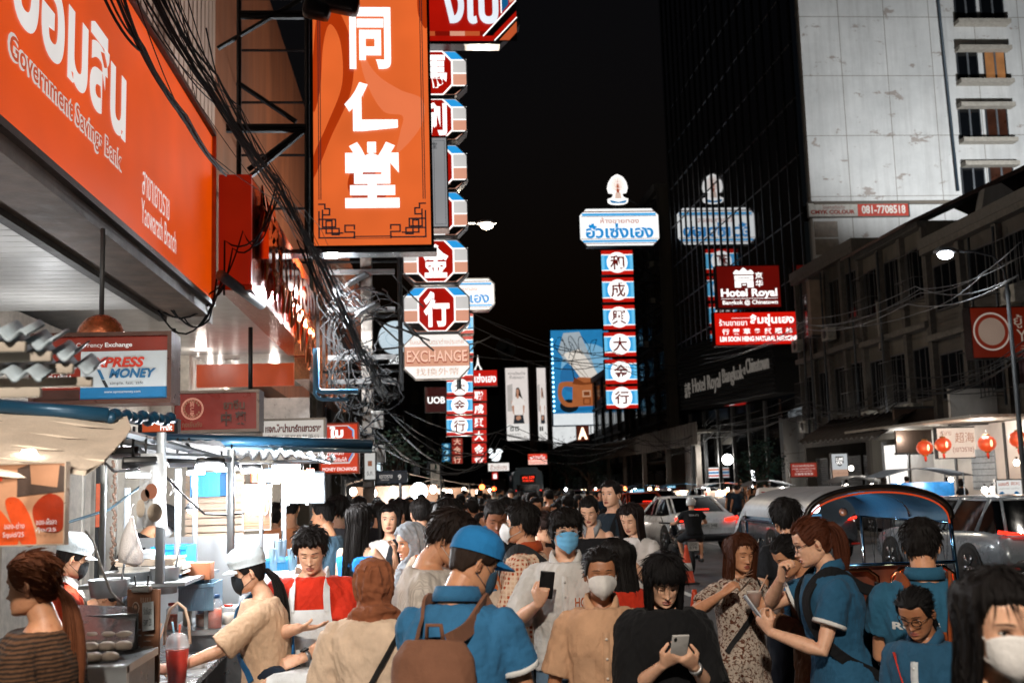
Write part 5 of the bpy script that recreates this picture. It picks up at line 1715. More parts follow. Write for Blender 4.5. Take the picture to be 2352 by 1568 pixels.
sign('small white sign board with orange Thai letters on the far pavement cart', (1785, 1118, 1810, 1148), 44, em('#ece6e0', 1.1), [('t', 'ข้าวเกรียบ', .1, .2, .9, .5, em('#c06040', .9)), ('t', 'ปลาดิบ', .15, .6, .85, .85, em('#5a88a0', .8))], .1)
# signs over the pavement on the left
MT = paint('#b9b4ac', .35, .3)
t, w, h = sign('currency exchange box sign with a red and blue money-transfer logo', (94, 778, 396, 922), 8.6, paint('#7c1f0c', .35, 0, .15, 2), [('r', .345, .235, .995, .80, paint('#b9c2c6', .3, 0, .06, 2)), ('r', .345, .80, .995, .985, paint('#1c6a9a', .3, 0, .08, 2)), ('r', 0, .83, .34, .99, paint('#3a1a12', .4)),
 ('t', 'Currency', .31, .10, .51, .19, EWd), ('t', 'Exchange', .525, .10, .73, .19, EWd, .025), ('t', 'XPRESS', .43, .33, .81, .49, paint('#c42c14', .4), .04, .25), ('t', 'MONEY', .56, .51, .895, .66, paint('#17628f', .4), .04, .25), ('p', [(.47, .525), (.495, .525), (.53, .675), (.505, .675)], paint('#17628f', .4)), ('p', [(.508, .69), (.533, .69), (.56, .83 - .03), (.535, .80)], paint('#20242a', .4)),
 ('t', 'simple. fast. safe', .57, .715, .82, .775, paint('#20242a', .4)), ('t', 'www.xpressmoney.com', .53, .865, .80, .905, EWd), ('t', 'ออมสิน', .07, .58, .28, .72, EWd, .03), ('t', 'Government Savings Bank', .08, .745, .27, .77, EWd)], .3, frame='#5a4038', fr=.03)
t, w, h = sign('dark red medicine shop box sign with a round wreath emblem and Thai and Chinese words', (409, 905, 595, 988), 12.5, paint('#8c1c08', .3, 0, .25, 1.5), [('o', .215, .42, .135, .008, EP), ('o', .215, .42, .122, .006, EP), ('t', '同', .19, .22, .235, .36, EP), ('t', '仁', .19, .37, .235, .50, EP), ('t', '堂', .19, .51, .235, .65, EP)] + [('d', .215 + .095 * math.cos(a), .42 + .21 * math.sin(a), .012, em('#a86a4a', .6), 1.3) for a in np.linspace(.5, 5.8, 15)] + [('t', 'ถงเยิ่นถัง', .1, .76, .34, .92, em('#9a6a4a', .5)), ('t', 'ยาจีน', .60, .2, .86, .46, paint('#5a3a2a', .3), .03), ('t', '中', .57, .52, .70, .9, paint('#4a2a20', .3), .03), ('t', '藥', .74, .52, .88, .88, paint('#4a2a20', .3), .03)], .35, frame='#7a6a60', fr=.03)
m = MB()
for x in (-.5, .35):
 m.loft([(x, 0, h), (x, 0, h + .75)], .025, paint('#1a1a1a', .5), 8)
m.obj('hanger', t)
lm = T('spot_lamp', 'small round glass globe lamp above the currency exchange sign', 'lamp', tuple(P(232, 776, 9)))
MB().ell((0, 0, 0), (.19, .19, .19), paint('#b0603a', .25, .6, .5, 12, .4)).obj('globe', lm)
MB().loft([(0, 0, .15), (0, 0, .9)], .02, FR, 8).obj('hanger', lm)
WH = em('#cfc8c0', .85, .1)
sign('white hanging shop sign with dark red Thai heading and black Chinese characters', (606, 966, 745, 1055), 16, WH, [('t', 'หจก.ไชน่ามาร์ทเยาวราช', .04, .08, .96, .30, paint('#6a140a', .4), .05), ('t', '中國城燕窩參茸藥行', .06, .36, .93, .48, paint('#3a3430', .4)), ('t', '燕窩·人參·鹿茸', .3, .74, .9, .84, paint('#3a3430', .4)), ('t', '批發零沽', .4, .88, .8, .98, paint('#3a3430', .4))], .2, frame='#7a7268')
t, w, h = sign('orange octagon-framed gold shop sign with white Thai words, half behind the stall roof', (738, 975, 822, 1084), 20, em('#d2380c', .95, .12), [('p', [(.05, .08), (.12, .02), (.75, .02), (.92, .12), (.92, .65), (.78, .82), (.05, .82)], EWd), ('p', [(.05, .1), (.12, .04), (.73, .04), (.89, .13), (.89, .64), (.76, .79), (.05, .79)], em('#c42c08', .95)), ('t', 'ใบ', .25, .04, .62, .28, EW, .05), ('t', 'พรรณต่างๆ', .02, .45, .7, .54, EW, .01), ('t', 'าทุกชนิด', .1, .57, .62, .66, EW), ('t', '100%รอรับได้', .05, .69, .7, .77, EW), ('l', [(.76, .06), (.88, .13), (.88, .25)], .03, EB), ('l', [(.88, .6), (.76, .76)], .03, EB), ('t', 'MONEY EXCHANGE', .05, .90, .98, .97, EW)], .25, frame='#9a3a1a')
sign('small orange shop sign reading Fruit above the stall roof', (330, 972, 404, 992), 9.5, em('#c85020', .75), [('t', 'Fruit', .55, .15, .92, .85, EW, .02)], .1)
sign('narrow white lightbox on the utility pole with a faint blue glow', (857, 1022, 874, 1082), 23, em('#d4e6ee', 1.3, .1), [('t', 'เ', .3, .2, .7, .4, EN)], .2)
sign('white notice board with grey print beside the orange octagon sign', (838, 1040, 862, 1100), 22, em('#d8d8d4', .8), [('t', 'ธ.ก.', .2, .7, .8, .85, NAVY), ('r', .3, .3, .7, .5, em('#a8684a', .6))], .1)
# ------------------------------------------------------------------ food stalls in the left foreground
SS = paint('#b4b8ba', .32, .8, .08, 3, .04)
SSd = paint('#6e7276', .3, .8, .25, 5, .15)
ALU = paint('#9fa6ab', .35, .7, .15, 5, .1)
BLK = paint('#0d0e0f', .4, 0, .2, 5, .1)
TUBE = em('#f4f8ff', 22, .02)
def post(m, px, y0, y1, Y, r=.016, mat=None):
 a, b = P(px, y0, Y), P(px, y1, Y)
 m.box(((a.x + b.x) / 2, Y, (a.z + b.z) / 2), (r * 2, r * 2, abs(a.z - b.z)), mat or ALU, bv=.004)
def rail(m, a, b, r=.016, mat=None):
 A, B_ = P(*a), P(*b)
 m.loft([A, B_], [(r, r)] * 2, mat or ALU, 4, smooth=False)
# nearest stall: corrugated sheets, slatted awning, menu banner
t = T('sausage_stall', 'nearest stall with a pale slatted awning under stacked corrugated sheets', 'food stall', (0, 0, 0))
sheet = paint('#a9b6be', .5, .1, .3, 8, .2)
for k, (xr, yt, yb, Y) in enumerate(((60, 752, 800, 3.0), (120, 775, 822, 3.05), (170, 800, 850, 3.1), (214, 835, 880, 3.15), (95, 835, 905, 3.0))):
 m = MB()
 a = P(-60, (yt + yb) / 2, Y); b = P(xr, (yt + yb) / 2, Y)
 n = 40
 lam, am = .062, .013
 g = []
 for i in range(n + 1):
  x = a.x + (b.x - a.x) * i / n
  z = a.z + am * math.sin((b.x - x) / lam * 6.283 + k)
  g.append([(x, Y, z), (x, Y + .14, z + .05), (x, Y + .14, z + .056), (x, Y, z + .008)])
 m.grid(g, sheet, closed_u=True); m.obj('roof_sheet', t)
 m = MB(); zz_ = P(xr, yb, Y).z
 m.box(((a.x + b.x) / 2 - .01, Y + .03, zz_ + .008), (b.x - a.x, .02, .028), paint('#b0a496', .7, 0, .2, 8), bv=.004); m.obj('eave_board', t)
canv = paint('#dccbb8', .75, 0, .16, 7, .4)
prof = [((-60, 930, 4.6), (290, 962, 4.6)), ((-60, 966, 4.4), (300, 992, 4.45)), ((-60, 1000, 4.2), (285, 1018, 4.3)), ((-60, 1032, 4.0), (262, 1044, 4.12)), ((-60, 1064, 3.85), (238, 1068, 3.95)), ((-60, 1095, 3.7), (196, 1090, 3.8))]
for k in range(5):
 a0, b0 = P(*prof[k][0]), P(*prof[k][1]); a1, b1 = P(*prof[k + 1][0]), P(*prof[k + 1][1])
 m = MB(); o = Vector((0, -.006, .01)); up = Vector((0, .01, .016))
 vs = []
 for tt in np.linspace(0, 1, 9):
  sag = Vector((0, 0, -.006 * math.sin(tt * 9 + k)))
  vs.append([a0.lerp(b0, tt) + o + sag, a1.lerp(b1, tt) + o * 0 + sag, a1.lerp(b1, tt) + up + sag, a0.lerp(b0, tt) + up + sag])
 m.grid(vs, canv, closed_u=True, smooth=False); m.obj('awning_slat', t)
m = MB(); dark = paint('#3a2418', .8)
for k in range(1, 5):
 m.loft([P(*prof[k][0]) + Vector((0, -.01, .004)), P(*prof[k][1]) + Vector((0, -.01, .004))], .0035, dark, 5)
m.obj('awning_seam', t)
m = MB(); bl_ = paint('#1f4a66', .35, .2, .25, 4)
m.loft([P(-60, 928, 4.5), P(250, 952, 4.5)], .028, bl_, 12)
pts = [P(x, 955 + (x - 250) * .06 + 5 * math.sin(x * .3), 4.5 + .004 * (x - 250)) for x in range(250, 402, 3)]
m.loft(pts, [.020 + .008 * math.sin(i * 1.5) for i in range(len(pts))], bl_, 10)
m.obj('roller_tube', t)
m = MB(); m.lathe([(.0001, -.11), (.05, -.09), (.06, -.05), (.035, 0), (.02, .03)], (0, 0, 0), em('#fff4e6', 30, .02), 16)
o = m.obj('bulb', t); o.location = P(66, 1052, 3.95)
lamp(tuple(P(95, 1046, 3.42)), 11, (1, .9, .78), .06, parent=t)
m = MB()
for (px, y0, y1, Y) in ((-30, 1000, 1560, 4.4), (236, 1068, 1320, 5.2)):
 post(m, px, y0, y1, Y, .012, ALU)
m.obj('post', t)
sa, sb = em('#c8401a', .55, .35, 2), paint('#b8481e', .35, 0, .35, 12)
saus = [('p', spline([(.0, .45), (.18, .40), (.42, .7), (.52, .98), (.3, 1), (.0, .9)]), paint('#c04a1c', .3, 0, .35, 9)), ('p', spline([(.38, .48), (.5, .42), (.62, .62), (.7, .98), (.55, .98)]), paint('#b8421a', .3, 0, .35, 9)), ('p', spline([(.66, .55), (.8, .38), (.95, .45), (.98, .7), (.92, .85), (.72, .8)]), paint('#8c2a10', .3, 0, .35, 9)),
  ('p', [(.5, .05), (.62, .0), (.64, .25), (.9, .3), (.92, .02), (1, .05), (1, .35), (.5, .4)], paint('#3a281e', .6, 0, .4, 10))]
saus += [('r', .03 + i * .06, .14, .06 + i * .06, .2, paint('#c03a18', .5)) for i in range(6)]
saus += [('t', 'ผลปลาผึ้งลาย', .05, .74, .33, .81, EWd), ('t', 'Pinggu/25-', .06, .85, .31, .93, EWd), ('t', 'ของ-ย่าง', .40, .72, .60, .80, EWd), ('t', 'Squid/25', .39, .84, .60, .92, EWd), ('t', 'ของ-ผึ้งลา', .72, .68, .92, .76, EWd), ('t', 'กุ้ง/25', .72, .79, .92, .86, EWd)]
tt, w, h = sign('printed menu banner of grilled sausages hanging under the slatted awning', (-80, 1066, 158, 1250), 3.75, paint('#a87a5c', .5, 0, .3, 3), saus, .02, name='menu_banner', cat='menu', frame='#b0a090', fr=.004, rz=R(-5))
# main stall frame
t = T('market_stall', 'brightly lit steel stall frame with posts and a blue roller roof edge', 'food stall', (0, 0, 0))
for args in ((369, 992, 1340, 5.6, .020), (530, 1030, 1270, 6.6, .020), (408, 1075, 1340, 7.2, .018), (291, 1120, 1300, 7.0, .015), (448, 1080, 1300, 8.0, .017), (652, 1080, 1260, 8.6, .018), (706, 1085, 1160, 8.6, .013), (600, 1075, 1275, 7.4, .012)):
 m = MB(); post(m, *args); m.obj('post', t)
for a, b, r in (((200, 1000, 5.6), (372, 1030, 5.6), .014), ((255, 985, 5.2), (545, 1062, 6.7), .018), ((372, 1045, 5.6), (545, 1052, 6.7), .014), ((200, 1022, 6.4), (372, 1006, 5.6), .014), ((545, 1062, 6.7), (760, 1060, 8.6), .012), ((600, 1020, 8.4), (760, 1062, 8.2), .010), ((652, 1152, 8.6), (745, 1152, 8.6), .012), ((745, 1085, 8.6), (745, 1152, 8.6), .012), ((640, 1085, 8.6), (745, 1085, 8.6), .012)):
 m = MB(); rail(m, a, b, r); m.obj('rail', t)
m = MB()
a, b = P(270, 1004, 7.4), P(852, 1020, 8.2)
m.loft([a, b], .036, bl_, 14); m.loft([a + Vector((0, 0, -.05)), b + Vector((0, 0, -.05))], .016, paint('#7f9fb2', .3, .5), 10); m.obj('roller_tube', t)
m = MB()
g = []
for i in range(30):
 x = 540 + i * 8
 g.append([tuple(P(x, 1028 + 3 * math.sin(i * 1.7) + (i - 8) * .9 * (i > 8), 7.8) + Vector((0, 0, .02 * math.sin(i * 2.1)))), tuple(P(x, 1052 + 4 * math.sin(i * 2.3 + 1), 9.2) + Vector((0, 0, .03 * math.cos(i * 1.9))))])
m.grid(g, paint('#a8adb0', .25, .3, .3, 9, .5)); m.obj('canopy_sheet', t)
m = MB()
g = [[tuple(P(190 + i * 15, 1010 + (i % 2) * 2, 5.8)), tuple(P(250 + i * 14, 1050 + (i % 2) * 4, 7.6) )] for i in range(22)]
m.grid(g, paint('#16181a', .8, 0, .4, 5, .4)); m.obj('canopy_sheet', t)
for a, b in (((452, 1072, 5.5), (512, 1070, 5.6)), ((290, 1090, 6.6), (345, 1092, 6.6)), ((495, 1078, 6.9), (540, 1076, 6.9)), ((555, 1082, 7.4), (600, 1080, 7.4)), ((625, 1072, 8.2), (690, 1070, 8.2)), ((430, 1086, 7.6), (470, 1084, 7.6)), ((650, 1080, 8.4), (660, 1160, 8.4))):  # first tube is added, nearer, to brighten the white vendor caps
 A, B_ = P(*a), P(*b)
 l = T('tube_lamp', 'glaring white lamp tube under the stall roof', 'lamp', tuple(A), group='white lamp tubes under the stall roofs')
 MB().loft([Vector((0, 0, 0)), B_ - A], .014, TUBE, 10).obj('tube', l)
 MB().loft([Vector((0, .012, .03)), B_ - A + Vector((0, .012, .03))], .016, BLK, 6).obj('holder', l)
 lamp(tuple((B_ - A) * .5 + Vector((0, -.02, -.08))), 26 if a[2] < 6 else 60, (.97, .98, 1), .08, parent=l)
# back panels, crate shelf and stock of the stall
t = T('partition_wall', 'pale slatted wooden partition and steel back panel of the lit stall', 'partition', (0, 0, 0))
cream = paint('#c9b09a', .6, 0, .15, 5)
m = MB(); a, b = P(300, 1310, 8.6), P(640, 1225, 8.6)
m.bx(a.x, b.x, 8.6, 8.64, .2, b.z, SS); m.obj('steel_panel', t)
m = MB(); a, b = P(425, 1240, 9.2), P(560, 1085, 9.2)
for k in range(9):
 z = a.z + (b.z - a.z) * k / 9
 m.bx(a.x, b.x, 9.2, 9.26, z, z + (b.z - a.z) / 9 * .82, cream)
m.bx(a.x, b.x, 9.27, 9.3, .2, b.z, cream); m.obj('slat_panel', t)
m = MB(); a, b = P(205, 1300, 9.6), P(330, 1030, 9.6)
m.bx(a.x, b.x, 9.6, 9.7, 0, b.z, paint('#b8b4ac', .5)); m.obj('wall_panel', t)
for px, wd in ((185, 9), (217, 12), (262, 6), (330, 10)):
 m = MB(); a, b = P(px, 1260, 9.0), P(px + wd, 1030, 9.0); m.bx(a.x, b.x, 9.0, 9.05, .3, b.z, paint('#b9b5ae' if px != 217 else '#14181c', .5)); m.obj('pillar', t)
m = MB(); a, b = P(219, 1210, 8.95), P(233, 1110, 8.95); m.bx(a.x, b.x, 8.95, 8.96, a.z, b.z, paint('#b8583a', .5)); m.text('招財進寶', 0, 0, .1, .1, 0, EWd) if 0 else None; m.obj('red_couplet', t)
t = T('bead_curtain', 'string of dried snacks hanging beside the shutter behind the stall', 'string', tuple(P(262, 1060, 8.9)))
m = MB(); rr = random.Random(3)
for k in range(60):
 m.ell((rr.uniform(-.02, .02), rr.uniform(-.02, .02), -k * .016), (.012, .012, .016), paint('#8a7060', .5), 6, 4)
m.obj('snack', t)['kind'] = 'stuff'
def drinks_panel():
 it = [('r', .0, 0, 1, .06, paint('#c8643c', .5))]
 for k in range(3):
  u = .2 + k * .3
  it += [('d', u, .5, .13, EWd, 2.3), ('d', u, .5, .115, paint('#b9a898', .5), 2.3), ('d', u, .5, .06, paint('#3a8ab8' if k == 1 else '#c0602c', .5), 3.2)]
 it += [('r', .05, .82, .95, .84, paint('#c8643c', .5)), ('r', .05, .88, .95, .9, paint('#c8643c', .5))]
 return it
sign('hanging menu board with three oval food pictures on orange', (560, 1115, 622, 1215), 7.5, em('#d8a080', .55, .15), drinks_panel(), .03, name='menu_board', cat='menu', frame='#c9c4bc', fr=.006)
sign('lit blank white light box panel at the second stall', (652, 1086, 742, 1150), 8.7, em('#eef2f4', 1.2, .05), [('r', .1, .2, .4, .8, em('#c8d4da', 1))], .04, name='light_box', cat='light box', fr=.01)
def crate(label, rect, Y, d, col, name='crate', group=None, ribs=6, op=True):
 c, w, h = pos(*rect, Y)
 t = T(name, label, 'crate', (c.x, Y, c.z - h / 2), 0, group)
 mt = paint(col, .4, 0, .12, 6, .05)
 m = MB()
 th = .012
 for x0, x1, y0, y1 in ((-w / 2, w / 2, 0, th), (-w / 2, w / 2, d - th, d), (-w / 2, -w / 2 + th, th, d - th), (w / 2 - th, w / 2, th, d - th)):
  m.bx(x0, x1, y0, y1, 0, h, mt)
 m.bx(-w / 2 + th, w / 2 - th, th, d - th, 0, th, mt)
 for k in range(ribs):
  x = -w / 2 + w * (k + .5) / ribs
  m.bx(x - .006, x + .006, -.006, -.0005, .01, h - .03, mt)
 m.bx(-w / 2 - .008, w / 2 + .008, -.012, -.0005, h - .022, h, mt)
 m.obj('body', t)
 return t
crate('bright blue plastic crate standing on the upper stall shelf', (350, 1254, 428, 1306), 7.2, .3, '#1683d6')
crate('blue plastic tub stacked high at the back of the lit stall', (437, 1084, 505, 1140), 8.8, .3, '#2a90e0', name='tub')
crate('wide blue slotted basket behind the menu board on the counter', (410, 1340, 490, 1402), 6.8, .3, '#6f93aa', ribs=16, name='basket')
crate('blue plastic crate standing under the second stall by the seated man', (605, 1284, 668, 1322), 8.2, .35, '#3a9ad0', ribs=10)
sh = T('steel_shelf', 'steel shelf rack holding paper stacks behind the counter', 'shelf', (0, 0, 0))
m = MB(); a, b = P(262, 1322, 7.0), P(482, 1322, 7.0)
m.bx(a.x, b.x, 6.3, 7.3, a.z - .02, a.z, SS); m.obj('board', sh)
for px in (275, 475):
 m = MB(); q = P(px, 1322, 6.9); m.bx(q.x - .015, q.x + .015, 6.9, 6.93, .3, q.z - .021, SS); m.obj('leg', sh)
for k, (x0, x1, y0, y1, col) in enumerate(((268, 420, 1300, 1321, '#d6cfc4'), (262, 400, 1284, 1299, '#cbb8a4'), (300, 345, 1268, 1283, '#cfd6da'))):
 c, w, h = pos(x0, y0, x1, y1, 6.6)
 t = T('paper_stack', ['thick stack of white paper on the steel shelf', 'loose stack of brown paper bags on the white paper', 'low pale box on the paper stacks'][k], 'paper stack', (c.x, 6.6, c.z - h / 2))
 n = 6
 for i in range(n):
  m = MB(); m.box((rr.uniform(-.006, .006), .18, h * (i + .5) / n), (w * rr.uniform(.95, 1), .34, h / n * .9), paint(col, .8, 0, .08, 8), rz=rr.uniform(-.03, .03)); m.obj('sheet_bundle', t)
# counter with lidded bun tray
ct = T('bun_counter', 'steel counter with a tilted lid over rows of white buns', 'counter', (0, 0, 0))
m = MB()
q = [P(155, 1394, 5.05), P(312, 1400, 5.05), P(306, 1478, 4.75), P(150, 1474, 4.75)]
m.add([tuple(p) for p in q] + [tuple(p + Vector((0, .012, .012))) for p in q], [(3, 2, 1, 0), (4, 5, 6, 7), (0, 1, 5, 4), (1, 2, 6, 5), (2, 3, 7, 6), (3, 0, 4, 7)], paint('#b8babb', .22, .9, .25, 3, .15)); m.obj('lid', ct)
m = MB(); a, b = P(120, 1530, 4.55), P(300, 1530, 4.55)
m.bx(a.x, b.x, 4.5, 5.0, a.z - .03, a.z, SS); m.bx(a.x, b.x, 4.49, 4.53, a.z - .075, a.z - .003, SS); m.bx(a.x + .01, b.x - .01, 4.56, 4.98, 0, a.z - .031, SSd); m.obj('body', ct)
bz = a.z
bun = paint('#d2c4b4', .55, 0, .12, 9, .1)
pb = None
for r_ in range(3):
 for k in range(4):
  x = P(160 + k * 38 + (r_ % 2) * 14, 1500, 4.75).x
  bt = T('bun', 'white steamed bun lying in the rows of the steel tray', 'bun', (x, 4.62 + r_ * .1, bz + .004 + r_ * .028), rr.uniform(-.4, .4), group='white buns in the tray')
  m = MB(); m.lathe([(.001, 0), (.03, .001), (.036, .012), (.033, .026), (.018, .034), (.001, .035)], (0, 0, 0), bun, 16, Matrix.Diagonal((1.0, .8, 1, 1)))
  m.obj('dough', bt)
m = MB(); a0, b0 = P(150, 1474, 4.9), P(306, 1478, 4.9)
m.bx(a0.x, b0.x, 4.96, 4.98, bz, a0.z + .1, SSd); m.obj('back_plate', ct)
tab = T('steel_table', 'steel table edge carrying the red drink and the noodle bowl', 'table', (0, 0, 0))
tz = .95
A, B_ = PZ(532, 1482, tz), PZ(446, 1568, tz)
dv = (A - B_).normalized(); Cc = B_ - dv * .9
m = MB()
m.prism([(A.x, A.y), (Cc.x, Cc.y), (Cc.x - 1.3, Cc.y), (A.x - 1.3, A.y)], tz - .03, tz, paint('#c2c4c5', .25, .8, .15, 4, .12), 'z'); m.obj('tabletop', tab)
for p in (A + Vector((-.06, -.08, 0)), Cc + Vector((-.06, .1, 0)), A + Vector((-1.2, -.08, 0)), Cc + Vector((-1.2, .1, 0)), B_ + (A - B_) * .45 + Vector((-.05, 0, 0))):
 m = MB(); m.loft([(p.x, p.y, 0), (p.x, p.y, tz - .031)], .018, SSd, 10); m.obj('leg', tab)
# menu clipboard
c, w, h = pos(286, 1352, 368, 1568, 5.05)
t = T('menu_clipboard', 'tall brown wooden menu board with a clip and pale hand-written lines', 'menu board', (c.x, 5.05, c.z - h / 2), R(-14))
wd = paint('#8a5c42', .5, 0, .25, 3, .2)
m = MB(); m.box((0, .01, h / 2), (w, .018, h), wd, bv=.006); m.obj('board', t)
it = [('d', .3, .2, .11, paint('#d0c4b8', .6), 1.6), ('d', .3, .2, .095, paint('#6a5040', .6), 1.6), ('d', .3, .19, .05, paint('#b89078', .6), 1.3)]
for k in range(9):
 u = rr.uniform(.4, .85)
 it += [('r', .12, .42 + k * .06, u * .6, .435 + k * .06, paint('#b8b0a8', .6)), ('r', .6, .42 + k * .06, .6 + u * .35, .432 + k * .06, paint('#a09890', .6))]
it += [('t', 'เมนู', .55, .08, .85, .16, paint('#b0a498', .6)), ('p', [(.6, .14), (.95, .12), (.97, .42), (.62, .44)], paint('#b8c0c4', .5)), ('t', 'รับเงินสด', .65, .18, .9, .26, BLK), ('t', 'ราคา 20', .66, .3, .9, .38, BLK)]
draw(t, w, h, -.004, None, it)
m = MB(); m.box((0, -.012, h + .004), (w * .55, .03, .03), SS, bv=.006); m.loft([(-.02, -.02, h), (-.03, -.02, h + .06)], .004, BLK, 6); m.loft([(.03, -.02, h), (.035, -.02, h + .06)], .004, BLK, 6); m.obj('clip', t)
# cup, bowl, foam box, bag
cz = PZ(406, 1578, tz)
t = T('drink_cup', 'clear plastic cup of red iced tea with a dome lid and carrying strap', 'drink', (cz.x, cz.y, tz))
t.scale = (1.2, 1.2, 1.2)
red = paint('#c02206', .12, 0, .25, 30, .1)
red.node_tree.nodes['Principled BSDF'].inputs['Transmission Weight'].default_value = .25
s_ = cz.y / 2527
H_ = 265 * s_ * .5
m = MB(); m.lathe([(.034, .003), (.046, .150)], (0, 0, 0), red, 28); m.obj('tea', t)
m = MB(); m.lathe([(.036, 0), (.0485, .155), (.050, .158), (.0475, .160)], (0, 0, 0), glass('#ffffff', .04, .07), 28); m.obj('cup', t)
m = MB(); m.lathe([(.051, .157), (.050, .164), (.047, .18), (.036, .205), (.018, .216), (.012, .217)], (0, 0, 0), glass('#ffffff', .05, .3), 28); m.obj('lid', t)
m = MB(); m.loft([(.0, 0, .04), (.012, -.01, .25)], .0045, paint('#b8481e', .4), 8); m.loft([(.0, 0, .12), (-.02, .0, .26)], .004, paint('#8ab4c8', .4), 8); m.obj('straw', t)
m = MB(); m.loft([(-.052, 0, .17), (-.046, 0, .25), (-.03, 0, .31), (0, 0, .335), (.03, 0, .31), (.046, 0, .25), (.052, 0, .17)], [(.002, .006)] * 7, paint('#d8b8a0', .5), 8); m.obj('carrying_strap', t)
bz_ = PZ(326, 1578, tz);
t = T('noodle_bowl', 'clear plastic bowl of orange noodles with chopsticks standing in it', 'bowl', (bz_.x, bz_.y, tz))
m = MB(); m.lathe([(.035, 0), (.06, .04), (.085, .082), (.089, .083), (.086, .086), (.056, .042), (.03, .008), (.001, .008)], (0, 0, 0), glass('#ffffff', .05, .25), 32); m.obj('bowl', t)
m = MB(); nm = paint('#b8552c', .4, 0, .5, 40, .2)
m.lathe([(.032, .012), (.055, .04), (.072, .064), (.05, .078), (.02, .088), (.001, .09)], (0, 0, 0), nm, 28)
for k in range(70):
 a_ = rr.uniform(0, 6.3); r1 = rr.uniform(.0, .06)
 c0 = Vector((r1 * math.cos(a_), r1 * math.sin(a_), .088 - r1 * .35))
 m.loft([c0 + Vector((.018 * math.cos(q + a_), .012 * math.sin(q * 1.3), .005 * math.sin(q * 2 + k))) for q in np.linspace(0, 4, 7)], .0028, paint(('#c8683a', '#a8401c', '#d89068')[k % 3], .4), 5)
m.obj('noodles', t)
m = MB(); m.loft([(.01, .0, .05), (.085, .02, .30)], .003, paint('#c89878', .5), 6); m.loft([(.018, .0, .05), (.10, .03, .29)], .003, paint('#c89878', .5), 6); m.obj('chopstick', t)
fz = PZ(445, 1530, tz)
t = T('foam_box', 'open white foam food box on the steel table beside the red drink', 'food box', (fz.x, fz.y, tz), R(20))
wm = paint('#d8d8d6', .5, 0, .05, 9)
m = MB(); g = [[(sx * (.055 + k), sy * (.045 + k), z) for sx, sy in ((-1, -1), (1, -1), (1, 1), (-1, 1))] for k, z in ((0, .0), (.02, .055), (.024, .056), (.018, .05), (0, .006))]
m.grid(g, wm, closed_u=True, smooth=False); m.bx(-.055, .055, -.045, .045, .001, .007, wm); m.obj('tray', t)
fz = PZ(500, 1478, tz)
t = T('plastic_bags', 'crumpled heap of clear plastic bags on the far end of the steel table', 'bag heap', (fz.x - .12, fz.y - .05, tz))
m = MB(); g = []
for i in range(16):
 row = []
 for j in range(14):
  x, y = -.18 + .36 * i / 15, -.15 + .3 * j / 13
  row.append((x, y, .004 + .05 * (1 - (x / .2) ** 2) * (1 - (y / .17) ** 2) * (.5 + .5 * math.sin(i * 1.9 + j * .7) * math.cos(j * 1.7)) + .012))
 g.append(row)
m.grid(g, glass('#f0f2f4', .2, .75)); m.obj('film', t)
hb = P(300, 1225, 6.2)
t = T('hanging_bag', 'white plastic carrier bag hanging from the stall post', 'bag', tuple(hb))
m = MB(); m.loft([(.01, 0, .09), (0, 0, .05), (-.005, 0, -.02), (.0, 0, -.09), (.005, 0, -.15), (0, 0, -.165)], [(.008, .006), (.022, .016), (.045, .03), (.065, .045), (.068, .05), (.04, .03)], paint('#d2cac4', .35, 0, .08, 12, .5), 18, ref=(1, 0, 0)); m.obj('bag_body', t)
m = MB(); m.loft([(-.01, 0, .04), (.0, 0, .14), (.012, 0, .16)], .005, wm, 6); m.obj('bag_handle', t)
# clear printed banner with food pictures
c, w, h = pos(312, 1040, 384, 1215, 5.5)
t = T('clear_banner', 'clear plastic sheet printed with round dough pictures hanging by the post', 'banner', (c.x, 5.5, c.z - h / 2))
m = MB(); g = []
for i in range(9):
 x = -w * .36 + w * .72 * i / 8
 g.append([(x * (1 + .35 * (1 - v)), .03 * math.sin(i * .9 + v * 2) * (1 - v), h * v + (.05 * h * math.sin(i * .4) if v == 0 else 0)) for v in np.linspace(0, 1, 10)])
m.grid(g, glass('#dfe4e8', .12, .72)); m.obj('sheet', t)
m = MB()
for (u, v, ru, rv, col) in ((.68, .78, .24, .12, '#c9b8a4'), (.2, .72, .14, .12, '#cdbfae'), (.55, .5, .2, .1, '#a8664a'), (.35, .55, .14, .08, '#8a6a58')):
 m.poly([((u - .5) * w * .95 + ru * w * math.cos(a), -.035, h * (1 - v) + rv * h * math.sin(a)) for a in np.linspace(0, 6.283, 24, endpoint=False)], paint(col, .5, 0, .2, 14))
m.obj('artwork', t)
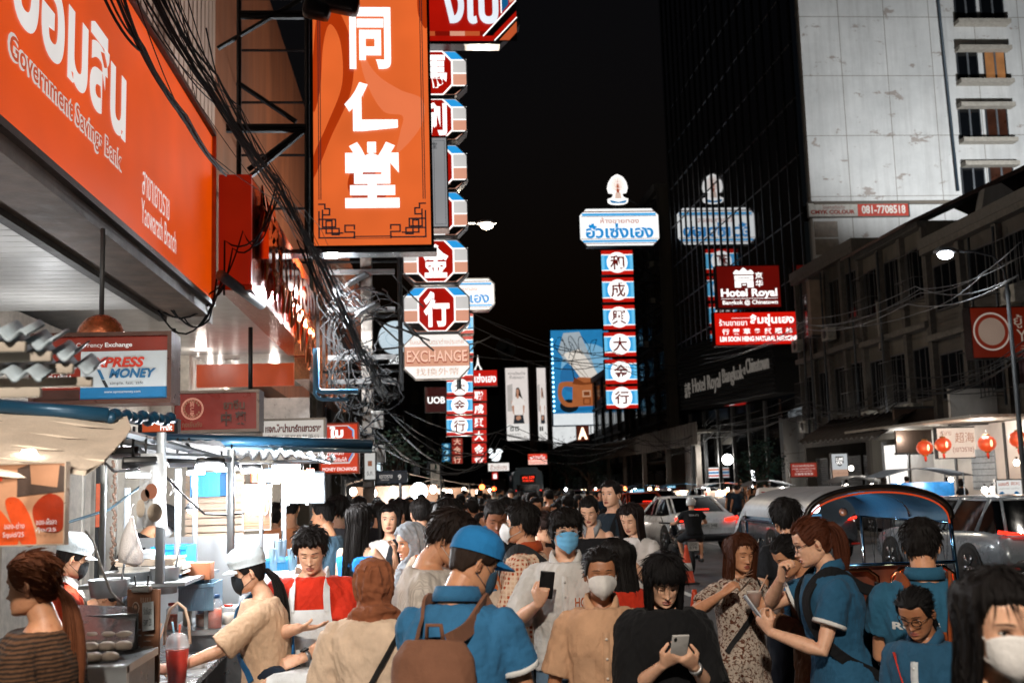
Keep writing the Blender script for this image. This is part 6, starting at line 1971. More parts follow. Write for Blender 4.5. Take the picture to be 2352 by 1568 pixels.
# black flood lamps clamped under the roof
for k, (px, py, Y, rz) in enumerate(((320, 1062, 5.5, .3), (292, 1040, 5.6, -.2), (420, 1060, 6.2, .1), (520, 1070, 6.8, 0))):
 q = P(px, py, Y)
 t = T('flood_lamp', 'switched-off black flood lamp clamped under the stall roof', 'lamp', tuple(q), rz, group='black flood lamps under the stall roof')
 m = MB(); m.box((0, 0, 0), (.16, .09, .035), BLK, rx=R(-18), bv=.008); m.obj('housing', t)
 m = MB()
 for sx in (-1, 1):
  m.loft([(sx * .03, 0, .015), (sx * .03, .01, .13)], .007, BLK, 6)
 m.obj('bracket', t)
for k, pts in enumerate(([(240, 1062, 5.4), (262, 1082, 5.4), (300, 1080, 5.5), (322, 1068, 5.5)], [(10, 1240, 5), (120, 1210, 5.2), (250, 1170, 5.6), (345, 1100, 5.9)], [(372, 1085, 6), (420, 1135, 6.4), (470, 1180, 6.6), (520, 1182, 6.7), (560, 1178, 6.8)], [(420, 1010, 6), (450, 1040, 6.2), (490, 1078, 6.5), (530, 1070, 6.7)], [(395, 1100, 6.6), (405, 1120, 6.6), (392, 1135, 6.6), (400, 1108, 6.6), (412, 1128, 6.6)], [(196, 1218, 5.0), (215, 1245, 5), (232, 1300, 5), (255, 1360, 5), (285, 1390, 5.05)])):
 m = MB(); m.loft([P(*p) for p in pts], .007 if k != 5 else .006, paint(('#3a3a3c', '#5a7a8c', '#2a2a2c', '#1a1a1a', '#b8b4b0', '#c8c4be')[k], .5), 6)
 tag(m.obj('power_cord'), ('grey cord looping by the black flood lamps', 'blue-grey hose crossing in front of the shutter', 'thin black cord drooping across the lit stall', 'black cord hanging from the roof rail to a lamp', 'tangled white cord on the stall post', 'white cord hanging over the vendor with the orange shirt')[k], 'cord')
q = P(440, 1165, 7.6)
t = T('hanging_bulb', 'shaded bulb hanging on a cord in the lit stall', 'lamp', tuple(q))
MB().lathe([(.05, -.01), (.03, .02), (.012, .045), (.008, .06)], (0, 0, 0), SSd, 16).obj('shade', t); MB().loft([(0, 0, .06), (0, 0, .35)], .003, BLK, 5).obj('cord', t); MB().ell((0, 0, -.012), (.03, .03, .03), em('#fff6ea', 20), 12, 8).obj('bulb', t)
for k, (px, py, Y, cw) in enumerate(((645, 1270, 7.9, 30), (672, 1290, 7.8, 26), (628, 1290, 7.9, 22))):
 c, w, h = pos(px - cw / 2, py - 40, px + cw / 2, py + 20, Y)
 t = T('plastic_tumbler', ('tall clear blue tumbler with a straw on the second stall', 'short clear tumbler beside the seated man', 'clear tumbler at the edge of the second stall')[k], 'cup', (c.x, Y, c.z - h / 2))
 MB().lathe([(w * .36, 0), (w * .48, h * .8), (w * .5, h * .82), (w * .46, h * .84), (w * .02, h * .86)], (0, 0, 0), glass('#9ac0d8', .1, .5), 18).obj('cup', t); MB().loft([(0, 0, h * .3), (.01, 0, h * 1.2)], .005, BLK, 6).obj('straw', t)
cn = T('drinks_counter', 'white counter of the second stall behind the seated man', 'counter', (0, 0, 0))
m = MB(); a, b = P(605, 1320, 7.8), P(690, 1320, 7.8); m.bx(a.x, b.x, 7.7, 8.8, .1, a.z - .0, paint('#c9ccce', .4)); m.obj('body', cn)
# clutter of the lit stall: inner counter with jars, bottles, tubs and utensils
ic = T('inner_counter', 'narrow steel inner counter behind the vendor in beige, crowded with jars', 'counter', (0, 0, 0))
a, b = P(392, 1440, 7.0), P(600, 1440, 7.0)
iz = a.z
m = MB(); m.bx(a.x, b.x, 6.8, 7.5, iz - .03, iz, SS); m.bx(a.x + .02, b.x - .02, 6.85, 7.45, .1, iz - .031, SSd); m.obj('body', ic)
for k in range(13):
 x = a.x + .04 + k * .05 + rr.uniform(-.008, .008); y = 6.86 + (k * 37 % 5) * .1; h_ = rr.uniform(.1, .24); r_ = rr.uniform(.028, .045)
 col = ('#b8481e', '#d8d0c0', '#3a7aa8', '#8a4a20', '#c8b090')[k % 5]
 t = T('jar', 'clear jar or bottle among the crowded row on the inner counter', 'jar', (x, y, iz), 0, 'jars and bottles on the inner counter')
 MB().lathe([(r_ * .9, .004), (r_ * .92, h_ * .6), (.001, h_ * .62)], (0, 0, 0), paint(col, .4, 0, .3, 30), 14).obj('contents', t)
 MB().lathe([(r_, 0), (r_, h_ * .8), (r_ * .6, h_ * .92), (r_ * .6, h_)], (0, 0, 0), glass('#f4f8fa', .05, .25), 16).obj('jar_body', t)
 MB().lathe([(r_ * .66, h_ * .94), (r_ * .66, h_ * 1.05), (.001, h_ * 1.06)], (0, 0, 0), paint(('#b82a14', '#d8d8d8', '#1c4a78')[k % 3], .4), 14).obj('lid', t)
for k, (px, py, Y, w_, h_, col, lab) in enumerate(((455, 1322, 6.9, .17, .10, '#a86a48', 'brown cardboard carton on the steel shelf'), (300, 1352, 6.6, .3, .12, '#c4c8ca', 'steel tub tucked under the paper stacks'), (378, 1350, 6.5, .16, .14, '#b4b8ba', 'dented steel pot beside the menu board'), (548, 1440, 7.2, .2, .16, '#dadcdc', 'white plastic tub at the end of the inner counter'), (250, 1362, 6.3, .22, .09, '#b0b4b6', 'low steel tray behind the bun counter'))):
 q = P(px, py, Y)
 t = T(('carton', 'tub', 'pot', 'tub', 'tray')[k], lab, 'container', (q.x, Y, q.z - h_ * .2), .2 * k)
 mt = paint(col, .35 if k else .8, .7 if k in (1, 2, 4) else 0, .15, 8)
 if k == 0:
  m = MB(); m.box((0, 0, h_ / 2), (w_, .13, h_), mt, bv=.004); m.obj('box', t); MB().box((0, 0, h_ + .002), (w_ * .9, .03, .002), paint('#c8b090', .3)).obj('tape', t)
 else:
  MB().lathe([(w_ * .42, 0), (w_ * .5, h_), (w_ * .52, h_ + .006), (w_ * .48, h_), (w_ * .4, .01), (.001, .01)], (0, 0, 0), mt, 24).obj('vessel', t)
  MB().loft([(w_ * .3, 0, .03), (w_ * .5, .02, h_ + .12)], .006, SSd, 6).obj('ladle', t)
for k in range(9):
 q = P(585 + k * 16, 1076 + (k % 2) * 4, 8.3)
 t = T('hanging_packet', 'small packet clipped in the row under the second stall roof', 'packet', tuple(q), rr.uniform(-.5, .5), 'packets hanging under the second stall roof')
 m = MB(); m.grid([[(x, .006 * math.sin(x * 90), -z_) for x in (-.03, -.01, .01, .03)] for z_ in (0, .03, .07, .1)], paint(('#c8502a', '#d8d4cc', '#2a6a9a', '#b89a78')[k % 4], .35, 0, .3, 30)); m.obj('wrapper', t)
 MB().loft([(0, 0, 0), (0, 0, .06)], .004, BLK, 5).obj('clip', t)
# ------------------------------------------------------------------ lamps
def street_lamp(label, head, poleX, Y, e, col, hcol, s=18, group='street lamps', spot=None):
 t = T('street_lamp', label, 'street lamp', (poleX, Y, 0), 0, group)
 h = Vector((head.x - poleX, 0, head.z))
 m = MB(); m.loft([(0, 0, 0), (0, 0, .4), (0, 0, .45), (0, 0, h.z - .8)], [.11, .1, .075, .05], paint('#2e3032', .6, .3), 12); m.obj('pole', t)
 d = 1 if h.x > 0 else -1
 m = MB(); m.loft([(0, 0, h.z - .9), (d * .05, 0, h.z - .5), (d * .3, 0, h.z - .12), (h.x * .5, 0, h.z + .02), (h.x - d * .25, 0, h.z + .03)], .035, paint('#2e3032', .6, .3), 8); m.obj('arm', t)
 m = MB(); m.loft([(h.x - d * .35, 0, h.z + .03), (h.x - d * .2, 0, h.z + .05), (h.x + d * .15, 0, h.z + .06), (h.x + d * .3, 0, h.z + .02)], [(.05, .06), (.09, .14), (.09, .14), (.03, .06)], paint('#77797b', .4, .3), 12, ref=(0, 0, 1)); m.obj('head', t)
 MB().ell((h.x, -.02, h.z - .06), (.21, .14, .12), em(hcol, s, .02), 16, 10).obj('lens', t)
 lamp((h.x, -.02, h.z - .28), e, col, .15, parent=t, spot=spot, to=(h.x, -.02, 0) if spot else None)
 return t
street_lamp('glaring warm street lamp beside the octagonal lightboxes', P(1118, 514, 35), -3.2, 35, 1700, (1, .86, .68), '#ffe9cc', 40)
street_lamp('white street lamp on a curved arm in front of the dark shophouses', P(2170, 580, 28), 15.6, 28, 650, (.93, .97, 1), '#f2f8ff', 40, spot=150)
street_lamp('added unseen street lamp nearer than the food stalls, lighting the foreground people', Vector((-.6, -3.6, 6.6)), -3.8, -3.6, 3600, (1, .90, .78), '#fff0dc', 30, spot=168)  # added behind the camera as fill for the foreground people
street_lamp('added unseen street lamp on the far kerb, brightening the waiting cars', Vector((10.3, 14, 7.6)), 13.9, 14, 800, (1, .92, .82), '#fff0dc', 30, spot=150)  # added out of frame to brighten the cars and right-hand people
for i, (px, py, hx, hy, lab) in enumerate(((776, 672, 800, 640, 'upper glaring white spotlight clamped to the cable post by the octagonal signs'), (800, 742, 838, 700, 'lower and larger glaring white spotlight hanging among the cables'))):
 q = P(px, py, 22)
 t = T('spotlight', lab, 'spotlight', tuple(q), R(-15))
 m = MB(); m.lathe([(.03, .2), (.07, .16), (.09, .03), (.12, 0), (.115, -.01), (.08, 0)], (0, 0, 0), BLK, 18, Matrix.Rotation(R(60), 4, 'X')); m.obj('housing', t)
 MB().lathe([(.0001, -.005), (.105, -.004)], (0, 0, 0), em('#eef6ff', 40, .02), 18, Matrix.Rotation(R(60), 4, 'X')).obj('lens', t)
 m = MB(); m.loft([(.1, .05, .1), (.3, .15, .3), (.34, .3, .2)], .02, BLK, 6); m.box((.32, .25, .3), (.5, .3, .06), BLK, ry=R(-25), bv=.02); m.obj('bracket', t)
 lamp((-.05, -.22, -.05), 800, (.9, .95, 1), .1, parent=t)
# assumed unseen floodlight, rooftop place guessed, added to light the white hotel wall
t = T('assumed_floodlight', 'assumed unseen floodlight on the dark shophouse roof aimed up at the white hotel wall', 'floodlight', (27, 40, 11.9))
m = MB(); m.box((0, 0, .25), (.5, .2, .36), BLK, rx=R(55), bv=.03); m.loft([(-.2, 0, .2), (-.2, 0, -.15)], .03, BLK, 6); m.loft([(.2, 0, .2), (.2, 0, -.15)], .03, BLK, 6); m.obj('housing', t)
MB().box((0, .09, .34), (.44, .28, .01), em('#fff4e4', 10, .02), rx=R(55)).obj('lens', t)
lamp((27, 40.1, 12.6), 9500, (.95, .98, 1), .3, spot=95, to=(25.5, 52.4, 25))
# ------------------------------------------------------------------ utility pole and cables
up = P(846, 1000, 23)
t = T('utility_pole', 'concrete utility pole wrapped in tangled black cables', 'utility pole', (up.x, 23, 0))
m = MB(); m.box((0, 0, 4.6), (.24, .24, 9.2), paint('#6a625a', .8, 0, .3, 4, .3), bv=.03); m.obj('pole', t)
m = MB()
for z in (4.1, 4.6, 5.6, 6.4, 7.6):
 MB().box((-.1, -.16, z), (1.4, .09, .1), paint('#3c3a38', .7)).obj('cross_arm', t)
for z, x in ((3.3, .2), (3.0, -.25), (2.6, .22)):
 m = MB(); m.box((x, -.2, z), (.26, .14, .36), paint('#8a8680', .5, 0, .25, 5), bv=.02); m.obj('junction_box', t)
CAB = paint('#070708', .85, 0, .2, 10, .2)
rr = random.Random(11)
m = MB()
for k in range(50):
 z0 = rr.uniform(2.6, 6.2); r_ = rr.uniform(.15, .6); x0 = rr.uniform(-.6, .35)
 a0 = rr.uniform(0, 6.3)
 pts = [(x0 + r_ * math.cos(a0 + q) * rr.uniform(.7, 1.1), -.3 + .2 * math.sin(q * 1.3 + k), z0 + r_ * .9 * math.sin(a0 + q) - .12 * q) for q in np.linspace(0, rr.uniform(3, 8), 16)]
 m.loft(pts, rr.choice((.008, .012, .016)), CAB, 5)
tag(m.obj('cable_tangle', None, (up.x, 23, 0)), 'tangled coils of black cable hanging on the concrete utility pole', 'cable tangle', kind='stuff')
def bundle(label, pts, n, spread, rmin=.008, rmax=.022, sag=.1, name='cable_bundle', seed=0, mat=None):
 r2 = random.Random(seed)
 t = T(name, label, 'cables')
 P3 = [P(*p) for p in pts]
 for k in range(n):
  m = MB(); o = [Vector((r2.gauss(0, spread), r2.gauss(0, spread), r2.gauss(0, spread))) for _ in P3]
  fine = []
  for i in range(len(P3) - 1):
   a, b = P3[i] + o[i], P3[i + 1] + o[i + 1]
   s_ = sag * r2.uniform(.5, 1.6)
   for q in np.linspace(0, 1, 9)[: 9 if i == len(P3) - 2 else 8]:
    fine.append(a.lerp(b, q) + Vector((0, 0, -s_ * 4 * q * (1 - q))))
  m.loft(fine, r2.uniform(rmin, rmax), mat or CAB, 6); m.obj('cable', t)
 return t
bundle('thick bundle of black cables sweeping down past the big orange vertical sign', [(330, -60, 8.2), (480, 190, 10), (640, 430, 13.5), (742, 600, 17), (880, 900, 22.8)], 15, .06, .004, .011, .06, seed=1)
bundle('second bundle of black cables along the top of the orange bank sign', [(255, -40, 7.6), (330, 110, 8.6), (420, 260, 10.5), (520, 400, 14)], 6, .025, .006, .013, .05, seed=2)
bundle('loose black cables fanning out above the gold shop fascia', [(400, -50, 9), (520, 240, 12), (690, 520, 17), (820, 700, 22)], 10, .16, .003, .007, .12, seed=3)
bundle('cables drooping from the spotlights to the utility pole', [(690, 560, 17), (770, 720, 20), (850, 840, 22.5), (905, 905, 24)], 10, .12, .006, .012, .2, seed=4)
bundle('black cables spanning the street behind the octagonal signs', [(885, 735, 23), (1080, 760, 40), (1400, 830, 70), (1600, 850, 80)], 6, .35, .016, .026, .5, seed=5)
bundle('long sagging cables crossing in front of the advertising screens', [(890, 960, 24), (1150, 1005, 50), (1470, 1000, 70), (1650, 960, 60)], 6, .3, .014, .024, .9, seed=6)
bundle('pale cables strung along the dark shophouse fronts', [(1620, 830, 60), (1850, 745, 46), (2100, 680, 34), (2330, 600, 25)], 5, .25, .010, .018, .3, seed=7, mat=paint('#5a5e62', .35, .3))
bundle('black cables sagging low along the right pavement fronts', [(1560, 985, 68), (1840, 945, 48), (2080, 880, 36), (2400, 790, 27)], 8, .3, .012, .022, .5, seed=8)
bundle('cables looping between the poles over the far food stalls', [(1240, 1010, 90), (1420, 1020, 85), (1580, 1000, 70), (1700, 985, 60)], 8, .4, .018, .03, 1.0, seed=9)
bundle('two thin black cables hanging across the gold shop soffit', [(370, 690, 15), (500, 655, 15.5), (540, 560, 15.6), (640, 440, 15.8)], 3, .08, .010, .016, .3, seed=10)
bundle('black cable loop drooping under the white soffit', [(372, 660, 15), (420, 735, 15), (480, 730, 15), (505, 640, 15.3)], 2, .03, .010, .014, .1, seed=12)
t = T('grey_pipe', 'grey conduit pipe end sticking out below the orange bank sign', 'pipe')
m = MB(); m.loft([P(508, 632, 15.2), P(600, 700, 17)], .075, paint('#6a7076', .5), 14); m.obj('pipe', t)
for k, (y, x1) in enumerate(((899, 822), (917, 800))):
 t = T('blue_pipe', ('thicker pale blue water pipe jutting out by the copper fascia', 'thinner pale blue water pipe below the thicker one')[k], 'pipe')
 m = MB(); m.loft([P(727 - k * 4, 800, 21), P(727 - k * 4, y - 12, 21), P(731, y - 3, 21), P(740, y, 21), P(x1, y, 21)], [.05, .05, .05, .06, .055][0] if not k else .035, paint('#6fb4dc' if 1 else '', .4, 0, .1), 12); m.obj('pipe', t)
# ------------------------------------------------------------------ right pavement: shops, lanterns, boards, carts
def slab(label, rect, Y, d, mat, name, cat, ang=0, extra=None):
 c, w, h = pos(*rect, Y)
 t = T(name, label, cat, (c.x, Y, c.z - h / 2), ang)
 m = MB(); m.bx(-w / 2, w / 2, 0, d, 0, h, mat); m.obj('panel', t)
 m = MB()
 for z in (0, h):
  m.bx(-w / 2 - .04, w / 2 + .04, -.04, d + .02, z - .04, z + .04, FR)
 m.obj('edge', t)
 return t, w, h
slab('blank pale hoarding board above the red lanterns', (2183, 888, 2340, 972), 34, .15, paint('#b2aca4', .7, 0, .2, 1.5, .2), 'hoarding', 'board')
slab('blank brown canvas board left of the pale hoarding', (2057, 935, 2184, 1040), 38, .15, paint('#4a3a30', .8, 0, .2, 1.5, .2), 'hoarding', 'board')
slab('blank grey sheet panel high on the dark shophouse front', (2018, 690, 2112, 802), 42, .12, paint('#77736c', .7, 0, .2, 2, .2, 0, True), 'sheet_panel', 'board')
slab('weathered concrete block panel beside the red medicine shop sign', (1862, 640, 1950, 770), 48, .4, paint('#7a6a5c', .8, 0, .3, 2, .2), 'sheet_panel', 'board')
sign('lit cream shop sign with faint red Chinese and Thai lettering behind the lanterns', (2150, 982, 2288, 1050), 35, em('#ead2bf', .95, .12), [('t', '超海鮮', .3, .15, .78, .5, em('#c07a5a', .8)), ('t', '(เยาวราช)', .25, .62, .6, .86, em('#a8503a', .8)), ('t', '42', .76, .66, .9, .82, em('#a8503a', .8)), ('t', 'หูฉลาม', .06, .1, .24, .3, em('#c07a5a', .8))], .2)
t = T('ribbed_awning', 'dark ribbed awning over the shuttered shops', 'awning', (0, 0, 0))
m = MB(); g = []
for i in range(60):
 f = i / 59
 a, b = P(1872 + 185 * f, 992 - 20 * f, 46 - 8 * f), P(1866 + 185 * f, 1008 - 14 * f, 44.4 - 8 * f)
 o = .06 * math.sin(i * 1.6)
 g.append([tuple(a + Vector((.8, 0, .5 + o))), tuple(b + Vector((-.6, 0, -.1 + o))), tuple(b + Vector((-.6, 0, -.16 + o))), tuple(a + Vector((.8, 0, .44 + o)))])
m.grid(g, paint('#3f3b37', .7, 0, .3, 3), closed_u=True); m.obj('canopy', t)
sp = paint('#d2cec8', .6, 0, .15, 1.2, .1)
t = T('shop_front', 'white-walled lit restaurant front under the red lanterns', 'shop front', (17.9, 34, 0), R(-90))
m = MB(); m.bx(-6, 3.6, 0, .08, .15, 3.4, sp); m.bx(-6, 3.6, -2.4, .08, 3.42, 3.5, paint('#8a857c', .7)); m.obj('wall', t)
m = MB()
for x in (-2.4, .9, 3.3):
 m.bx(x, x + .14, -.03, -.002, .15, 3.38, BLK)
m.obj('pillar', t)
m = MB(); m.bx(-1.2, .3, -.04, -.003, 1.3, 2.6, paint('#9aa6ae', .4, 0, .3, 6))
for k in range(6):
 m.bx(-1.2, .3, -.05, -.041, 1.35 + k * .2, 1.37 + k * .2, BLK)
m.obj('menu_rack', t)
for x in (-4, -1, 2):
 lamp((x, -1.2, 3.1), 130, (1, .94, .86), .2, parent=t)
t = T('shop_front', 'bright open doorway between the shuttered shops', 'shop front', (17.9, 41.3, 0), R(-90))
m = MB(); m.bx(-.9, 1.2, .0, .1, .15, 3, em('#f4f0ea', 1.2, .15)); m.obj('lit_room', t)
m = MB(); m.bx(-1.05, -.91, -.05, .12, .15, 3.15, FR); m.bx(1.21, 1.35, -.05, .12, .15, 3.15, FR); m.obj('door_frame', t)
lamp((0, -.8, 2.6), 120, (1, .97, .93), .2, parent=t)
t = T('convenience_store', 'brightly lit convenience store front under the striped sign', 'shop front', (17.85, 62, 0), R(-90))
m = MB(); m.bx(-4.2, 4.2, 0, .1, .15, 3.2, em('#d8ccc0', .8, .5, .9))
m.obj('lit_room', t)
m = MB()
for k in range(7):
 m.bx(-4.2 + k * 1.4, -4.1 + k * 1.4, -.06, -.002, .15, 3.2, FR)
m.obj('window_frame', t)
lamp((0, -2, 3), 300, (1, .96, .9), .3, parent=t)
l = T('tube_lamp', 'upright glaring white tube at the corner of the convenience store', 'lamp', tuple(P(1732, 1130, 50)))
MB().loft([(0, 0, -.7), (0, 0, 1.0)], .07, em('#f2f6fa', 12), 10).obj('tube', l)
lant = None
for i, (px, py, r, Y, lab) in enumerate(((2124, 1028, 19, 34, 'leftmost red paper lantern, hanging below the brown canvas board'), (2166, 1021, 19, 33, 'red paper lantern at the left end of the cream shop sign'), (2267, 1018, 21, 32, 'red paper lantern at the right end of the cream shop sign'), (2338, 1008, 21, 30, 'red paper lantern nearest the right edge of the street'))):
 q = P(px, py, Y); R_ = r * Y / 2527
 t = T('paper_lantern', lab, 'lantern', tuple(q), group='red paper lanterns')
 m = MB(); n = 28
 prof = [(R_ * .35, -R_ * .86), (R_ * .7, -R_ * .68), (R_ * .95, -R_ * .3), (R_, 0), (R_ * .95, R_ * .3), (R_ * .7, R_ * .68), (R_ * .35, R_ * .86)]
 vs = [(rr_ * (1 - .04 * (j % 2)) * math.cos(2 * math.pi * j / n), rr_ * (1 - .04 * (j % 2)) * math.sin(2 * math.pi * j / n), z) for rr_, z in prof for j in range(n)]
 m.add(vs, [(a * n + j, a * n + (j + 1) % n, (a + 1) * n + (j + 1) % n, (a + 1) * n + j) for a in range(6) for j in range(n)], em('#d84a22', 1.0, .35, 6), True); m.obj('shade', t)
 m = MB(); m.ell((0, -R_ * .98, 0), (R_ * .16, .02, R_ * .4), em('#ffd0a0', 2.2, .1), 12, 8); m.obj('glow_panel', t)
 m = MB(); m.lathe([(R_ * .34, 0), (R_ * .36, .05), (.01, .06)], (0, 0, R_ * .84), paint('#8a5a20', .4), 14); m.lathe([(R_ * .34, 0), (R_ * .3, -.05), (.01, -.05)], (0, 0, -R_ * .84), paint('#8a5a20', .4), 14); m.loft([(0, 0, R_ * .88), (0, 0, R_ * 1.7)], .008, BLK, 5); m.obj('cap_ring', t)
 m = MB(); m.loft([(0, 0, -R_ * .9), (0, 0, -R_ * 1.25), (.01, 0, -R_ * 1.7)], [.02, .045, .03], paint('#b83018', .7), 8); m.obj('tassel', t)
 lamp((-.3, -R_ - .25, -.1), 26, (1, .5, .25), .2, parent=t)
for i, (px, y0, y1, Y, w_, disp, lab) in enumerate(((2112, 1078, 1135, 30, 2.1, '#2a8ad0', 'food cart with a grey canopy and a bright blue fish display'), (1760, 1105, 1150, 44, 1.6, '#e0dcd6', 'food cart with a pale tarpaulin roof in front of the dark tree'), (1965, 1095, 1140, 38, 1.3, '#e8e4de', 'food cart lit white in front of the roller shutters'), (1660, 1110, 1145, 56, 2.4, '#f2d8c0', 'lit food cart in front of the convenience store'), (1480, 1115, 1145, 70, 2.4, '#8ac0e0', 'lit food cart under a blue sunshade far along the kerb'), (1395, 1112, 1140, 82, 2.6, '#e86a3a', 'orange-lit food cart far along the kerb behind the taxis'), (1570, 1112, 1142, 64, 2.6, '#f0c8a0', 'lit food cart with hanging goods between the sunshades'))):
 q = P(px, 1150, Y)
 t = T('food_cart', lab, 'food cart', (q.x, Y, 0))
 zt = P(px, y0, Y).z
 m = MB(); cm = paint(('#5a6066', '#8a8f94', '#6a6a6a', '#7a3a24', '#1f5a80', '#7a2a18', '#24506a')[i], .6, 0, .2, 4)
 m.grid([[(-w_ / 2 - .25, y, zt - .18), (-w_ * .3, y, zt - .02 + .05 * (y > 0)), (0, y, zt + .05), (w_ * .3, y, zt - .02), (w_ / 2 + .25, y, zt - .2)] for y in (-.7, 0, .7)], cm); m.obj('canopy', t)
 for sx in (-1, 1):
  for sy in (-.55, .55):
   MB().loft([(sx * w_ / 2, sy, 0), (sx * w_ / 2, sy, zt - .1)], .018, ALU, 8).obj('post', t)
 m = MB(); m.bx(-w_ / 2, w_ / 2, -.5, .5, .4, .95, SSd); m.obj('counter', t)
 m = MB(); m.bx(-w_ * .42, w_ * .42, -.3, -.2, 1.0, max(1.3, zt - .35), em(disp, 1.1, .5, 5)); m.obj('display', t)
 m = MB()
 for k in range(5):
  m.loft([(-w_ * .4 + k * w_ * .2, -.35, 1.0), (-w_ * .38 + k * w_ * .2, -.36, 1.25)], .05, paint(('#c0502a', '#d0c8b8', '#3a6a8a')[k % 3], .5), 8)
 m.obj('goods', t)
 for sx in (-.35, .35):
  MB().ell((sx * w_, -.45, zt - .3), (.07, .07, .07), em('#fff6ea', 18), 10, 8).obj('bulb', t)
 lamp((0, -.6, zt - .4), 60 if Y < 50 else 160, (1, .92, .84), .15, parent=t)
t, w, h = sign('lit white dolphin sign board on a stand at the right edge of the pavement', (2288, 1102, 2346, 1152), 27, em('#e4e2de', .95, .06), [('t', 'เฮงดี', .1, .08, .5, .25, em('#c05a3a', .8), .02), ('t', '興利', .58, .08, .92, .25, em('#c05a3a', .8)), ('t', 'หอยทอด ออส่วน', .12, .32, .9, .42, em('#a8a4a0', .8)), ('p', spline([(.05, .95), (.1, .6), (.22, .52), (.3, .6), (.22, .66), (.18, .9)]), em('#1d6aa0', .7)), ('p', spline([(.95, .95), (.9, .62), (.76, .52), (.68, .62), (.78, .68), (.82, .9)]), em('#1d6aa0', .7)), ('p', spline([(.35, .95), (.5, .7), (.65, .95)]), em('#7ac0e0', .8))], .08, frame='#c8c2ba', fr=.03)
m = MB()
for sx in (-1, 1):
 m.loft([(sx * w * .4, .05, 0), (sx * w * .4, .05, -2)], .025, ALU, 8)
m.obj('post', t)
for i, (px, py, Y) in enumerate(((2262, 1125, 28), (2280, 1124, 28), (2335, 1062, 30), (2080, 1120, 30), (1955, 1075, 38), (1935, 1120, 40))):
 t = T('bulb', 'bare glaring bulb among the stalls on the right pavement', 'lamp', tuple(P(px, py, Y)), group='bare bulbs on the right pavement')
 MB().ell((0, 0, 0), (.08, .08, .09), em('#fff4e4', 22), 12, 8).obj('glass_globe', t); MB().loft([(0, 0, .07), (0, 0, .16)], .03, FR, 8).obj('socket', t)
# far stalls with bright bulbs on the left kerb
for i, (px, py, Y, wd, lab) in enumerate(((905, 1098, 30, 2.6, 'dark-roofed market stall just past the street-name plate'), (1000, 1110, 48, 3, 'far market stall with rows of bright bulbs under a striped canopy'), (1065, 1116, 70, 4, 'farthest market stall glowing orange at the end of the crowd'))):
 q = P(px, py, Y)
 t = T('market_stall', lab, 'food stall', (q.x, Y, 0))
 m = MB(); m.grid([[(-wd / 2, y, q.z - .15), (0, y, q.z + .2), (wd / 2, y, q.z - .12)] for y in (-1, 1)], paint('#4a4038', .7, 0, .3, 3), smooth=False); m.obj('canopy', t)
 for sx in (-1, 1):
  MB().loft([(sx * wd * .48, -.9, 0), (sx * wd * .48, -.9, q.z)], .03, FR, 8).obj('post', t)
 m = MB(); m.bx(-wd * .45, wd * .45, -.4, .6, .1, .95, SSd); m.bx(-wd * .45, wd * .45, .7, .75, .96, q.z - .2, em('#d8a078', .6, .6, 4)); m.obj('counter', t)
 for k in range(5):
  MB().ell((-wd * .4 + k * wd * .2, -.8, q.z - .32 - .06 * (k % 2)), (.09, .09, .11), em('#fff2e0', 24), 10, 8).obj('bulb', t)
 lamp((0, -.8, q.z - .6), 520, (1, .9, .8), .2, parent=t)
q = P(962, 1128, 26)
t = T('globe_lamp', 'large blinding white globe lamp above the crowd', 'lamp', tuple(q)); MB().ell((0, 0, 0), (.2, .2, .2), em('#f2faff', 20, .02), 20, 14).obj('globe', t); MB().loft([(0, 0, -.2), (0, 0, -2.4)], .02, FR, 8).obj('stand', t); lamp((0, -.5, .1), 420, (.88, .95, 1), .2, parent=t)
for i, (px, py, Y, col, lab) in enumerate(((1107, 1118, 60, '#ff6a30', 'small orange lamp low over the far crowd'), (1135, 1122, 75, '#ff5a28', 'red-orange lamp over the far traffic'), (1062, 1128, 50, '#fff0da', 'white lamp by the hanging white banner'), (1020, 1131, 42, '#fff0da', 'white lamp at the corner of the far stalls'), (1230, 1128, 90, '#ff4020', 'small red lamp by the bus'), (1345, 1128, 85, '#ffe0b0', 'warm lamp by the dark roadside trees'))):
 t = T('lamp_globe', lab, 'lamp', tuple(P(px, py, Y))); MB().ell((0, 0, 0), (.14, .14, .14), em(col, 14, .02), 12, 8).obj('globe', t); MB().loft([(0, 0, .13), (0, 0, .5)], .02, FR, 6).obj('hanger', t)
for k, (px, py, w_) in enumerate(((728, 22, .5), (778, 8, .75))):
 t = T('flood_lamp', ('smaller black flood lamp at the top edge of the big orange vertical sign', 'larger round black flood lamp at the top of the big orange vertical sign')[k], 'lamp', tuple(P(px, py, 19.2)))
 m = MB(); m.box((0, 0, 0), (w_, .3, .35), BLK, ry=R(12), bv=.1); m.loft([(0, 0, .1), (0, .3, .6)], .04, BLK, 6); m.obj('housing', t)
for k in range(18):
 px = 1255 + k * 26 + rr.uniform(-8, 8); Y = 96 - k * 2.6
 t = T('bulb', 'small glowing bulb among the far stalls along the right kerb', 'lamp', tuple(P(px, 1136 - .012 * (px - 1250) + rr.uniform(-14, 6), Y)), group='far stall bulbs on the right kerb')
 MB().ell((0, 0, 0), (.13, .13, .13), em(('#ffdcae', '#ff8a4a', '#f4f8ff')[k % 3], 16, .02), 10, 8).obj('glass_globe', t); MB().loft([(0, 0, .12), (0, 0, .3)], .03, FR, 6).obj('socket', t)
t = T('gable_wall', 'grey concrete gable wall jutting up at the right edge behind the street lamp', 'wall', tuple(P(2300, 570, 37.5)))
q_ = [P(*a, 37.5) - t.location for a in ((2240, 590), (2262, 432), (2300, 420), (2420, 500), (2420, 590))]
MB().prism([(a.x, a.z) for a in q_], 0, .5, paint('#8a8884', .8, 0, .3, 1.2, .3, 0, True)).obj('wall', t)
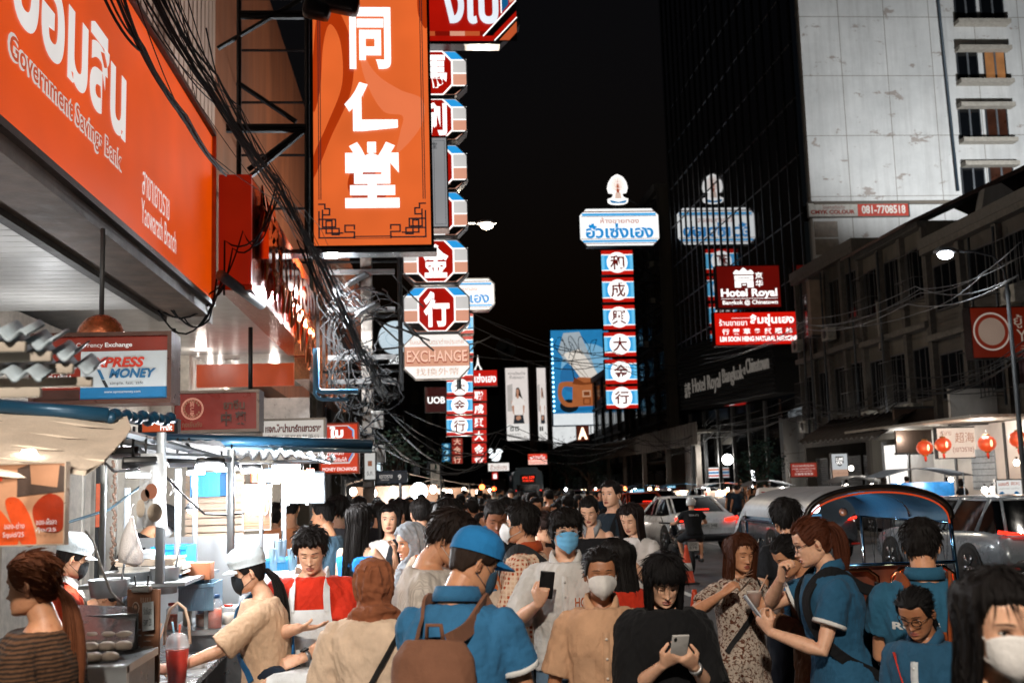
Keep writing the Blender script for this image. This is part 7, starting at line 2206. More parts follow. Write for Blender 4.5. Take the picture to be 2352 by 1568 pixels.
# ------------------------------------------------------------------ trees
LEAF = [paint('#1e3324', .6, 0, .4, 8), paint('#142218', .6, 0, .4, 8), paint('#274a44', .55, 0, .4, 8)]
def tree(label, px, py, Y, rx, rz, seed, n=900, light=None):
 q = P(px, py, Y); r2 = random.Random(seed)
 t = T('street_tree', label, 'tree', (q.x, Y, 0))
 m = MB(); tk = paint('#3a2e26', .9, 0, .3, 6, .4)
 m.loft([(0, 0, 0), (.05, 0, q.z * .4), (0, .05, q.z * .75), (.1, 0, q.z)], [.16, .12, .09, .04], tk, 8)
 for k in range(7):
  a = k * .9
  m.loft([(0, 0, q.z * (.55 + .05 * k)), (rx * .4 * math.cos(a), rx * .4 * math.sin(a), q.z + rz * .1), (rx * .8 * math.cos(a), rx * .8 * math.sin(a), q.z + rz * r2.uniform(-.3, .6))], [.06, .035, .01], tk, 6)
 m.obj('trunk', t)
 c = MB()
 cl = [Vector((r2.gauss(0, .5) * rx, r2.gauss(0, .5) * rx, r2.gauss(0, .45) * rz)) for _ in range(16)]
 for k in range(n):
  b = r2.choice(cl); p = Vector((b.x + r2.gauss(0, .2) * rx, b.y + r2.gauss(0, .2) * rx, q.z + b.z + r2.gauss(0, .2) * rz))
  d = Vector((r2.gauss(0, 1), r2.gauss(0, 1), r2.gauss(0, .7))).normalized(); e = d.orthogonal().normalized() * r2.uniform(.03, .06)
  l = r2.uniform(.12, .26)
  c.add([p, p + d * l * .5 + e, p + d * l, p + d * l * .5 - e], [(0, 1, 2, 3)], LEAF[k % 3])
 c.obj('crown', t)
tree('dark bushy street tree beside the red column of far signs', 905, 1050, 40, 1.1, .9, 1)
tree('dark leafy tree left of the dim blue tree in the middle distance', 1300, 1070, 95, 3, 2, 2)
tree('dim blue-lit street tree behind the tall man in the navy T-shirt', 1352, 1082, 88, 2.4, 1.8, 3, 1400)
tree('dark round street tree by the convenience store', 1750, 1075, 46, .85, .75, 4)
# ------------------------------------------------------------------ vehicles
GLS = paint('#06080a', .05, 0, .1, 2, 0, .6)
TYRE = paint('#0c0c0d', .8, 0, .2, 10, .2)
RIM = paint('#8a8d90', .25, .9, .1, 5, 0)
TL = em('#ff2a18', 3.5, .2, 6)
PLT = paint('#c9c9c4', .5, 0, .05, 5)
def car(label, loc, rz, col, L=4.6, Wd=1.82, H=1.45, kind='sedan', plate='กข 843', brake=True, taxi=False, group=None, roof=None):
 t = T('car', label, 'car', loc, rz, group)
 body = paint(col, .28, .1, .06, 2, 0, .6)
 m = MB()
 if kind == 'sedan':
  ys = [-.5, -.485, -.45, -.36, -.2, 0, .2, .3, .42, .475, .5]
  zt = [.62, .86, 1.0, 1.03, .98, .95, .95, .93, .84, .72, .5]
  cab = (-.40, .24, -.22, .06)
 else:
  ys = [-.5, -.49, -.46, -.36, -.2, 0, .2, .3, .42, .475, .5]
  zt = [.62, .92, 1.04, 1.06, 1.04, 1.02, 1.02, 1.0, .92, .8, .55]
  cab = (-.478, .24, -.40, .06)
 k = H / (1.45 if kind == 'sedan' else 1.62)
 hw = [.86, .93, .965, .99, 1, 1, 1, .99, .95, .88, .74]
 zb = [.42, .34, .27, .22, .2, .2, .2, .2, .22, .28, .38]
 from math import cos, sin
 G = []
 for y, z1, w_, z0 in zip(ys, zt, hw, zb):
  z1 *= k; row = []
  w2_ = w_ * Wd / 2
  for fx, fz in ((-.0, 0), (-.8, 0), (-.94, .06), (-1, .3), (-1, .52), (-.985, .7), (-.95, .88), (-.86, .97), (-.6, 1), (0, 1.01)):
   row.append((fx * w2_, y * L, z0 + (z1 - z0) * fz))
  row += [(-x, yy, z) for x, yy, z in row[-2:0:-1]]
  G.append(row)
 m.grid(G, body, closed_u=True)
 n = len(G[0])
 m.add(G[0], [tuple(range(n))], body); m.add(G[-1], [tuple(range(n - 1, -1, -1))], body)
 m.obj('body', t)
 y0, y1, y2, y3 = (c * L for c in cab)
 bz = (.98 if kind == 'sedan' else 1.03) * k
 wb, wt = Wd / 2 * .90, Wd / 2 * .70
 def cring(f):
  a, b = y0 + (y2 - y0) * f, y1 + (y3 - y1) * f
  w_ = wb + (wt - wb) * f ** 1.2
  z = bz - .05 + (H - .03 - bz + .05) * (f ** .85)
  r_ = .10 * Wd
  return [(-w_ + r_, a, z), (w_ - r_, a, z), (w_, a + r_, z), (w_, (a + b) / 2, z), (w_, b - r_ * 2, z), (w_ - r_, b, z), (0, b + .04, z), (-w_ + r_, b, z), (-w_, b - r_ * 2, z), (-w_, (a + b) / 2, z), (-w_, a + r_, z)]
 m = MB(); m.grid([cring(f) for f in (0, .5, 1)], GLS, closed_u=True); m.obj('window', t)
 m = MB(); top = cring(1)
 g2 = [[(x * s, (y - (y2 + y3) / 2) * s + (y2 + y3) / 2, H - .035 + dz) for x, y, z in top] for s, dz in ((1.03, -.03), (1.035, .0), (.96, .028), (.6, .045), (.05, .05))]
 m.grid(g2, paint(roof, .22, .35, .06, 2, 0, .8) if roof else body, closed_u=True); m.obj('roof', t)
 m = MB()
 for sx in (-1, 1):
  for a, b in (((sx * (wb - .08), y0, bz - .03), (sx * (wt - .06), y2, H - .03)), ((sx * (wb), y0 + .12 * L * (kind != 'sedan') + .16, bz - .03), (sx * (wt + .005), y2 + .18, H - .03)), ((sx * (wb + .005), (y0 + y1) / 2, bz - .03), (sx * (wt + .008), (y2 + y3) / 2, H - .03)), ((sx * (wb - .03), y1 - .15, bz - .03), (sx * (wt - .05), y3 - .05, H - .03))):
   m.loft([a, b], [(.045, .025)] * 2, body, 8)
 m.obj('pillar', t)
 for sx in (-1, 1):
  for yy in (-.29, .30):
   w = T('wheel', None, None); w.parent = t; del w
   cx, r_ = sx * (Wd / 2 - .10), .33 * max(1, k)
   Mw = Matrix.Translation((cx, yy * L, r_)) @ Matrix.Rotation(R(90), 4, 'Y')
   bpy.data.objects.remove(t.children[-1]) if False else None
   wo = MB().lathe([(r_ * .62, -.11), (r_ * .95, -.11), (r_, -.07), (r_, .07), (r_ * .95, .115), (r_ * .62, .12)], (0, 0, 0), TYRE, 28, Mw).obj('tyre', t)
   q = MB(); q.lathe([(r_ * .64, .08 * sx), (r_ * .6, .11 * sx), (r_ * .5, .09 * sx), (.03, .1 * sx), (.001, .105 * sx)], (0, 0, 0), paint('#1a1b1c', .5), 28, Mw)
   for a in range(5):
    aa = a * 1.2566
    q.loft([Mw @ Vector((.03 * cos(aa), .03 * sin(aa), .112 * sx)), Mw @ Vector((r_ * .6 * cos(aa), r_ * .6 * sin(aa), .118 * sx))], [(.03, .014), (.045, .014)], RIM, 6)
   q.obj('rim', wo)
   MB().lathe([(r_ * 1.03, .0), (r_ * 1.15, .004), (r_ * 1.17, -.02)], (0, 0, 0), paint('#08090a', .7), 28, Matrix.Translation((sx * (Wd / 2 + .002), yy * L, r_)) @ Matrix.Rotation(R(90) * sx, 4, 'Y')).obj('wheel_arch', t)
 for c in [c for c in t.children if c.type == 'EMPTY']:
  bpy.data.objects.remove(c)
 yr = -L / 2
 for sx in (-1, 1):
  m = MB()
  z = (.84 if kind == 'sedan' else .98) * k
  x0, x1 = sx * Wd * .26, sx * Wd * .475
  m.loft([(x0, yr + .01, z - .02), ((x0 + x1) / 2, yr - .005 + .02, z), (x1, yr + .13, z + .03)], [(.03, .03), (.055, .03), (.05, .03)] if kind == 'sedan' else [(.014, .02), (.022, .02), (.03, .02)], TL if brake else em('#a01810', .6), 10, ref=(0, 0, 1)); m.obj('tail_light', t)
  m = MB(); m.bx(x0, x1, yr - .015, yr + .02, .36 * k, .40 * k, em('#8a1a10', .5)); m.obj('reflector', t)
  m = MB(); m.ell((sx * (Wd / 2 + .08), L * .17, bz + .04), (.10, .06, .07), body, 12, 8); m.obj('wing_mirror', t)
 if brake:
  m = MB(); z = H - .05 if kind != 'sedan' else bz + .12
  m.bx(-.2, .2, y0 - .02 if kind == 'sedan' else y2 - .1, y0 + .02 if kind == 'sedan' else y2 - .06, z - .012, z + .012, TL); m.obj('brake_light', t)
 m = MB(); m.bx(-.26, .26, yr - .035, yr - .012, .62 * k, .75 * k, PLT); pm = m.obj('number_plate', t)
 m = MB(); m.text(plate, -.22, .645 * k, .22, .725 * k, yr - .038, BLK); m.obj('plate_text', pm)
 m = MB(); m.loft([(-Wd * .46, yr + .12, .40), (-Wd * .3, yr - .02, .38), (0, yr - .04, .38), (Wd * .3, yr - .02, .38), (Wd * .46, yr + .12, .40)], [(.09, .05)] * 5, paint('#141516', .5), 10, ref=(0, 0, 1)); m.loft([(-.5, yr - .03, .3), (-.5, yr + .1, .3)], .035, RIM, 10); m.obj('bumper', t)
 if taxi:
  m = MB(); m.box((0, (y2 + y3) / 2 + .2, H + .07), (.5, .16, .13), em('#2a9ac0', 1.2, .1), bv=.03); to = m.obj('taxi_sign', t)
  m = MB(); m.text('TAXI', -.2, H + .03, .2, H + .11, (y2 + y3) / 2 + .115, EW); m.obj('sign_text', to)
 return t
def on_road(px, py, dz=0):
 q = PZ(px, py, dz)
 return q
q = P(1608, 1265, 29); car('white saloon car braking behind the motorcycle rider', (q.x, 31.2, 0), R(6), '#d8dada', kind='sedan', plate='8กณ 348')
q = P(1896, 1300, 24.5); car('dark grey hatchback with plate ending 843 seen through the three-wheeler', (q.x, 26.8, 0), R(1), '#4a5056', kind='suv', H=1.5, plate='กร 843', L=4.3)
q = P(2345, 1300, 17.0); car('big silver grey car beside the three-wheeler at the right edge', (q.x + .55, 19.4, 0), R(3), '#7a8288', kind='suv', H=1.46, L=4.7, Wd=1.95, plate='2กท 516')
q = P(1488, 1200, 44); car('orange and white taxi braking in the middle of the traffic', (q.x, 46, 0), R(2), '#c4441c', kind='sedan', plate='ทน 97', taxi=True)
q = P(1385, 1200, 38); car('white hatchback just left of the orange taxi', (q.x, 40, 0), R(-1), '#c2c4c4', kind='suv', H=1.5, plate='ฆบ 21')
q = P(1290, 1180, 52); car('white saloon with its roof showing above the crowd', (q.x, 54, 0), R(-1), '#bcc0c2', kind='sedan', plate='ษล 605')
q = P(1560, 1180, 66); car('red taxi with a blue lit roof sign among the far traffic', (q.x, 68, 0), R(2), '#8a2a18', kind='sedan', plate='มร 44', taxi=True)
q = P(1240, 1175, 62); car('dark car with red brake lights below the bus', (q.x, 64, 0), 0, '#1c1e20', kind='sedan', plate='วท 32')
q = P(2080, 1150, 33); car('dark car roof showing behind the silver grey car', (q.x, 35, 0), R(2), '#25282b', kind='suv', H=1.55, plate='จฉ 18', brake=False)
for px, Y, col, lab in ((1335, 74, '#8a2a18', 'dark red saloon braking between the bus and the orange taxi'), (1420, 60, '#2a2c30', 'black saloon braking just behind the orange taxi'), (1452, 82, '#9a9c9e', 'pale saloon braking far off in the middle lane'), (1530, 52, '#c0c2c2', 'white hatchback braking between the taxi and the white saloon'), (1640, 58, '#3a3c40', 'grey saloon braking beyond the motorcycle rider')):
 q = P(px, 1190, Y); car(lab, (q.x, Y + 2.2, 0), R(1), col, kind='sedan', plate='กจ %d' % (Y * 7))
# bus
q = P(1214, 1150, 88)
t = T('bus', 'blue-grey city bus with a red lit route display on its back', 'bus', (q.x, 88, 0))
bb = paint('#5c7684', .35, .2, .15, 2, 0, .3)
m = MB(); g = [[(x * s, y, z) for x, z in ((-1.2, .5), (-1.25, 1), (-1.25, 2.6), (-1.15, 2.95), (-.8, 3.08), (.8, 3.08), (1.15, 2.95), (1.25, 2.6), (1.25, 1), (1.2, .5))] for y, s in ((0, .94), (.12, 1), (11, 1))]
m.grid(g, bb, closed_u=True); m.add(g[0], [tuple(range(10))], bb); m.obj('body', t)
m = MB(); m.bx(-.62, .62, -.05, -.01, 2.0, 2.72, BLK); do = m.obj('display', t)
m = MB(); m.text('สาย 529', -.45, 2.4, .5, 2.6, -.055, em('#ff3a20', 3)); m.text('หัวลำโพง', -.4, 2.18, .45, 2.34, -.055, em('#ff3a20', 3)); m.obj('display_text', do)
m = MB(); m.bx(-.85, .85, .2, 1.8, 3.09, 3.3, bb); m.obj('air_conditioner', t)
for sx in (-1, 1):
 MB().bx(sx * 1.1, sx * .95, -.03, -.003, 1.2, 1.5, TL).obj('tail_light', t)
 for yy in (2.4, 8.6):
  MB().lathe([(.3, -.15), (.5, -.14), (.5, .14), (.3, .15)], (0, 0, 0), TYRE, 24, Matrix.Translation((sx * 1.08, yy, .5)) @ Matrix.Rotation(R(90), 4, 'Y')).obj('wheel', t)
MB().bx(-.9, .9, -.03, -.004, 1.45, 1.95, GLS).obj('window', t)
q = P(1135, 1150, 92)
t = T('bus', 'dark bus hidden in the shade left of the lit bus', 'bus', (q.x, 92, 0))
m = MB(); m.grid([[(x * s, y, z) for x, z in ((-1.2, .5), (-1.25, 2.6), (-1.0, 3.0), (1.0, 3.0), (1.25, 2.6), (1.2, .5))] for y, s in ((0, .95), (.1, 1), (10, 1))], paint('#3a3430', .5), closed_u=True); m.obj('body', t)
MB().bx(-1, 1, -.02, .02, 1.5, 2.5, GLS).obj('window', t)
for sx in (-1, 1):
 MB().bx(sx * 1.1, sx * .95, -.03, .01, 1.0, 1.2, TL).obj('tail_light', t)
# three-wheeled taxi
CH = paint('#c9ced2', .10, 1, .05, 4, 0)
CHb = paint('#6aa0c8', .12, 1, .1, 4, 0)
q0, q1 = P(1852, 1200, 9.5), P(2183, 1200, 9.5)
cx = (q0.x + q1.x) / 2; hw = (q1.x - q0.x) / 2
TT = T('three_wheeler', 'three-wheeled open taxi with a blue-lined arched canopy and chrome posts', 'three-wheeler', (cx, 9.5, 0))
zs, ztop = 1.47, P(2010, 1119, 9.5).z
def arch(y, k=1.0, dz=0, n=25):
 return [(-hw * k * math.cos(a), y, zs + dz + (ztop - zs - dz) * k * math.sin(a) ** .8) for a in np.linspace(0, math.pi, n)]
can_o, can_i = paint('#8a8d8e', .45, .2, .2, 4, .2), paint('#2f6688', .5, 0, .2, 3, .3)
ys_ = np.linspace(0, 2.05, 9)
m = MB(); m.grid([[(x, y, z + .02) for x, y, z in arch(y, 1.01 - .006 * i)] for i, y in enumerate(ys_)], can_o); m.obj('canopy', TT)
m = MB(); m.grid([[(x, y, z - .012 - .012 * math.sin(y * 9) ** 2) for x, y, z in arch(y, .975 - .006 * i)][::-1] for i, y in enumerate(ys_)], can_i); m.obj('canopy_lining', TT)
m = MB(); g = []
for i, f in enumerate(np.linspace(0, 1, 8)):
 g.append([(x * (1 - .12 * f), 2.05 + .75 * f, z + .02 - .10 * f ** 2 - .28 * f * abs(x / hw) ** 2) for x, y, z in arch(2.05, .96)])
m.grid(g, can_o); m.obj('front_hood', TT)
m = MB(); m.loft(arch(-.01, 1.015), .028, paint('#14100e', .3, .2, .1, 5), 10); m.loft([(x, y - .012, z - .035) for x, y, z in arch(0, .98)], .008, em('#d8481a', .7), 8); m.obj('rear_hoop', TT)
for y in (.75, 1.95):
 m = MB(); m.loft(arch(y, .95), .016, CH, 8); m.obj('hoop', TT)
for sx in (-1, 1):
 m = MB(); m.loft([(sx * hw, 0, zs), (sx * (hw + .01), 0, 1.2), (sx * (hw + .03), -.02, .6)], .020, CHb if sx > 0 else CH, 10); m.obj('post', TT)
 m = MB(); m.loft([(sx * hw * .95, 1.95, zs + .02), (sx * hw * .96, 1.95, .5)], .018, CH, 10); m.obj('post', TT)
 m = MB(); m.loft([(sx * hw * .985, 0, zs - .03), (sx * hw * .96, 1.95, zs - .02)], .016, CHb, 8); m.obj('rail', TT)
 m = MB(); m.loft([(sx * hw * .72, 2.72, zs - .06), (sx * hw * .7, 2.8, .8)], .016, CH, 8); m.obj('post', TT)
m = MB()
for k in range(9):
 m.loft([(hw * .99, .02 + k * .2, .62), (hw * .97, .2 + k * .2, zs - .04)], .003, BLK, 4); m.loft([(hw * .99, .2 + k * .2, .62), (hw * .97, .02 + k * .2, zs - .04)], .003, BLK, 4)
m.obj('net', TT)
m = MB(); m.bx(-hw, hw, 0, 1.95, .38, .62, paint('#23405a', .3, .3, .15, 3, 0, .4)); m.bx(-hw, hw, -.03, .03, .3, .66, paint('#5a3a30', .25, .6, .15, 3)); m.obj('body', TT)
m = MB(); m.box((0, .35, .70), (hw * 1.8, .5, .14), paint('#5a2a1a', .5, 0, .2, 5), bv=.04); m.box((0, .12, .9), (hw * 1.8, .12, .36), paint('#6a3a2a', .4, 0, .2, 5), bv=.04); m.obj('seat', TT)
m = MB()
for x0, x1 in ((-hw * .9, -.05), (.05, hw * .98)):
 m.loft([(x0, -.04, .7), (x0 + .02, -.05, 1.0), (x0 + .1, -.05, 1.06), (x1 - .1, -.05, 1.06), (x1 - .02, -.05, 1.0), (x1, -.04, .7)], .022, paint('#d88a60', .1, 1, .05, 4, 0), 10)  # chrome rail, the orange light on it put into its colour
m.loft([(-hw, -.03, 1.10), (hw, -.03, 1.10)], .016, CHb, 8); m.obj('rear_rail', TT)
for sx in (-1, 1):
 MB().lathe([(.001, -.02), (.06, -.01), (.07, .02)], (0, 0, 0), em('#ff4a20', 3), 16, Matrix.Translation((sx * hw * .8, -.09, .82)) @ Matrix.Rotation(R(-90), 4, 'X')).obj('tail_light', TT)
 MB().lathe([(.12, -.07), (.25, -.07), (.26, 0), (.25, .07), (.12, .07)], (0, 0, 0), TYRE, 24, Matrix.Translation((sx * hw * .85, .35, .26)) @ Matrix.Rotation(R(90), 4, 'Y')).obj('wheel', TT)
MB().lathe([(.12, -.06), (.25, -.06), (.26, 0), (.25, .06), (.12, .06)], (0, 0, 0), TYRE, 24, Matrix.Translation((0, 2.7, .26)) @ Matrix.Rotation(R(90), 4, 'Y')).obj('wheel', TT)
m = MB(); m.loft([(-.25, 2.75, .6), (-.3, 2.8, 1.0), (-.2, 2.82, 1.2)], .03, CH, 8); m.bx(-hw * .75, hw * .75, 2.72, 2.78, .5, 1.05, paint('#23405a', .3, .3, .15, 3)); m.obj('front_cowl', TT)
qa = P(1765, 1137, 12.2) - Vector((cx, 9.5, 0))
m = MB(); s_ = 12.2 / 2527
m.prism([(-32 * s_, -17 * s_), (32 * s_, -17 * s_), (24 * s_, 15 * s_), (18 * s_, 18 * s_), (-18 * s_, 18 * s_), (-24 * s_, 15 * s_)], -.05, .05, paint('#d0cac2', .4, 0, .08, 5)); sg = m.obj('roof_sign', TT); sg.location = qa
m = MB(); lt = paint('#a02010', .5); m.text('T', -20 * s_, -9 * s_, -11 * s_, 9 * s_, -.054, lt); m.text('XI', 3 * s_, -9 * s_, 20 * s_, 9 * s_, -.054, lt); m.obj('sign_text', sg)
qb = P(1872, 1166, 11.0) - Vector((cx, 9.5, 0)); MB().ell(tuple(qb), (.055, .03, .055), em('#dff0ff', 3), 14, 10).obj('round_lamp', TT)
qb = P(1937, 1175, 11.0) - Vector((cx, 9.5, 0)); MB().ell(tuple(qb), (.045, .045, .045), paint('#6a3a24', .3), 14, 10).obj('hanging_ball', TT)
qb = P(1870, 1188, 10.2) - Vector((cx, 9.5, 0)); MB().box(tuple(qb), (.14, .01, .06), em('#5a9ac8', .7)).obj('licence_card', TT)
lamp((.05, 1.3, ztop - .35), 9, (.7, .87, 1), .08, parent=TT)
lamp((.3, -.35, .75), 5, (1, .4, .15), .08, parent=TT)
# motorcycle with rider
q = P(1588, 1322, 22)
MT_ = T('motorcycle', 'small black motorcycle ridden away from the viewer, white number plate', 'motorcycle', (q.x, 22, 0), R(2))
m = MB(); m.lathe([(.16, -.05), (.27, -.05), (.29, 0), (.27, .05), (.16, .05)], (0, 0, 0), TYRE, 28, Matrix.Translation((0, .1, .29)) @ Matrix.Rotation(R(90), 4, 'Y')); w_ = m.obj('wheel', MT_)
MB().lathe([(.17, -.03), (.17, .03), (.02, .05), (.02, -.05), (.17, -.03)], (0, 0, 0), RIM, 24, Matrix.Translation((0, .1, .29)) @ Matrix.Rotation(R(90), 4, 'Y')).obj('rim', w_)
MB().lathe([(.16, -.05), (.27, -.05), (.29, 0), (.27, .05), (.16, .05)], (0, 0, 0), TYRE, 28, Matrix.Translation((0, 1.35, .29)) @ Matrix.Rotation(R(90), 4, 'Y')).obj('wheel', MT_)
bk = paint('#121315', .25, .2, .1, 5, 0, .5)
m = MB(); m.loft([(0, -.1, .82), (0, .2, .8), (0, .6, .72), (0, .9, .55), (0, 1.15, .75), (0, 1.25, .95)], [(.10, .13), (.12, .15), (.12, .13), (.08, .10), (.07, .12), (.05, .08)], bk, 14, ref=(0, 0, 1)); m.loft([(0, -.18, .75), (0, -.02, .68), (0, .2, .5)], [(.05, .11), (.07, .12), (.08, .1)], paint('#b8bcc0', .2, .6), 12, ref=(0, 0, 1)); m.obj('body', MT_)
MB().loft([(0, -.15, .88), (0, .3, .86), (0, .6, .84)], [(.04, .11), (.05, .14), (.04, .10)], paint('#0e0e0f', .7), 12, ref=(0, 0, 1)).obj('seat', MT_)
MB().loft([(-.36, 1.0, 1.02), (-.15, 1.1, 1.0), (0, 1.15, .98), (.15, 1.1, 1.0), (.36, 1.0, 1.02)], .018, BLK, 8).obj('handlebar', MT_)
for sx in (-1, 1):
 m = MB(); m.loft([(sx * .25, 1.08, 1.0), (sx * .32, 1.05, 1.18)], .008, BLK, 6); m.ell((sx * .34, 1.04, 1.22), (.06, .02, .045), BLK, 10, 8); m.obj('mirror', MT_)
 m = MB(); m.ell((sx * .13, -.16, .74), (.035, .035, .03), em('#d06a20', .7), 10, 8); m.obj('indicator', MT_)
MB().ell((0, -.2, .80), (.07, .03, .05), em('#ff3a20', 2.2), 12, 8).obj('tail_light', MT_)
m = MB(); m.bx(-.11, .11, -.25, -.235, .5, .67, PLT); po = m.obj('number_plate', MT_)
m = MB(); m.text('ฉขก', -.07, .6, .07, .65, -.253, BLK); m.text('578', -.08, .52, .08, .58, -.253, BLK); m.obj('plate_text', po)
MB().loft([(.14, .5, .3), (.15, .0, .35), (.15, -.25, .42)], [.03, .05, .055], CH, 12).obj('exhaust', MT_)
for k, (px, py, lab) in enumerate(((1580, 1326, 'orange traffic cone by the wheel of the motorcycle'), (1597, 1384, 'orange traffic cone standing behind the girl in the black T-shirt'))):
 q = PZ(px, py + 14, 0) if k == 0 else P(px, 1400, 12)
 t = T('traffic_cone', lab, 'traffic cone', (q.x, q.y, 0))
 MB().lathe([(.14, .03), (.13, .04), (.03, .66), (.025, .7), (.001, .7)], (0, 0, 0), paint('#d8461a', .5, 0, .1, 5), 24).obj('cone', t); MB().box((0, 0, .015), (.36, .36, .03), paint('#1c1c1c', .7), bv=.008).obj('base_plate', t); MB().lathe([(.098, .24), (.104, .24), (.08, .38), (.074, .38)], (0, 0, 0), paint('#d4d0ca', .4), 24).obj('stripe', t)
# ------------------------------------------------------------------ the people of the foreground, one by one
def held(B, name, label, cat, group=None):
 o = T(name, label, cat, tuple(B.root.location), B.root.rotation_euler.z, group)
 o.scale = B.root.scale
 return o
def phone(B, label, c, n, up, screen=None, case='#1a1a1c'):
 t = held(B, 'phone', label, 'phone')
 n = Vector(n).normalized(); up = Vector(up); up = (up - n * up.dot(n)).normalized(); x = up.cross(n)
 M = Matrix.Translation(Vector(c)) @ Matrix((x, up, n)).transposed().to_4x4()
 m = MB(); bm = MB().box((0, 0, 0), (.074, .152, .009), paint(case, .3), bv=.004)
 m.add(bm.v, bm.f, paint(case, .3), True, M); m.obj('case', t)
 m = MB(); m.add([M @ Vector(v) for v in ((-.033, -.07, .0055), (.033, -.07, .0055), (.033, .07, .0055), (-.033, .07, .0055))], [(0, 1, 2, 3)], em(screen, 1.2, .5, 30) if screen else paint('#0a0c10', .05, 0, .05, 4, 0)); m.obj('screen', t)
 m = MB(); m.add([M @ Vector((.022 + .007 * math.cos(a), .055 + .007 * math.sin(a) * 1.8, -.0055)) for a in np.linspace(0, 6.283, 12, endpoint=False)], [tuple(range(12))], BLK); m.obj('camera_lens', t)
 return t
def backpack(B, label, col, w=.30, h=.42, d=.14, z=1.12, tilt=0, flap=None, strapc=None, cat='backpack', name='backpack'):
 t = held(B, name, label, cat)
 cm = cloth(col); sc = cloth(strapc or col)
 zs = np.linspace(z - h / 2, z + h / 2, 9)
 back = []
 v, n = B.sv, vnorm(B.sv, B.sq)
 k = (n[:, 1] < -.2) & (np.abs(v[:, 0]) < .12)
 vv = v[k]
 def by(zz):
  q = np.abs(vv[:, 2] - zz) < .04
  return float(vv[q, 1].min()) if q.any() else -.14
 pts = [Vector((0, by(zz) - d * .5 * (.75 + .25 * math.sin(math.pi * (i + .6) / 9.2)) - .005, zz)) for i, zz in enumerate(zs)]
 rad = [(w / 2 * (.82 + .22 * math.sin(math.pi * (i + .5) / 9.5)) * (1 if 0 < i < 8 else .8), d / 2 * (.7 + .4 * math.sin(math.pi * (i + .4) / 9.4)) * (1 if 0 < i < 8 else .7)) for i in range(9)]
 mb = MB(); mb.loft(pts, rad, cm, 28, ref=(1, 0, 0))
 vv2, q2, e2 = remesh(mb, max(.007, B.vx)); vv2 = lap(vv2, e2, 5)
 n2 = vnorm(vv2, q2); vv2 = vv2 + n2 * (wob(vv2, 14, 5) * .005 - np.abs(wob(vv2 * np.array([1, 1, .4]), 22, 8)) * .004)[:, None]
 fast_obj('bag_body', vv2, q2, cm, t)
 B.bag = (pts, rad)
 for sx in (-1, 1):
  x = sx * .095
  oc_ = lambda xx, zz, sd: on_cloth(B, [(xx, zz)], sd, .009)[0]
  a = [(x * .55, pts[7].y - .01, pts[8].z), oc_(x * .9, 1.36, -1), tuple(B.Mu @ Vector((x * 1.08, .0, 1.442))), oc_(x * 1.12, 1.34, 1), oc_(x * 1.25, 1.2, 1), tuple(B.Mu @ Vector((x * 1.75, .03, 1.06))), (x * 1.5, by(pts[1].z) - .02, pts[1].z)]
  strap(B, a, .05, sc, 'shoulder_strap', t, .012)
 mb = MB(); yb = min(p.y for p in pts) - d * .52
 if flap:
  fm = cloth(flap, rough=.5)
  g = []
  for i in range(11):
   a = (i / 10 - .5) * 2
   row = []
   for vv_ in np.linspace(0, 1, 8):
    zz = z + h * .52 - vv_ * h * .62
    half = w * .49 * (1 if vv_ < .55 else math.sqrt(max(0, 1 - ((vv_ - .55) / .47) ** 2)))
    row.append((a * half, -d * .5 + pts[4].y - .012 - .055 * math.cos(a * 1.3) * min(1, vv_ * 5), zz))
   g.append(row)
  mb.grid(g, fm); mb.obj('flap', t)
 else:
  zz = z - h * .14
  mb.loft([(w * .40 * math.cos(a), pts[3].y - d * .50 * abs(math.sin(a)) ** .5 - .004, zz + h * .22 * math.sin(a)) for a in np.linspace(.25, 2.9, 16)], .005, BLK, 6)
  mb.obj('zip', t)
 mb = MB(); mb.loft([(-.03, pts[8].y, pts[8].z - .005), (-.025, pts[8].y - .005, pts[8].z + .05), (.025, pts[8].y - .005, pts[8].z + .05), (.03, pts[8].y, pts[8].z - .005)], .008, sc, 8); mb.obj('grab_loop', t)
 return t
def apron(B, col, z0, z1, w0, w1, name='apron'):
 m = cloth(col)
 g = []
 for i in range(15):
  u = i / 7 - 1
  g.append([tuple(Vector(on_cloth(B, [((w1 + (w0 - w1) * (1 - f)) * u, z1 + (z0 - z1) * (1 - f))], 1, .012)[0]) + Vector((0, .008 * math.sin(i * 1.1) * (1 - f), 0))) for f in np.linspace(1, 0, 12)])
 mb = MB(); mb.grid(g, m); mb.obj(name, B.root)
 for sx in (-1, 1):
  strap(B, [on_cloth(B, [(sx * w1 * .85, z1 - .01)], 1, .01)[0], on_cloth(B, [(sx * w1 * .8, 1.36)], 1, .01)[0], tuple(B.Mu @ Vector((sx * .085, .01, 1.462))), tuple(B.Mu @ Vector((sx * .05, -.09, 1.43)))], .035, m, 'apron_strap')
def buttons(B, z0, z1, n, col='#d8d0c8', placket=None):
 if placket:
  m = cloth(placket); g = []
  for zz in np.linspace(z0, z1 + .03, 14):
   p = on_cloth(B, [(0, zz)], 1, .004)[0]
   g.append([(-.017, p[1] - .006, zz), (-.016, p[1], zz), (.016, p[1], zz), (.017, p[1] - .006, zz)])
  MB().grid(g, m).obj('placket', B.root)
 for zz in np.linspace(z0, z1, n):
  p = on_cloth(B, [(0, zz)], 1, .008)[0]
  MB().lathe([(.001, .003), (.006, .002), (.0065, -.003)], (0, 0, 0), paint(col, .3), 12, Matrix.Translation(p) @ Matrix.Rotation(R(-90), 4, 'X')).obj('button', B.root)
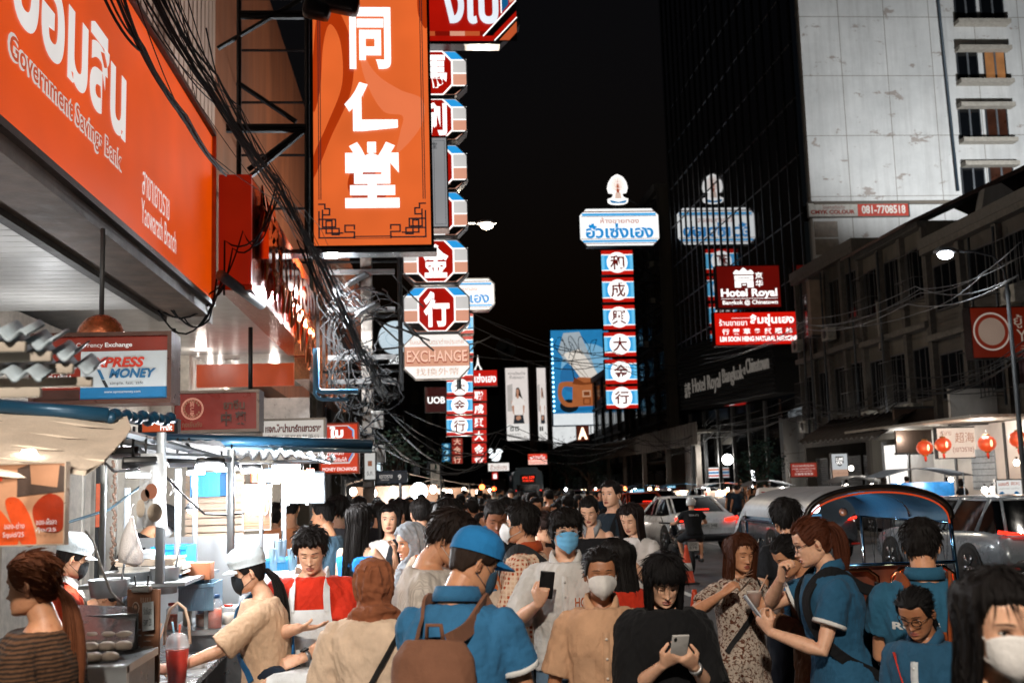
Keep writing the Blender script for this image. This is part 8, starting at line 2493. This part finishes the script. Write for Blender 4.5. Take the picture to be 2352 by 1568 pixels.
def crossbody(B, col, sx=1, w=.028, back=True, front=True):
 pts = [tuple(B.Mu @ Vector((sx * .10, .02, 1.457)))]
 if front:
  pts = [on_cloth(B, [(-sx * .15 + sx * .24 * t_, 1.0 + .37 * t_)], 1, .011)[0] for t_ in np.linspace(0, 1, 9)] + pts
 if back:
  pts = pts + [on_cloth(B, [(sx * .09 - sx * .25 * t_, 1.37 - .42 * t_)], -1, .011)[0] for t_ in np.linspace(0, 1, 9)]
 return strap(B, pts, w, cloth(col, rough=.6), 'bag_strap')
def watch(B, side, col='#0c0c0d', band='#9a9a9a'):
 S, E, Wr, d, n, hp = B.arms[side]
 dr = (Wr - E).normalized()
 x, y = _frame(dr)
 c = Wr - dr * .035
 MB().loft([c - dr * .011, c - dr * .01, c + dr * .01, c + dr * .011], [.026, .031, .031, .026], paint(band, .35, .6), 16).obj('watch_band', B.root)
 o = Vector((0, 0, 1)) if abs(dr.z) < .8 else Vector((0, 1, 0))
 o = (o - dr * o.dot(dr)).normalized()
 m = MB(); m.add([c + o * (.036 if q else .026) + dr * a * .018 + dr.cross(o) * b * .016 for q in (0, 1) for a, b in ((-1, -1), (1, -1), (1, 1), (-1, 1))], [(0, 1, 2, 3), (4, 5, 6, 7), (0, 1, 5, 4), (1, 2, 6, 5), (2, 3, 7, 6), (3, 0, 4, 7)], paint(col, .1, .2)); m.obj('watch', B.root)
SK1, SK2, SK3, SK4 = '#c08a68', '#a06c4c', '#d8a88a', '#80523a'
TWO = lambda z=1.13, y=.27, s=.05: dict(R=dict(p=(s, y, z), d=(-.45, .55, .45), n=(-.35, -.55, .75), curl=.75), L=dict(p=(-s - .02, y, z - .01), d=(.45, .55, .45), n=(.35, -.55, .75), curl=.75))
# 1 woman cropped by the left edge
b = person(70, 1270, 4.1, 84, 'woman with a reddish-blonde low ponytail and dark brown knit top at the left edge', SK1, '#1c130e', fem=True, bw=1.12, hair='low', hairlen=.42, hair_c='#6a3c24', pat='knit', col2='#5a3d28', pitch=6, sleeve=.75, loose=.028, pants='#15161a')
# 2 vendor in the orange-red polo
b = person(180, 1238, 6.6, -62, 'stall vendor in an orange-red polo shirt, white cap and black mask looking down', SK3, '#bf3a18', fem=True, pitch=20, eyes='down', mask=('#1c1e20', 'cloth'), hat='vendor', neck='#c4d2da', hair='low', hairlen=.22, collar='#bf3a18', sleeve=.5, hands=dict(R=dict(p=(.12, .33, 1.02), curl=.5), L=dict(p=(-.1, .36, 1.0), curl=.5)))
apron(b, '#d2cfca', .86, 1.30, .15, .10)
# 3 two people bent behind the counter
b = person(272, 1334, 7.7, -70, 'man bending down behind the counter in a navy cap, only his head and back showing', SK1, '#1c2c3a', H=1.66, lean=52, pitch=18, hat='cap', neck='#1c2a38', hair='crop', hands=dict(R=(.15, .5, .62), L=(-.15, .5, .62)))
b = person(394, 1163, 8.9, -70, 'person in black with a black bucket hat stooping behind the hanging clear banner', SK1, '#0d0d0f', H=1.72, lean=30, pitch=20, hat='bucket', neck='#0e0e10', mask=('#c8ccd0', 'cloth'), sleeve=1.9)
# 4 vendor with the white cap and long black ponytail
b = person(560, 1267, 5.9, 98, 'vendor in beige with a white cap and long black ponytail reaching over the table', SK3, '#cfae90', fem=True, pitch=14, lean=6, eyes='down', mask=('#20252a', 'cloth'), hat='vendor', neck='#ccd6da', hair='low', hairlen=.52, sleeve=.95, loose=.035, pants='#5a646c', hands=dict(L=dict(p=(-.17, .50, 1.09), d=(.1, .9, .1), n=(.6, 0, -.7), curl=.5), R=dict(p=(.12, .46, 1.07), curl=.5)))
strap(b, [on_cloth(b, [(-.15, .98)], -1, .012)[0], on_cloth(b, [(-.02, 1.2)], -1, .012)[0], on_cloth(b, [(.09, 1.38)], -1, .012)[0], tuple(b.Mu @ Vector((.09, .02, 1.465)))], .035, cloth('#1f6aa8'), 'apron_strap')
crossbody(b, '#1f5a88', 1, .04, False, True)
# 5 seated man in red with white apron
b = person(712, 1219, 6.0, 180, 'seated man in a red T-shirt and white apron looking at his open hand', SK3, '#bf2a12', bw=1.16, pitch=24, eyes='down', hair='quiff', hair_c='#16110f', legs='sit', legskin=True, pants='#1a2534', sleeve=.8, loose=.03, hem=.88, hands=dict(R=dict(p=(.03, .36, 1.20), d=(-.95, .25, .05), n=(0, -.1, 1), curl=.22, pole=(.7, -.2, -.7)), L=dict(p=(.03, .30, 1.04), d=(.9, .3, -.2), n=(0, -.5, -.6), curl=.8, pole=(-.8, -.1, -.5))))
apron(b, '#d8dadb', .90, 1.27, .17, .11)
m = MB(); wm_ = cloth('#d8dadb')
m.grid([[(x * (1 + .1 * i) - .02, .18 + .30 * min(1, i / 3) + .012 * math.sin(x * 40 + i), .985 - (.0 if i < 3 else .09 * (i - 3)) + .03 * math.sin(x * 22) * (i / 8)) for x in np.linspace(-.17, .15, 14)] for i in range(8)], wm_); m.obj('apron_skirt', b.root)
watch(b, 'L', '#2a2c30', '#8a8c90')
sq = T('bar_stool', 'steel stool carrying the man in the red T-shirt', 'stool', (b.root.location.x, b.root.location.y - .05, 0))
MB().lathe([(.001, .86), (.16, .86), (.17, .84), (.16, .82), (.001, .82)], (0, 0, 0), paint('#2a2a2c', .5), 24).obj('seat', sq)
for a in (.8, 2.3, 3.9, 5.5):
 MB().loft([(.11 * math.cos(a), .11 * math.sin(a), .82), (.2 * math.cos(a), .2 * math.sin(a), 0)], .014, CH, 8).obj('leg', sq)
# 6-8 customers at the second stall
b = person(667, 1134, 10.2, -8, 'man seen from behind in an orange-tan T-shirt at the second stall', SK1, '#b9754c', hair='crop', bw=1.08, hands=dict(R=(.2, .2, 1.1)))
b = person(634, 1156, 10.9, -25, 'person in a black and white dotted shirt beside the man in orange-tan', SK1, '#0e0e10', fem=True, bw=1.1, hair='low', pat='dots', col2='#b8b4ac', sleeve=.9, hands=dict(L=(-.2, .3, 1.0)))
b = person(741, 1148, 9.2, 78, 'older man in a loose blue-grey T-shirt facing left by the second stall', SK1, '#3a5262', hair='crop', bw=1.12, loose=.035, sleeve=.9, hands=dict(L=dict(p=(-.1, .3, 1.15))))
b = person(776, 1142, 10.8, 40, 'man with tousled black hair and a white mask behind the man in blue-grey', SK3, '#6a6c70', hair='quiff', mask=('#d0d0d0', 'cloth'))
# 9-11
b = person(826, 1160, 8.4, -35, 'woman with very long straight black hair and a bright blue top seen from behind', SK3, '#1f76bc', fem=True, sleeve=0, hair='longback', hairlen=.56, pants='#c9c9c6', hands=dict(R=dict(p=(.12, .28, 1.32), d=(-.2, .3, .8), n=(-.6, -.5, 0), curl=.6), L=dict(p=(-.15, .3, 1.1))))
b = person(894, 1161, 9.3, 168, 'young woman in a white top with long dark hair looking past the viewer', SK3, '#c9c4c0', fem=True, hair='long', hairlen=.32, yaw=8, hair_c='#120e0d', sleeve=.4)
b = person(938, 1203, 6.7, 108, 'woman in a pale grey headscarf and light blouse turned to the left', SK1, '#bdb2a8', fem=True, hat='hijab', hair_c='#8d9399', hairlen=.6, sleeve=1.95, loose=.03, pitch=8, yaw=6, hands=dict(L=dict(p=(-.05, .28, 1.08), d=(.5, .8, 0)), R=dict(p=(.06, .28, 1.08), d=(-.5, .8, 0))))
strap(b, [on_cloth(b, [(-.1, 1.16)], 1, .014)[0], on_cloth(b, [(-.11, 1.3)], 1, .014)[0], tuple(b.Mu @ Vector((-.125, .0, 1.45))), on_cloth(b, [(-.12, 1.34)], -1, .014)[0], on_cloth(b, [(-.12, 1.1)], -1, .014)[0]], .05, cloth('#101113'), 'bag_strap')
# 12 brown headscarf from behind
b = person(858, 1286, 5.0, 8, 'woman from behind in a brown headscarf and cream shirt with a black cross strap', SK1, '#d9bfa6', fem=True, bw=1.25, hat='hijab', hair_c='#8a5236', sleeve=1.95, loose=.045, hairlen=.2, hem=.72, fold=1.3, hands=dict(R=dict(p=(.22, .22, .98)), L=dict(p=(-.2, .24, 1.0))))
crossbody(b, '#141414', 1, .022, True, False)
# 13 man with the blue cap
b = person(1108, 1223, 4.15, -22, 'man in a blue polo, bright blue cap and dark mask looking at his phone', SK1, '#306890', lean=7, pitch=22, yaw=-44, hat='cap', neck='#2274ae', hair='crop', hair_c='#2a1c14', mask=('#34566e', 'cloth'), sleeve=.56, collar='#306890', bw=1.06, eyes='down', pants='#14161a', hands=dict(R=dict(p=(.13, .33, 1.16), d=(-.3, .75, .45), n=(-.6, -.4, .6), curl=.7), L=dict(p=(-.03, .36, 1.12), d=(.35, .75, .35), n=(.4, -.4, .7), curl=.7)))
print_on(b, 'KEEP', -.1, 1.245, .09, 1.285, -1, '#c8c8c8', bold=.03); print_on(b, 'MAGIC', -.1, 1.185, .09, 1.225, -1, '#c8c8c8', bold=.03)
phone(b, 'phone with a red and white screen held by the man in the blue cap', (.05, .44, 1.25), (0, -.75, .65), (0, .65, .75), '#c86a4a', '#8a4a38')
backpack(b, 'brown canvas backpack on the back of the man in the blue cap', '#77503c', .30, .46, .16, 1.10)
print_on(b, None, 0, 0, 0, 0, -1, '#c8c8c8') if 0 else None
bt = bpy.data.objects['backpack']
m = MB(); m.text('LOVE', -.11, 1.0, .0, 1.045, 0, cloth('#c8c4c0'), 0, .03); m.text('with all', -.11, .955, -.02, .985, 0, cloth('#c8c4c0')); m.text('your', -.11, .91, -.04, .945, 0, cloth('#c8c4c0'), 0, .02)
yb = min(v.co.y for v in bt.children[0].data.vertices) - .006
m.v = [(x, yb + .5 * x * x * 3, z) for x, y, z in m.v]; m.obj('print', bt)
# 14-16
b = person(1058, 1177, 5.2, -98, 'man with spiky dark hair and a white mask in a pale striped shirt, head bowed', SK1, '#cbc2b8', lean=8, pitch=28, hair='quiff', hair_c='#1e130e', mask=('#d4d4d2', 'cloth'), pat='stripe', col2='#8a8078', sleeve=.9, loose=.03, eyes='down', bw=1.05, hands=TWO(1.12))
b = person(1028, 1151, 6.4, 8, 'man seen from behind in an orange and blue tie-dye shirt', SK1, '#c9b6a4', hair='short', pat='blot', col2='#bf6a38', col3='#3a6484', sleeve=.9, pscale=.9, bw=1.05)
b = person(1042, 1238, 5.75, -80, 'person in a dark brown bucket hat and white T-shirt squeezed behind the blue cap', SK1, '#b8b4ae', hat='bucket', neck='#33251e', fem=True, pitch=20, hair='low')
b = person(966, 1145, 8.8, 14, 'man seen from behind in a crumpled black T-shirt with cropped hair', SK3, '#15171a', hair='crop', bw=1.1, fold=1.6)
b = person(917, 1150, 9.9, 105, 'man in profile with a white mask behind the grey headscarf', SK1, '#2a2c30', hair='short', mask=('#d4d4d2', 'cloth'))
# 17-19
b = person(1140, 1150, 7.6, 182, 'man in a black T-shirt with a silver chain looking down', SK4, '#0c0c0e', pitch=26, eyes='down', hair='crop', bw=1.08, hands=TWO(1.15))
pts = [on_cloth(b, [(.075 * math.cos(a), 1.36 + .085 * math.sin(a))], 1, .005)[0] for a in np.linspace(math.pi, 2 * math.pi, 14)]
MB().loft(pts, .0035, paint('#c8c8c8', .2, 1), 6).obj('necklace', b.root); print_on(b, 'NOPPY', -.03, 1.205, .03, 1.222, 1, '#b8b8b8')
b = person(1196, 1157, 6.5, 72, 'man in an orange plaid shirt and white pointed mask facing left', SK1, '#a8451f', hair='short', mask=('#d6d6d4', 'kn95'), pat='check', col2='#d8c0a6', pscale=1.0, collar='#a8451f', sleeve=.95, bw=1.08, hands=dict(L=dict(p=(-.1, .3, 1.05)), R=dict(p=(.1, .3, 1.05))))
crossbody(b, '#17181a', -1, .05)
b = person(1297, 1174, 6.1, 170, 'man in a white short-sleeved shirt and light blue surgical mask holding up a phone', SK3, '#c4c1bc', hair='bowl', yaw=14, glasses='#8a8c90', mask=('#6db2dd', 'pleat'), collar='#c9c6c1', sleeve=.95, loose=.032, pants='#5c7488', hands=dict(R=dict(p=(.13, .30, 1.24), d=(-.25, .35, .8), n=(-.3, -.8, .25), curl=.75, pole=(.5, -.3, -.6)), L=dict(p=(-.22, .1, .86))))
phone(b, 'black phone in the raised hand of the man with the light blue mask', (.085, .335, 1.335), (.05, -.9, .35), (-.15, .35, .9), None)
print_on(b, 'HOSE', -.15, 1.20, -.05, 1.25, 1, '#a85a30', 'embroidery', .02, [(-.10, 1.17, .035, .03, '#b86a3a')]); buttons(b, .95, 1.33, 6, '#a8a49e', '#c9c6c1')
# 20-22
b = person(1378, 1261, 4.85, 178, 'woman with closed eyes in a beige button shirt and white pointed mask', SK2, '#bb9272', fem=True, bw=1.06, eyes='down', hair='low', hairlen=.2, mask=('#d2cdc8', 'kn95'), collar='#bf9676', sleeve=.85, loose=.03, pitch=4)
buttons(b, .95, 1.30, 5, '#d8c8b8', '#bf9676')
g = [[on_cloth(b, [(x, z)], 1, .007)[0] for z in np.linspace(1.10, 1.22, 6)] for x in np.linspace(.055, .145, 6)]
MB().grid(g, cloth('#bf9676')).obj('breast_pocket', b.root)
b = person(1412, 1240, 5.75, 25, 'person in a red T-shirt with long black hair, turned away behind the beige shirt', SK1, '#b82c14', fem=True, hair='longback', hairlen=.4, yaw=25, loose=.03, bw=1.1)
b = person(1528, 1278, 4.65, 180, 'girl with a fringed black bob and black T-shirt typing on a phone', SK3, '#0d0d0f', fem=True, pitch=30, eyes='down', hair='bob', hair_c='#0d0a0a', loose=.05, sleeve=1.0, bw=1.05, fold=1.3, hands=TWO(1.22, .25, .055))
phone(b, 'white phone held in both hands by the girl in the black T-shirt', (0, .325, 1.295), (0, -.8, .6), (0, .6, .8), '#c8ccd0', '#b8b4b0')
watch(b, 'L'); print_on(b, 'CAKE', -.03, 1.02, .03, 1.035, 1, '#a85a3a', 'print', .01, [(.095, 1.065, .04, .042, '#c9b8ae'), (.095, 1.075, .028, .018, '#a8583c'), (0, 1.07, .036, .045, '#c8b8ac'), (0, 1.09, .036, .022, '#a0502e'), (-.095, 1.055, .04, .038, '#c9bcb4'), (-.095, 1.06, .038, .012, '#5a8aa8')])
print_on(b, 'THE BAKERY', -.06, .985, .06, 1.0, 1, '#8a3a24')
# 23-26
b = person(1402, 1104, 10.2, 128, 'tall man in a dark navy T-shirt standing above the crowd and looking left', SK3, '#23303a', hair='crop', bw=1.08, yaw=10)
for sx in (-1, 1):
 strap(b, [on_cloth(b, [(sx * .12, 1.1)], 1, .012)[0], on_cloth(b, [(sx * .11, 1.3)], 1, .012)[0], tuple(b.Mu @ Vector((sx * .11, 0, 1.45))), on_cloth(b, [(sx * .11, 1.3)], -1, .012)[0]], .045, cloth('#15171a'), 'bag_strap')
b = person(1442, 1159, 8.5, 142, 'young woman in a short white T-shirt typing on a phone, long dark hair', SK3, '#cdc8c4', fem=True, pitch=22, eyes='down', hair='long', hairlen=.30, hair_c='#1c1210', hem=1.02, sleeve=.6, pants='#101012', hands=TWO(1.30, .24, .04))
phone(b, 'small phone held close to the face of the woman in the short white T-shirt', (0, .30, 1.385), (0, -.85, .5), (0, .5, .85), None, '#c8b8b0')
b = person(1350, 1143, 9.6, 160, 'woman in a black pinafore over grey, hair in a bun, looking down', SK3, '#141416', fem=True, pitch=24, eyes='down', hair='bun', collar='#8a8c8e', sleeve=0, hands=TWO(1.0, .2))
b = person(1258, 1178, 8.2, -118, 'girl in a tan top with tied-up hair seen in profile behind the white shirt', SK3, '#b98366', fem=True, pitch=14, hair='low', hair_c='#2a1812', sleeve=.3)
# 27-30 the eaters
b = person(1703, 1229, 6.2, 198, 'woman with long brown hair in a floral dress eating noodles with chopsticks', SK1, '#b3a496', fem=True, pitch=12, eyes='down', hair='long', hairlen=.44, hair_c='#43210f', pat='floral', col2='#5c3524', col3='#6a5a50', skirt=.42, pants='#201a18', sleeve=.6, hands=dict(R=dict(p=(.26, .24, 1.37), d=(-.6, .3, .55), n=(-.5, -.3, -.75), curl=.8, pole=(.9, -.2, -.6)), L=dict(p=(-.06, .30, 1.17), d=(.5, .7, .1), n=(0, 0, 1), curl=.35)))
crossbody(b, '#151516', -1, .03, False, True)
t = held(b, 'noodle_bowl', 'clear plastic bowl of dark noodles held up by the woman in the floral dress', 'bowl')
c = (.01, .345, 1.225)
MB().lathe([(.03, 0), (.055, .035), (.08, .075), (.083, .077), (.08, .079), (.05, .037), (.001, .006)], c, glass('#e8dcd4', .06, .35), 28).obj('bowl', t); MB().lathe([(.028, .008), (.06, .05), (.04, .058), (.001, .062)], c, paint('#5a2c1a', .5, 0, .5, 50, .3), 24).obj('noodles', t)
t = held(b, 'chopsticks', 'pair of wooden chopsticks lifted to the mouth of the woman in the floral dress', 'chopsticks')
for k in (0, 1):
 MB().loft([(.20, .30 + .004 * k, 1.45 + .008 * k), (.005, .175, 1.485 - .02 * k)], .003, paint('#c89878', .5), 6).obj('stick', t)
b = person(1790, 1232, 5.95, 104, 'dark-haired woman in a long camel blazer over blue, leaning to sip from a cup', SK1, '#7c5c46', fem=True, lean=12, pitch=26, eyes='down', hair='low', hairlen=.3, hair_c='#0f0b0a', sleeve=1.9, hem=.5, loose=.035, pants='#15161a', hands=dict(L=dict(p=(-.05, .36, 1.22), d=(.3, .5, .6), n=(.6, -.3, .3), curl=.7), R=dict(p=(.08, .36, 1.2), d=(-.3, .5, .6), n=(-.6, -.3, .3), curl=.7)))
g = [[on_cloth(b, [(x * (1 - .5 * f), 1.02 + .4 * f)], 1, .006)[0] for f in np.linspace(0, 1, 8)] for x in np.linspace(-.05, .05, 6)]
MB().grid(g, cloth('#1f5f8c')).obj('blouse', b.root)
t = held(b, 'food_cup', 'clear plastic cup of noodles with a straw held by the woman in the camel blazer', 'cup')
c = tuple(Vector((.0, .43, 1.27)))
MB().lathe([(.03, 0), (.046, .085), (.048, .087), (.044, .085), (.001, .006)], c, glass('#f0e8e0', .06, .35), 24).obj('cup', t); MB().lathe([(.028, .006), (.043, .07), (.001, .08)], c, paint('#9a5c40', .5, 0, .5, 60, .3), 20).obj('noodles', t); MB().loft([(c[0], c[1], c[2] + .03), (c[0] + .01, c[1] - .1, c[2] + .17)], .004, paint('#c8a088', .5), 6).obj('straw', t)
b = person(1846, 1193, 5.2, 82, 'woman with a red-brown ponytail and glasses in a blue polo shirt, sipping through a straw', SK3, '#24526f', fem=True, bw=1.12, lean=7, pitch=14, hair='tail', hairlen=.26, hair_c='#4c2412', glasses='#1a1a1c', sleeve=.56, collar='#24526f', pants='#101114', loose=.026, hands=dict(L=dict(p=(-.10, .36, 1.17), d=(.2, .45, .8), n=(.5, -.6, .2), curl=.75), R=dict(p=(.04, .27, 1.40), d=(-.3, -.1, .9), n=(-.5, -.6, .2), curl=.9, pole=(.8, .2, -.6))))
phone(b, 'white-edged phone in the hand of the woman with the red-brown ponytail', (-.06, .42, 1.27), (.1, -.8, .5), (.15, .4, .9), None, '#b8bcc0')
backpack(b, 'navy and white backpack on the back of the woman with the red-brown ponytail', '#151a20', .28, .44, .14, 1.10, strapc='#0e0f12')
bt = [o for o in COL.objects if o.name.startswith('backpack')][-1]
yb = min(v.co.y for v in bt.children[0].data.vertices)
m = MB(); g = [[(.13 * math.cos(a) * math.cos(e_), yb + .03 - .07 * math.sin(e_) , 1.18 + .15 * math.sin(a) * math.cos(e_)) for a in np.linspace(0, 6.283, 28, endpoint=False)] for e_ in np.linspace(0, 1.5, 8)]
m.grid(g, cloth('#1d4f74'), closed_u=True); m.ell((0, yb + .0, 1.02), (.12, .045, .05), cloth('#1d4f74'), 20, 10); ct_ = T('farm_cap', 'dark blue cap with a white farm emblem clipped to the navy backpack', 'cap', tuple(bt.location), bt.rotation_euler.z); ct_.scale = bt.scale; m.obj('crown', ct_)
m = MB(); lw = cloth('#c8ccd0'); m.text('SOKFARM', -.06, 1.105, .06, 1.13, yb - .044, lw, 0, .02); m.grid([[(q * math.cos(a), yb - .044, 1.19 + 1.4 * q * math.sin(a)) for q in (.021, .027)] for a in np.linspace(0, 6.283, 24)], lw); m.loft([(-.004, yb - .044, 1.165), (.006, yb - .044, 1.19), (-.002, yb - .044, 1.215)], .004, lw, 6); m.obj('emblem', ct_)
m = MB(); m.bx(-.1, .1, yb - .035, yb - .01, .89, 1.0, cloth('#b8bcc0')); m.loft([(-.08, yb - .04, .985), (.08, yb - .04, .975)], .006, BLK, 6); m.bx(-.045, .03, yb - .038, yb - .0355, .90, .935, BLK); m.obj('front_pocket', bt)
b = person(1802, 1150, 7.3, 12, 'man with thick dark hair seen from behind beside the three-wheeler', SK1, '#16181c', hair='bowl', bw=1.05)
# 31-33
b = person(2112, 1198, 4.9, -12, 'man from behind in a blue polo with white letters, before the three-wheeler', SK1, '#275872', hair='short', pitch=14, yaw=-12, collar='#275872', sleeve=.6, bw=1.1, pants='#14161a', hands=dict(R=(.1, .3, 1.05), L=(-.1, .3, 1.05)))
print_on(b, 'RỒNG', -.17, 1.225, .02, 1.275, -1, '#c8c8c6', bold=.035)
backpack(b, 'orange-brown leather backpack with a flap, worn over a blue polo shirt', '#8c4218', .27, .34, .13, 1.0, flap='#8c421a', strapc='#8c4218')
b = person(2092, 1354, 4.3, 132, 'woman with black-rimmed glasses and tied black hair in a blue polo, looking down', SK2, '#234d68', fem=True, bw=1.08, pitch=26, eyes='down', hair='low', hairlen=.3, hair_c='#0c0a0a', glasses='#0a0a0b', collar='#234d68', sleeve=.6, hands=TWO(1.05))
buttons(b, 1.18, 1.32, 3, '#d8d8d8', '#c4c8ca')
m = MB(); m.loft([on_cloth(b, [(.11, 1.38)], 1, .01)[0], on_cloth(b, [(.04, 1.2)], 1, .012)[0], on_cloth(b, [(.0, 1.05)], 1, .012)[0]], [(.012, .003)] * 3, cloth('#c43018'), 8); m.obj('lanyard', b.root)
b = person(2300, 1318, 2.35, 178, 'out-of-focus woman with a dark fringe and white mask right in front of the lens', SK3, '#121214', fem=True, hair='long', hairlen=.36, hair_c='#120e0d', mask=('#dcd8d4', 'cloth'), pitch=13, yaw=4)
# rider
b = person(1586, 1143, 21.6, 2, 'motorcycle rider seen from behind in a black T-shirt and white helmet', SK1, '#101113', lean=10, hat='helmet', neck='#c4c2be', hair='crop', legs='ride', legskin=True, pants='#1a1c20', hands=dict(R=dict(p=(.36, .45, 1.13)), L=dict(p=(-.36, .45, 1.13))), bw=1.1, vox=.014)
print_on(b, 'TEAM ATD', -.11, 1.30, .11, 1.34, -1, '#b8b8b8', bold=.03)
# ------------------------------------------------------------------ the packed crowd further up the street
PRO = []
specs = [dict(top='#15161a', hair='short'), dict(top='#20262c', hair='crop', skin_c=SK1), dict(top='#2c2420', hair='longback', fem=True), dict(top='#b8b0a6', hair='short', mask=('#d4d4d2', 'cloth')), dict(top='#3a2018', hair='low', fem=True), dict(top='#1c2a38', hair='quiff'), dict(top='#101012', hair='bob', fem=True), dict(top='#8a5a3c', hair='crop', bw=1.1), dict(top='#9aa0a4', hair='long', fem=True, mask=('#cfd4d8', 'cloth'))]
kinds = ['in a black T-shirt', 'with cropped hair in a dark grey top', 'with long dark hair in a brown top', 'in a pale shirt and white mask', 'with a ponytail in a dark red-brown top', 'with a swept-up fringe in navy', 'with a dark bob in black', 'in a tan brown T-shirt', 'with long hair, light grey top and mask']
for i, sp_ in enumerate(specs):
 b = person(1000 + i * 4, 1135, 40 + i, 0, 'person %s in the packed crowd up the street' % kinds[i], lod=1, vox=.022, H=1.72 if not sp_.get('fem') else 1.62, group='packed crowd up the street', legs='walk', **sp_)
 PRO.append(b.root)
r3 = random.Random(21)
taken = [(o.location.x, o.location.y) for o in COL.objects if o.get('category') == 'person' and o not in PRO] + [(-1.2, 9)]
def try_place(px0, px1, Y0, Y1, n, first=False, pw=1.0):
 k = 0; tries = 0
 while k < n and tries < 4000:
  tries += 1
  Y = Y0 + (Y1 - Y0) * r3.random() ** pw
  px = r3.uniform(px0, px1)
  q = P(px, 1200, Y)
  if any((q.x - a) ** 2 + (q.y - c_) ** 2 < .42 ** 2 for a, c_ in taken):
   continue
  taken.append((q.x, q.y))
  i = r3.randrange(len(PRO))
  if used[i] == 0:
   o = PRO[i]
  else:
   o = copy_tree(PRO[i])
  used[i] += 1
  s = PRO[i].scale[0] * (r3.uniform(.93, 1.05) if used[i] > 1 else 1)
  o.scale = (s, s, s)
  o.location = (q.x, q.y, 0 if q.x < 13.6 else .14)
  o.rotation_euler = (0, 0, R(r3.choice((0, 0, 10, -15, 25, 160, 180, 200, 90, -90)) + r3.uniform(-20, 20)))
  k += 1
used = [0] * len(PRO)
try_place(800, 1240, 10.5, 16, 30, pw=.9)
try_place(850, 1290, 15, 30, 55)
try_place(880, 1300, 28, 60, 60, pw=.8)
try_place(1680, 1790, 38, 54, 14)
try_place(1280, 1420, 24, 40, 8)
try_place(1860, 2330, 30, 37, 7)
try_place(760, 850, 13, 22, 10)
try_place(860, 1330, 12, 34, 34)
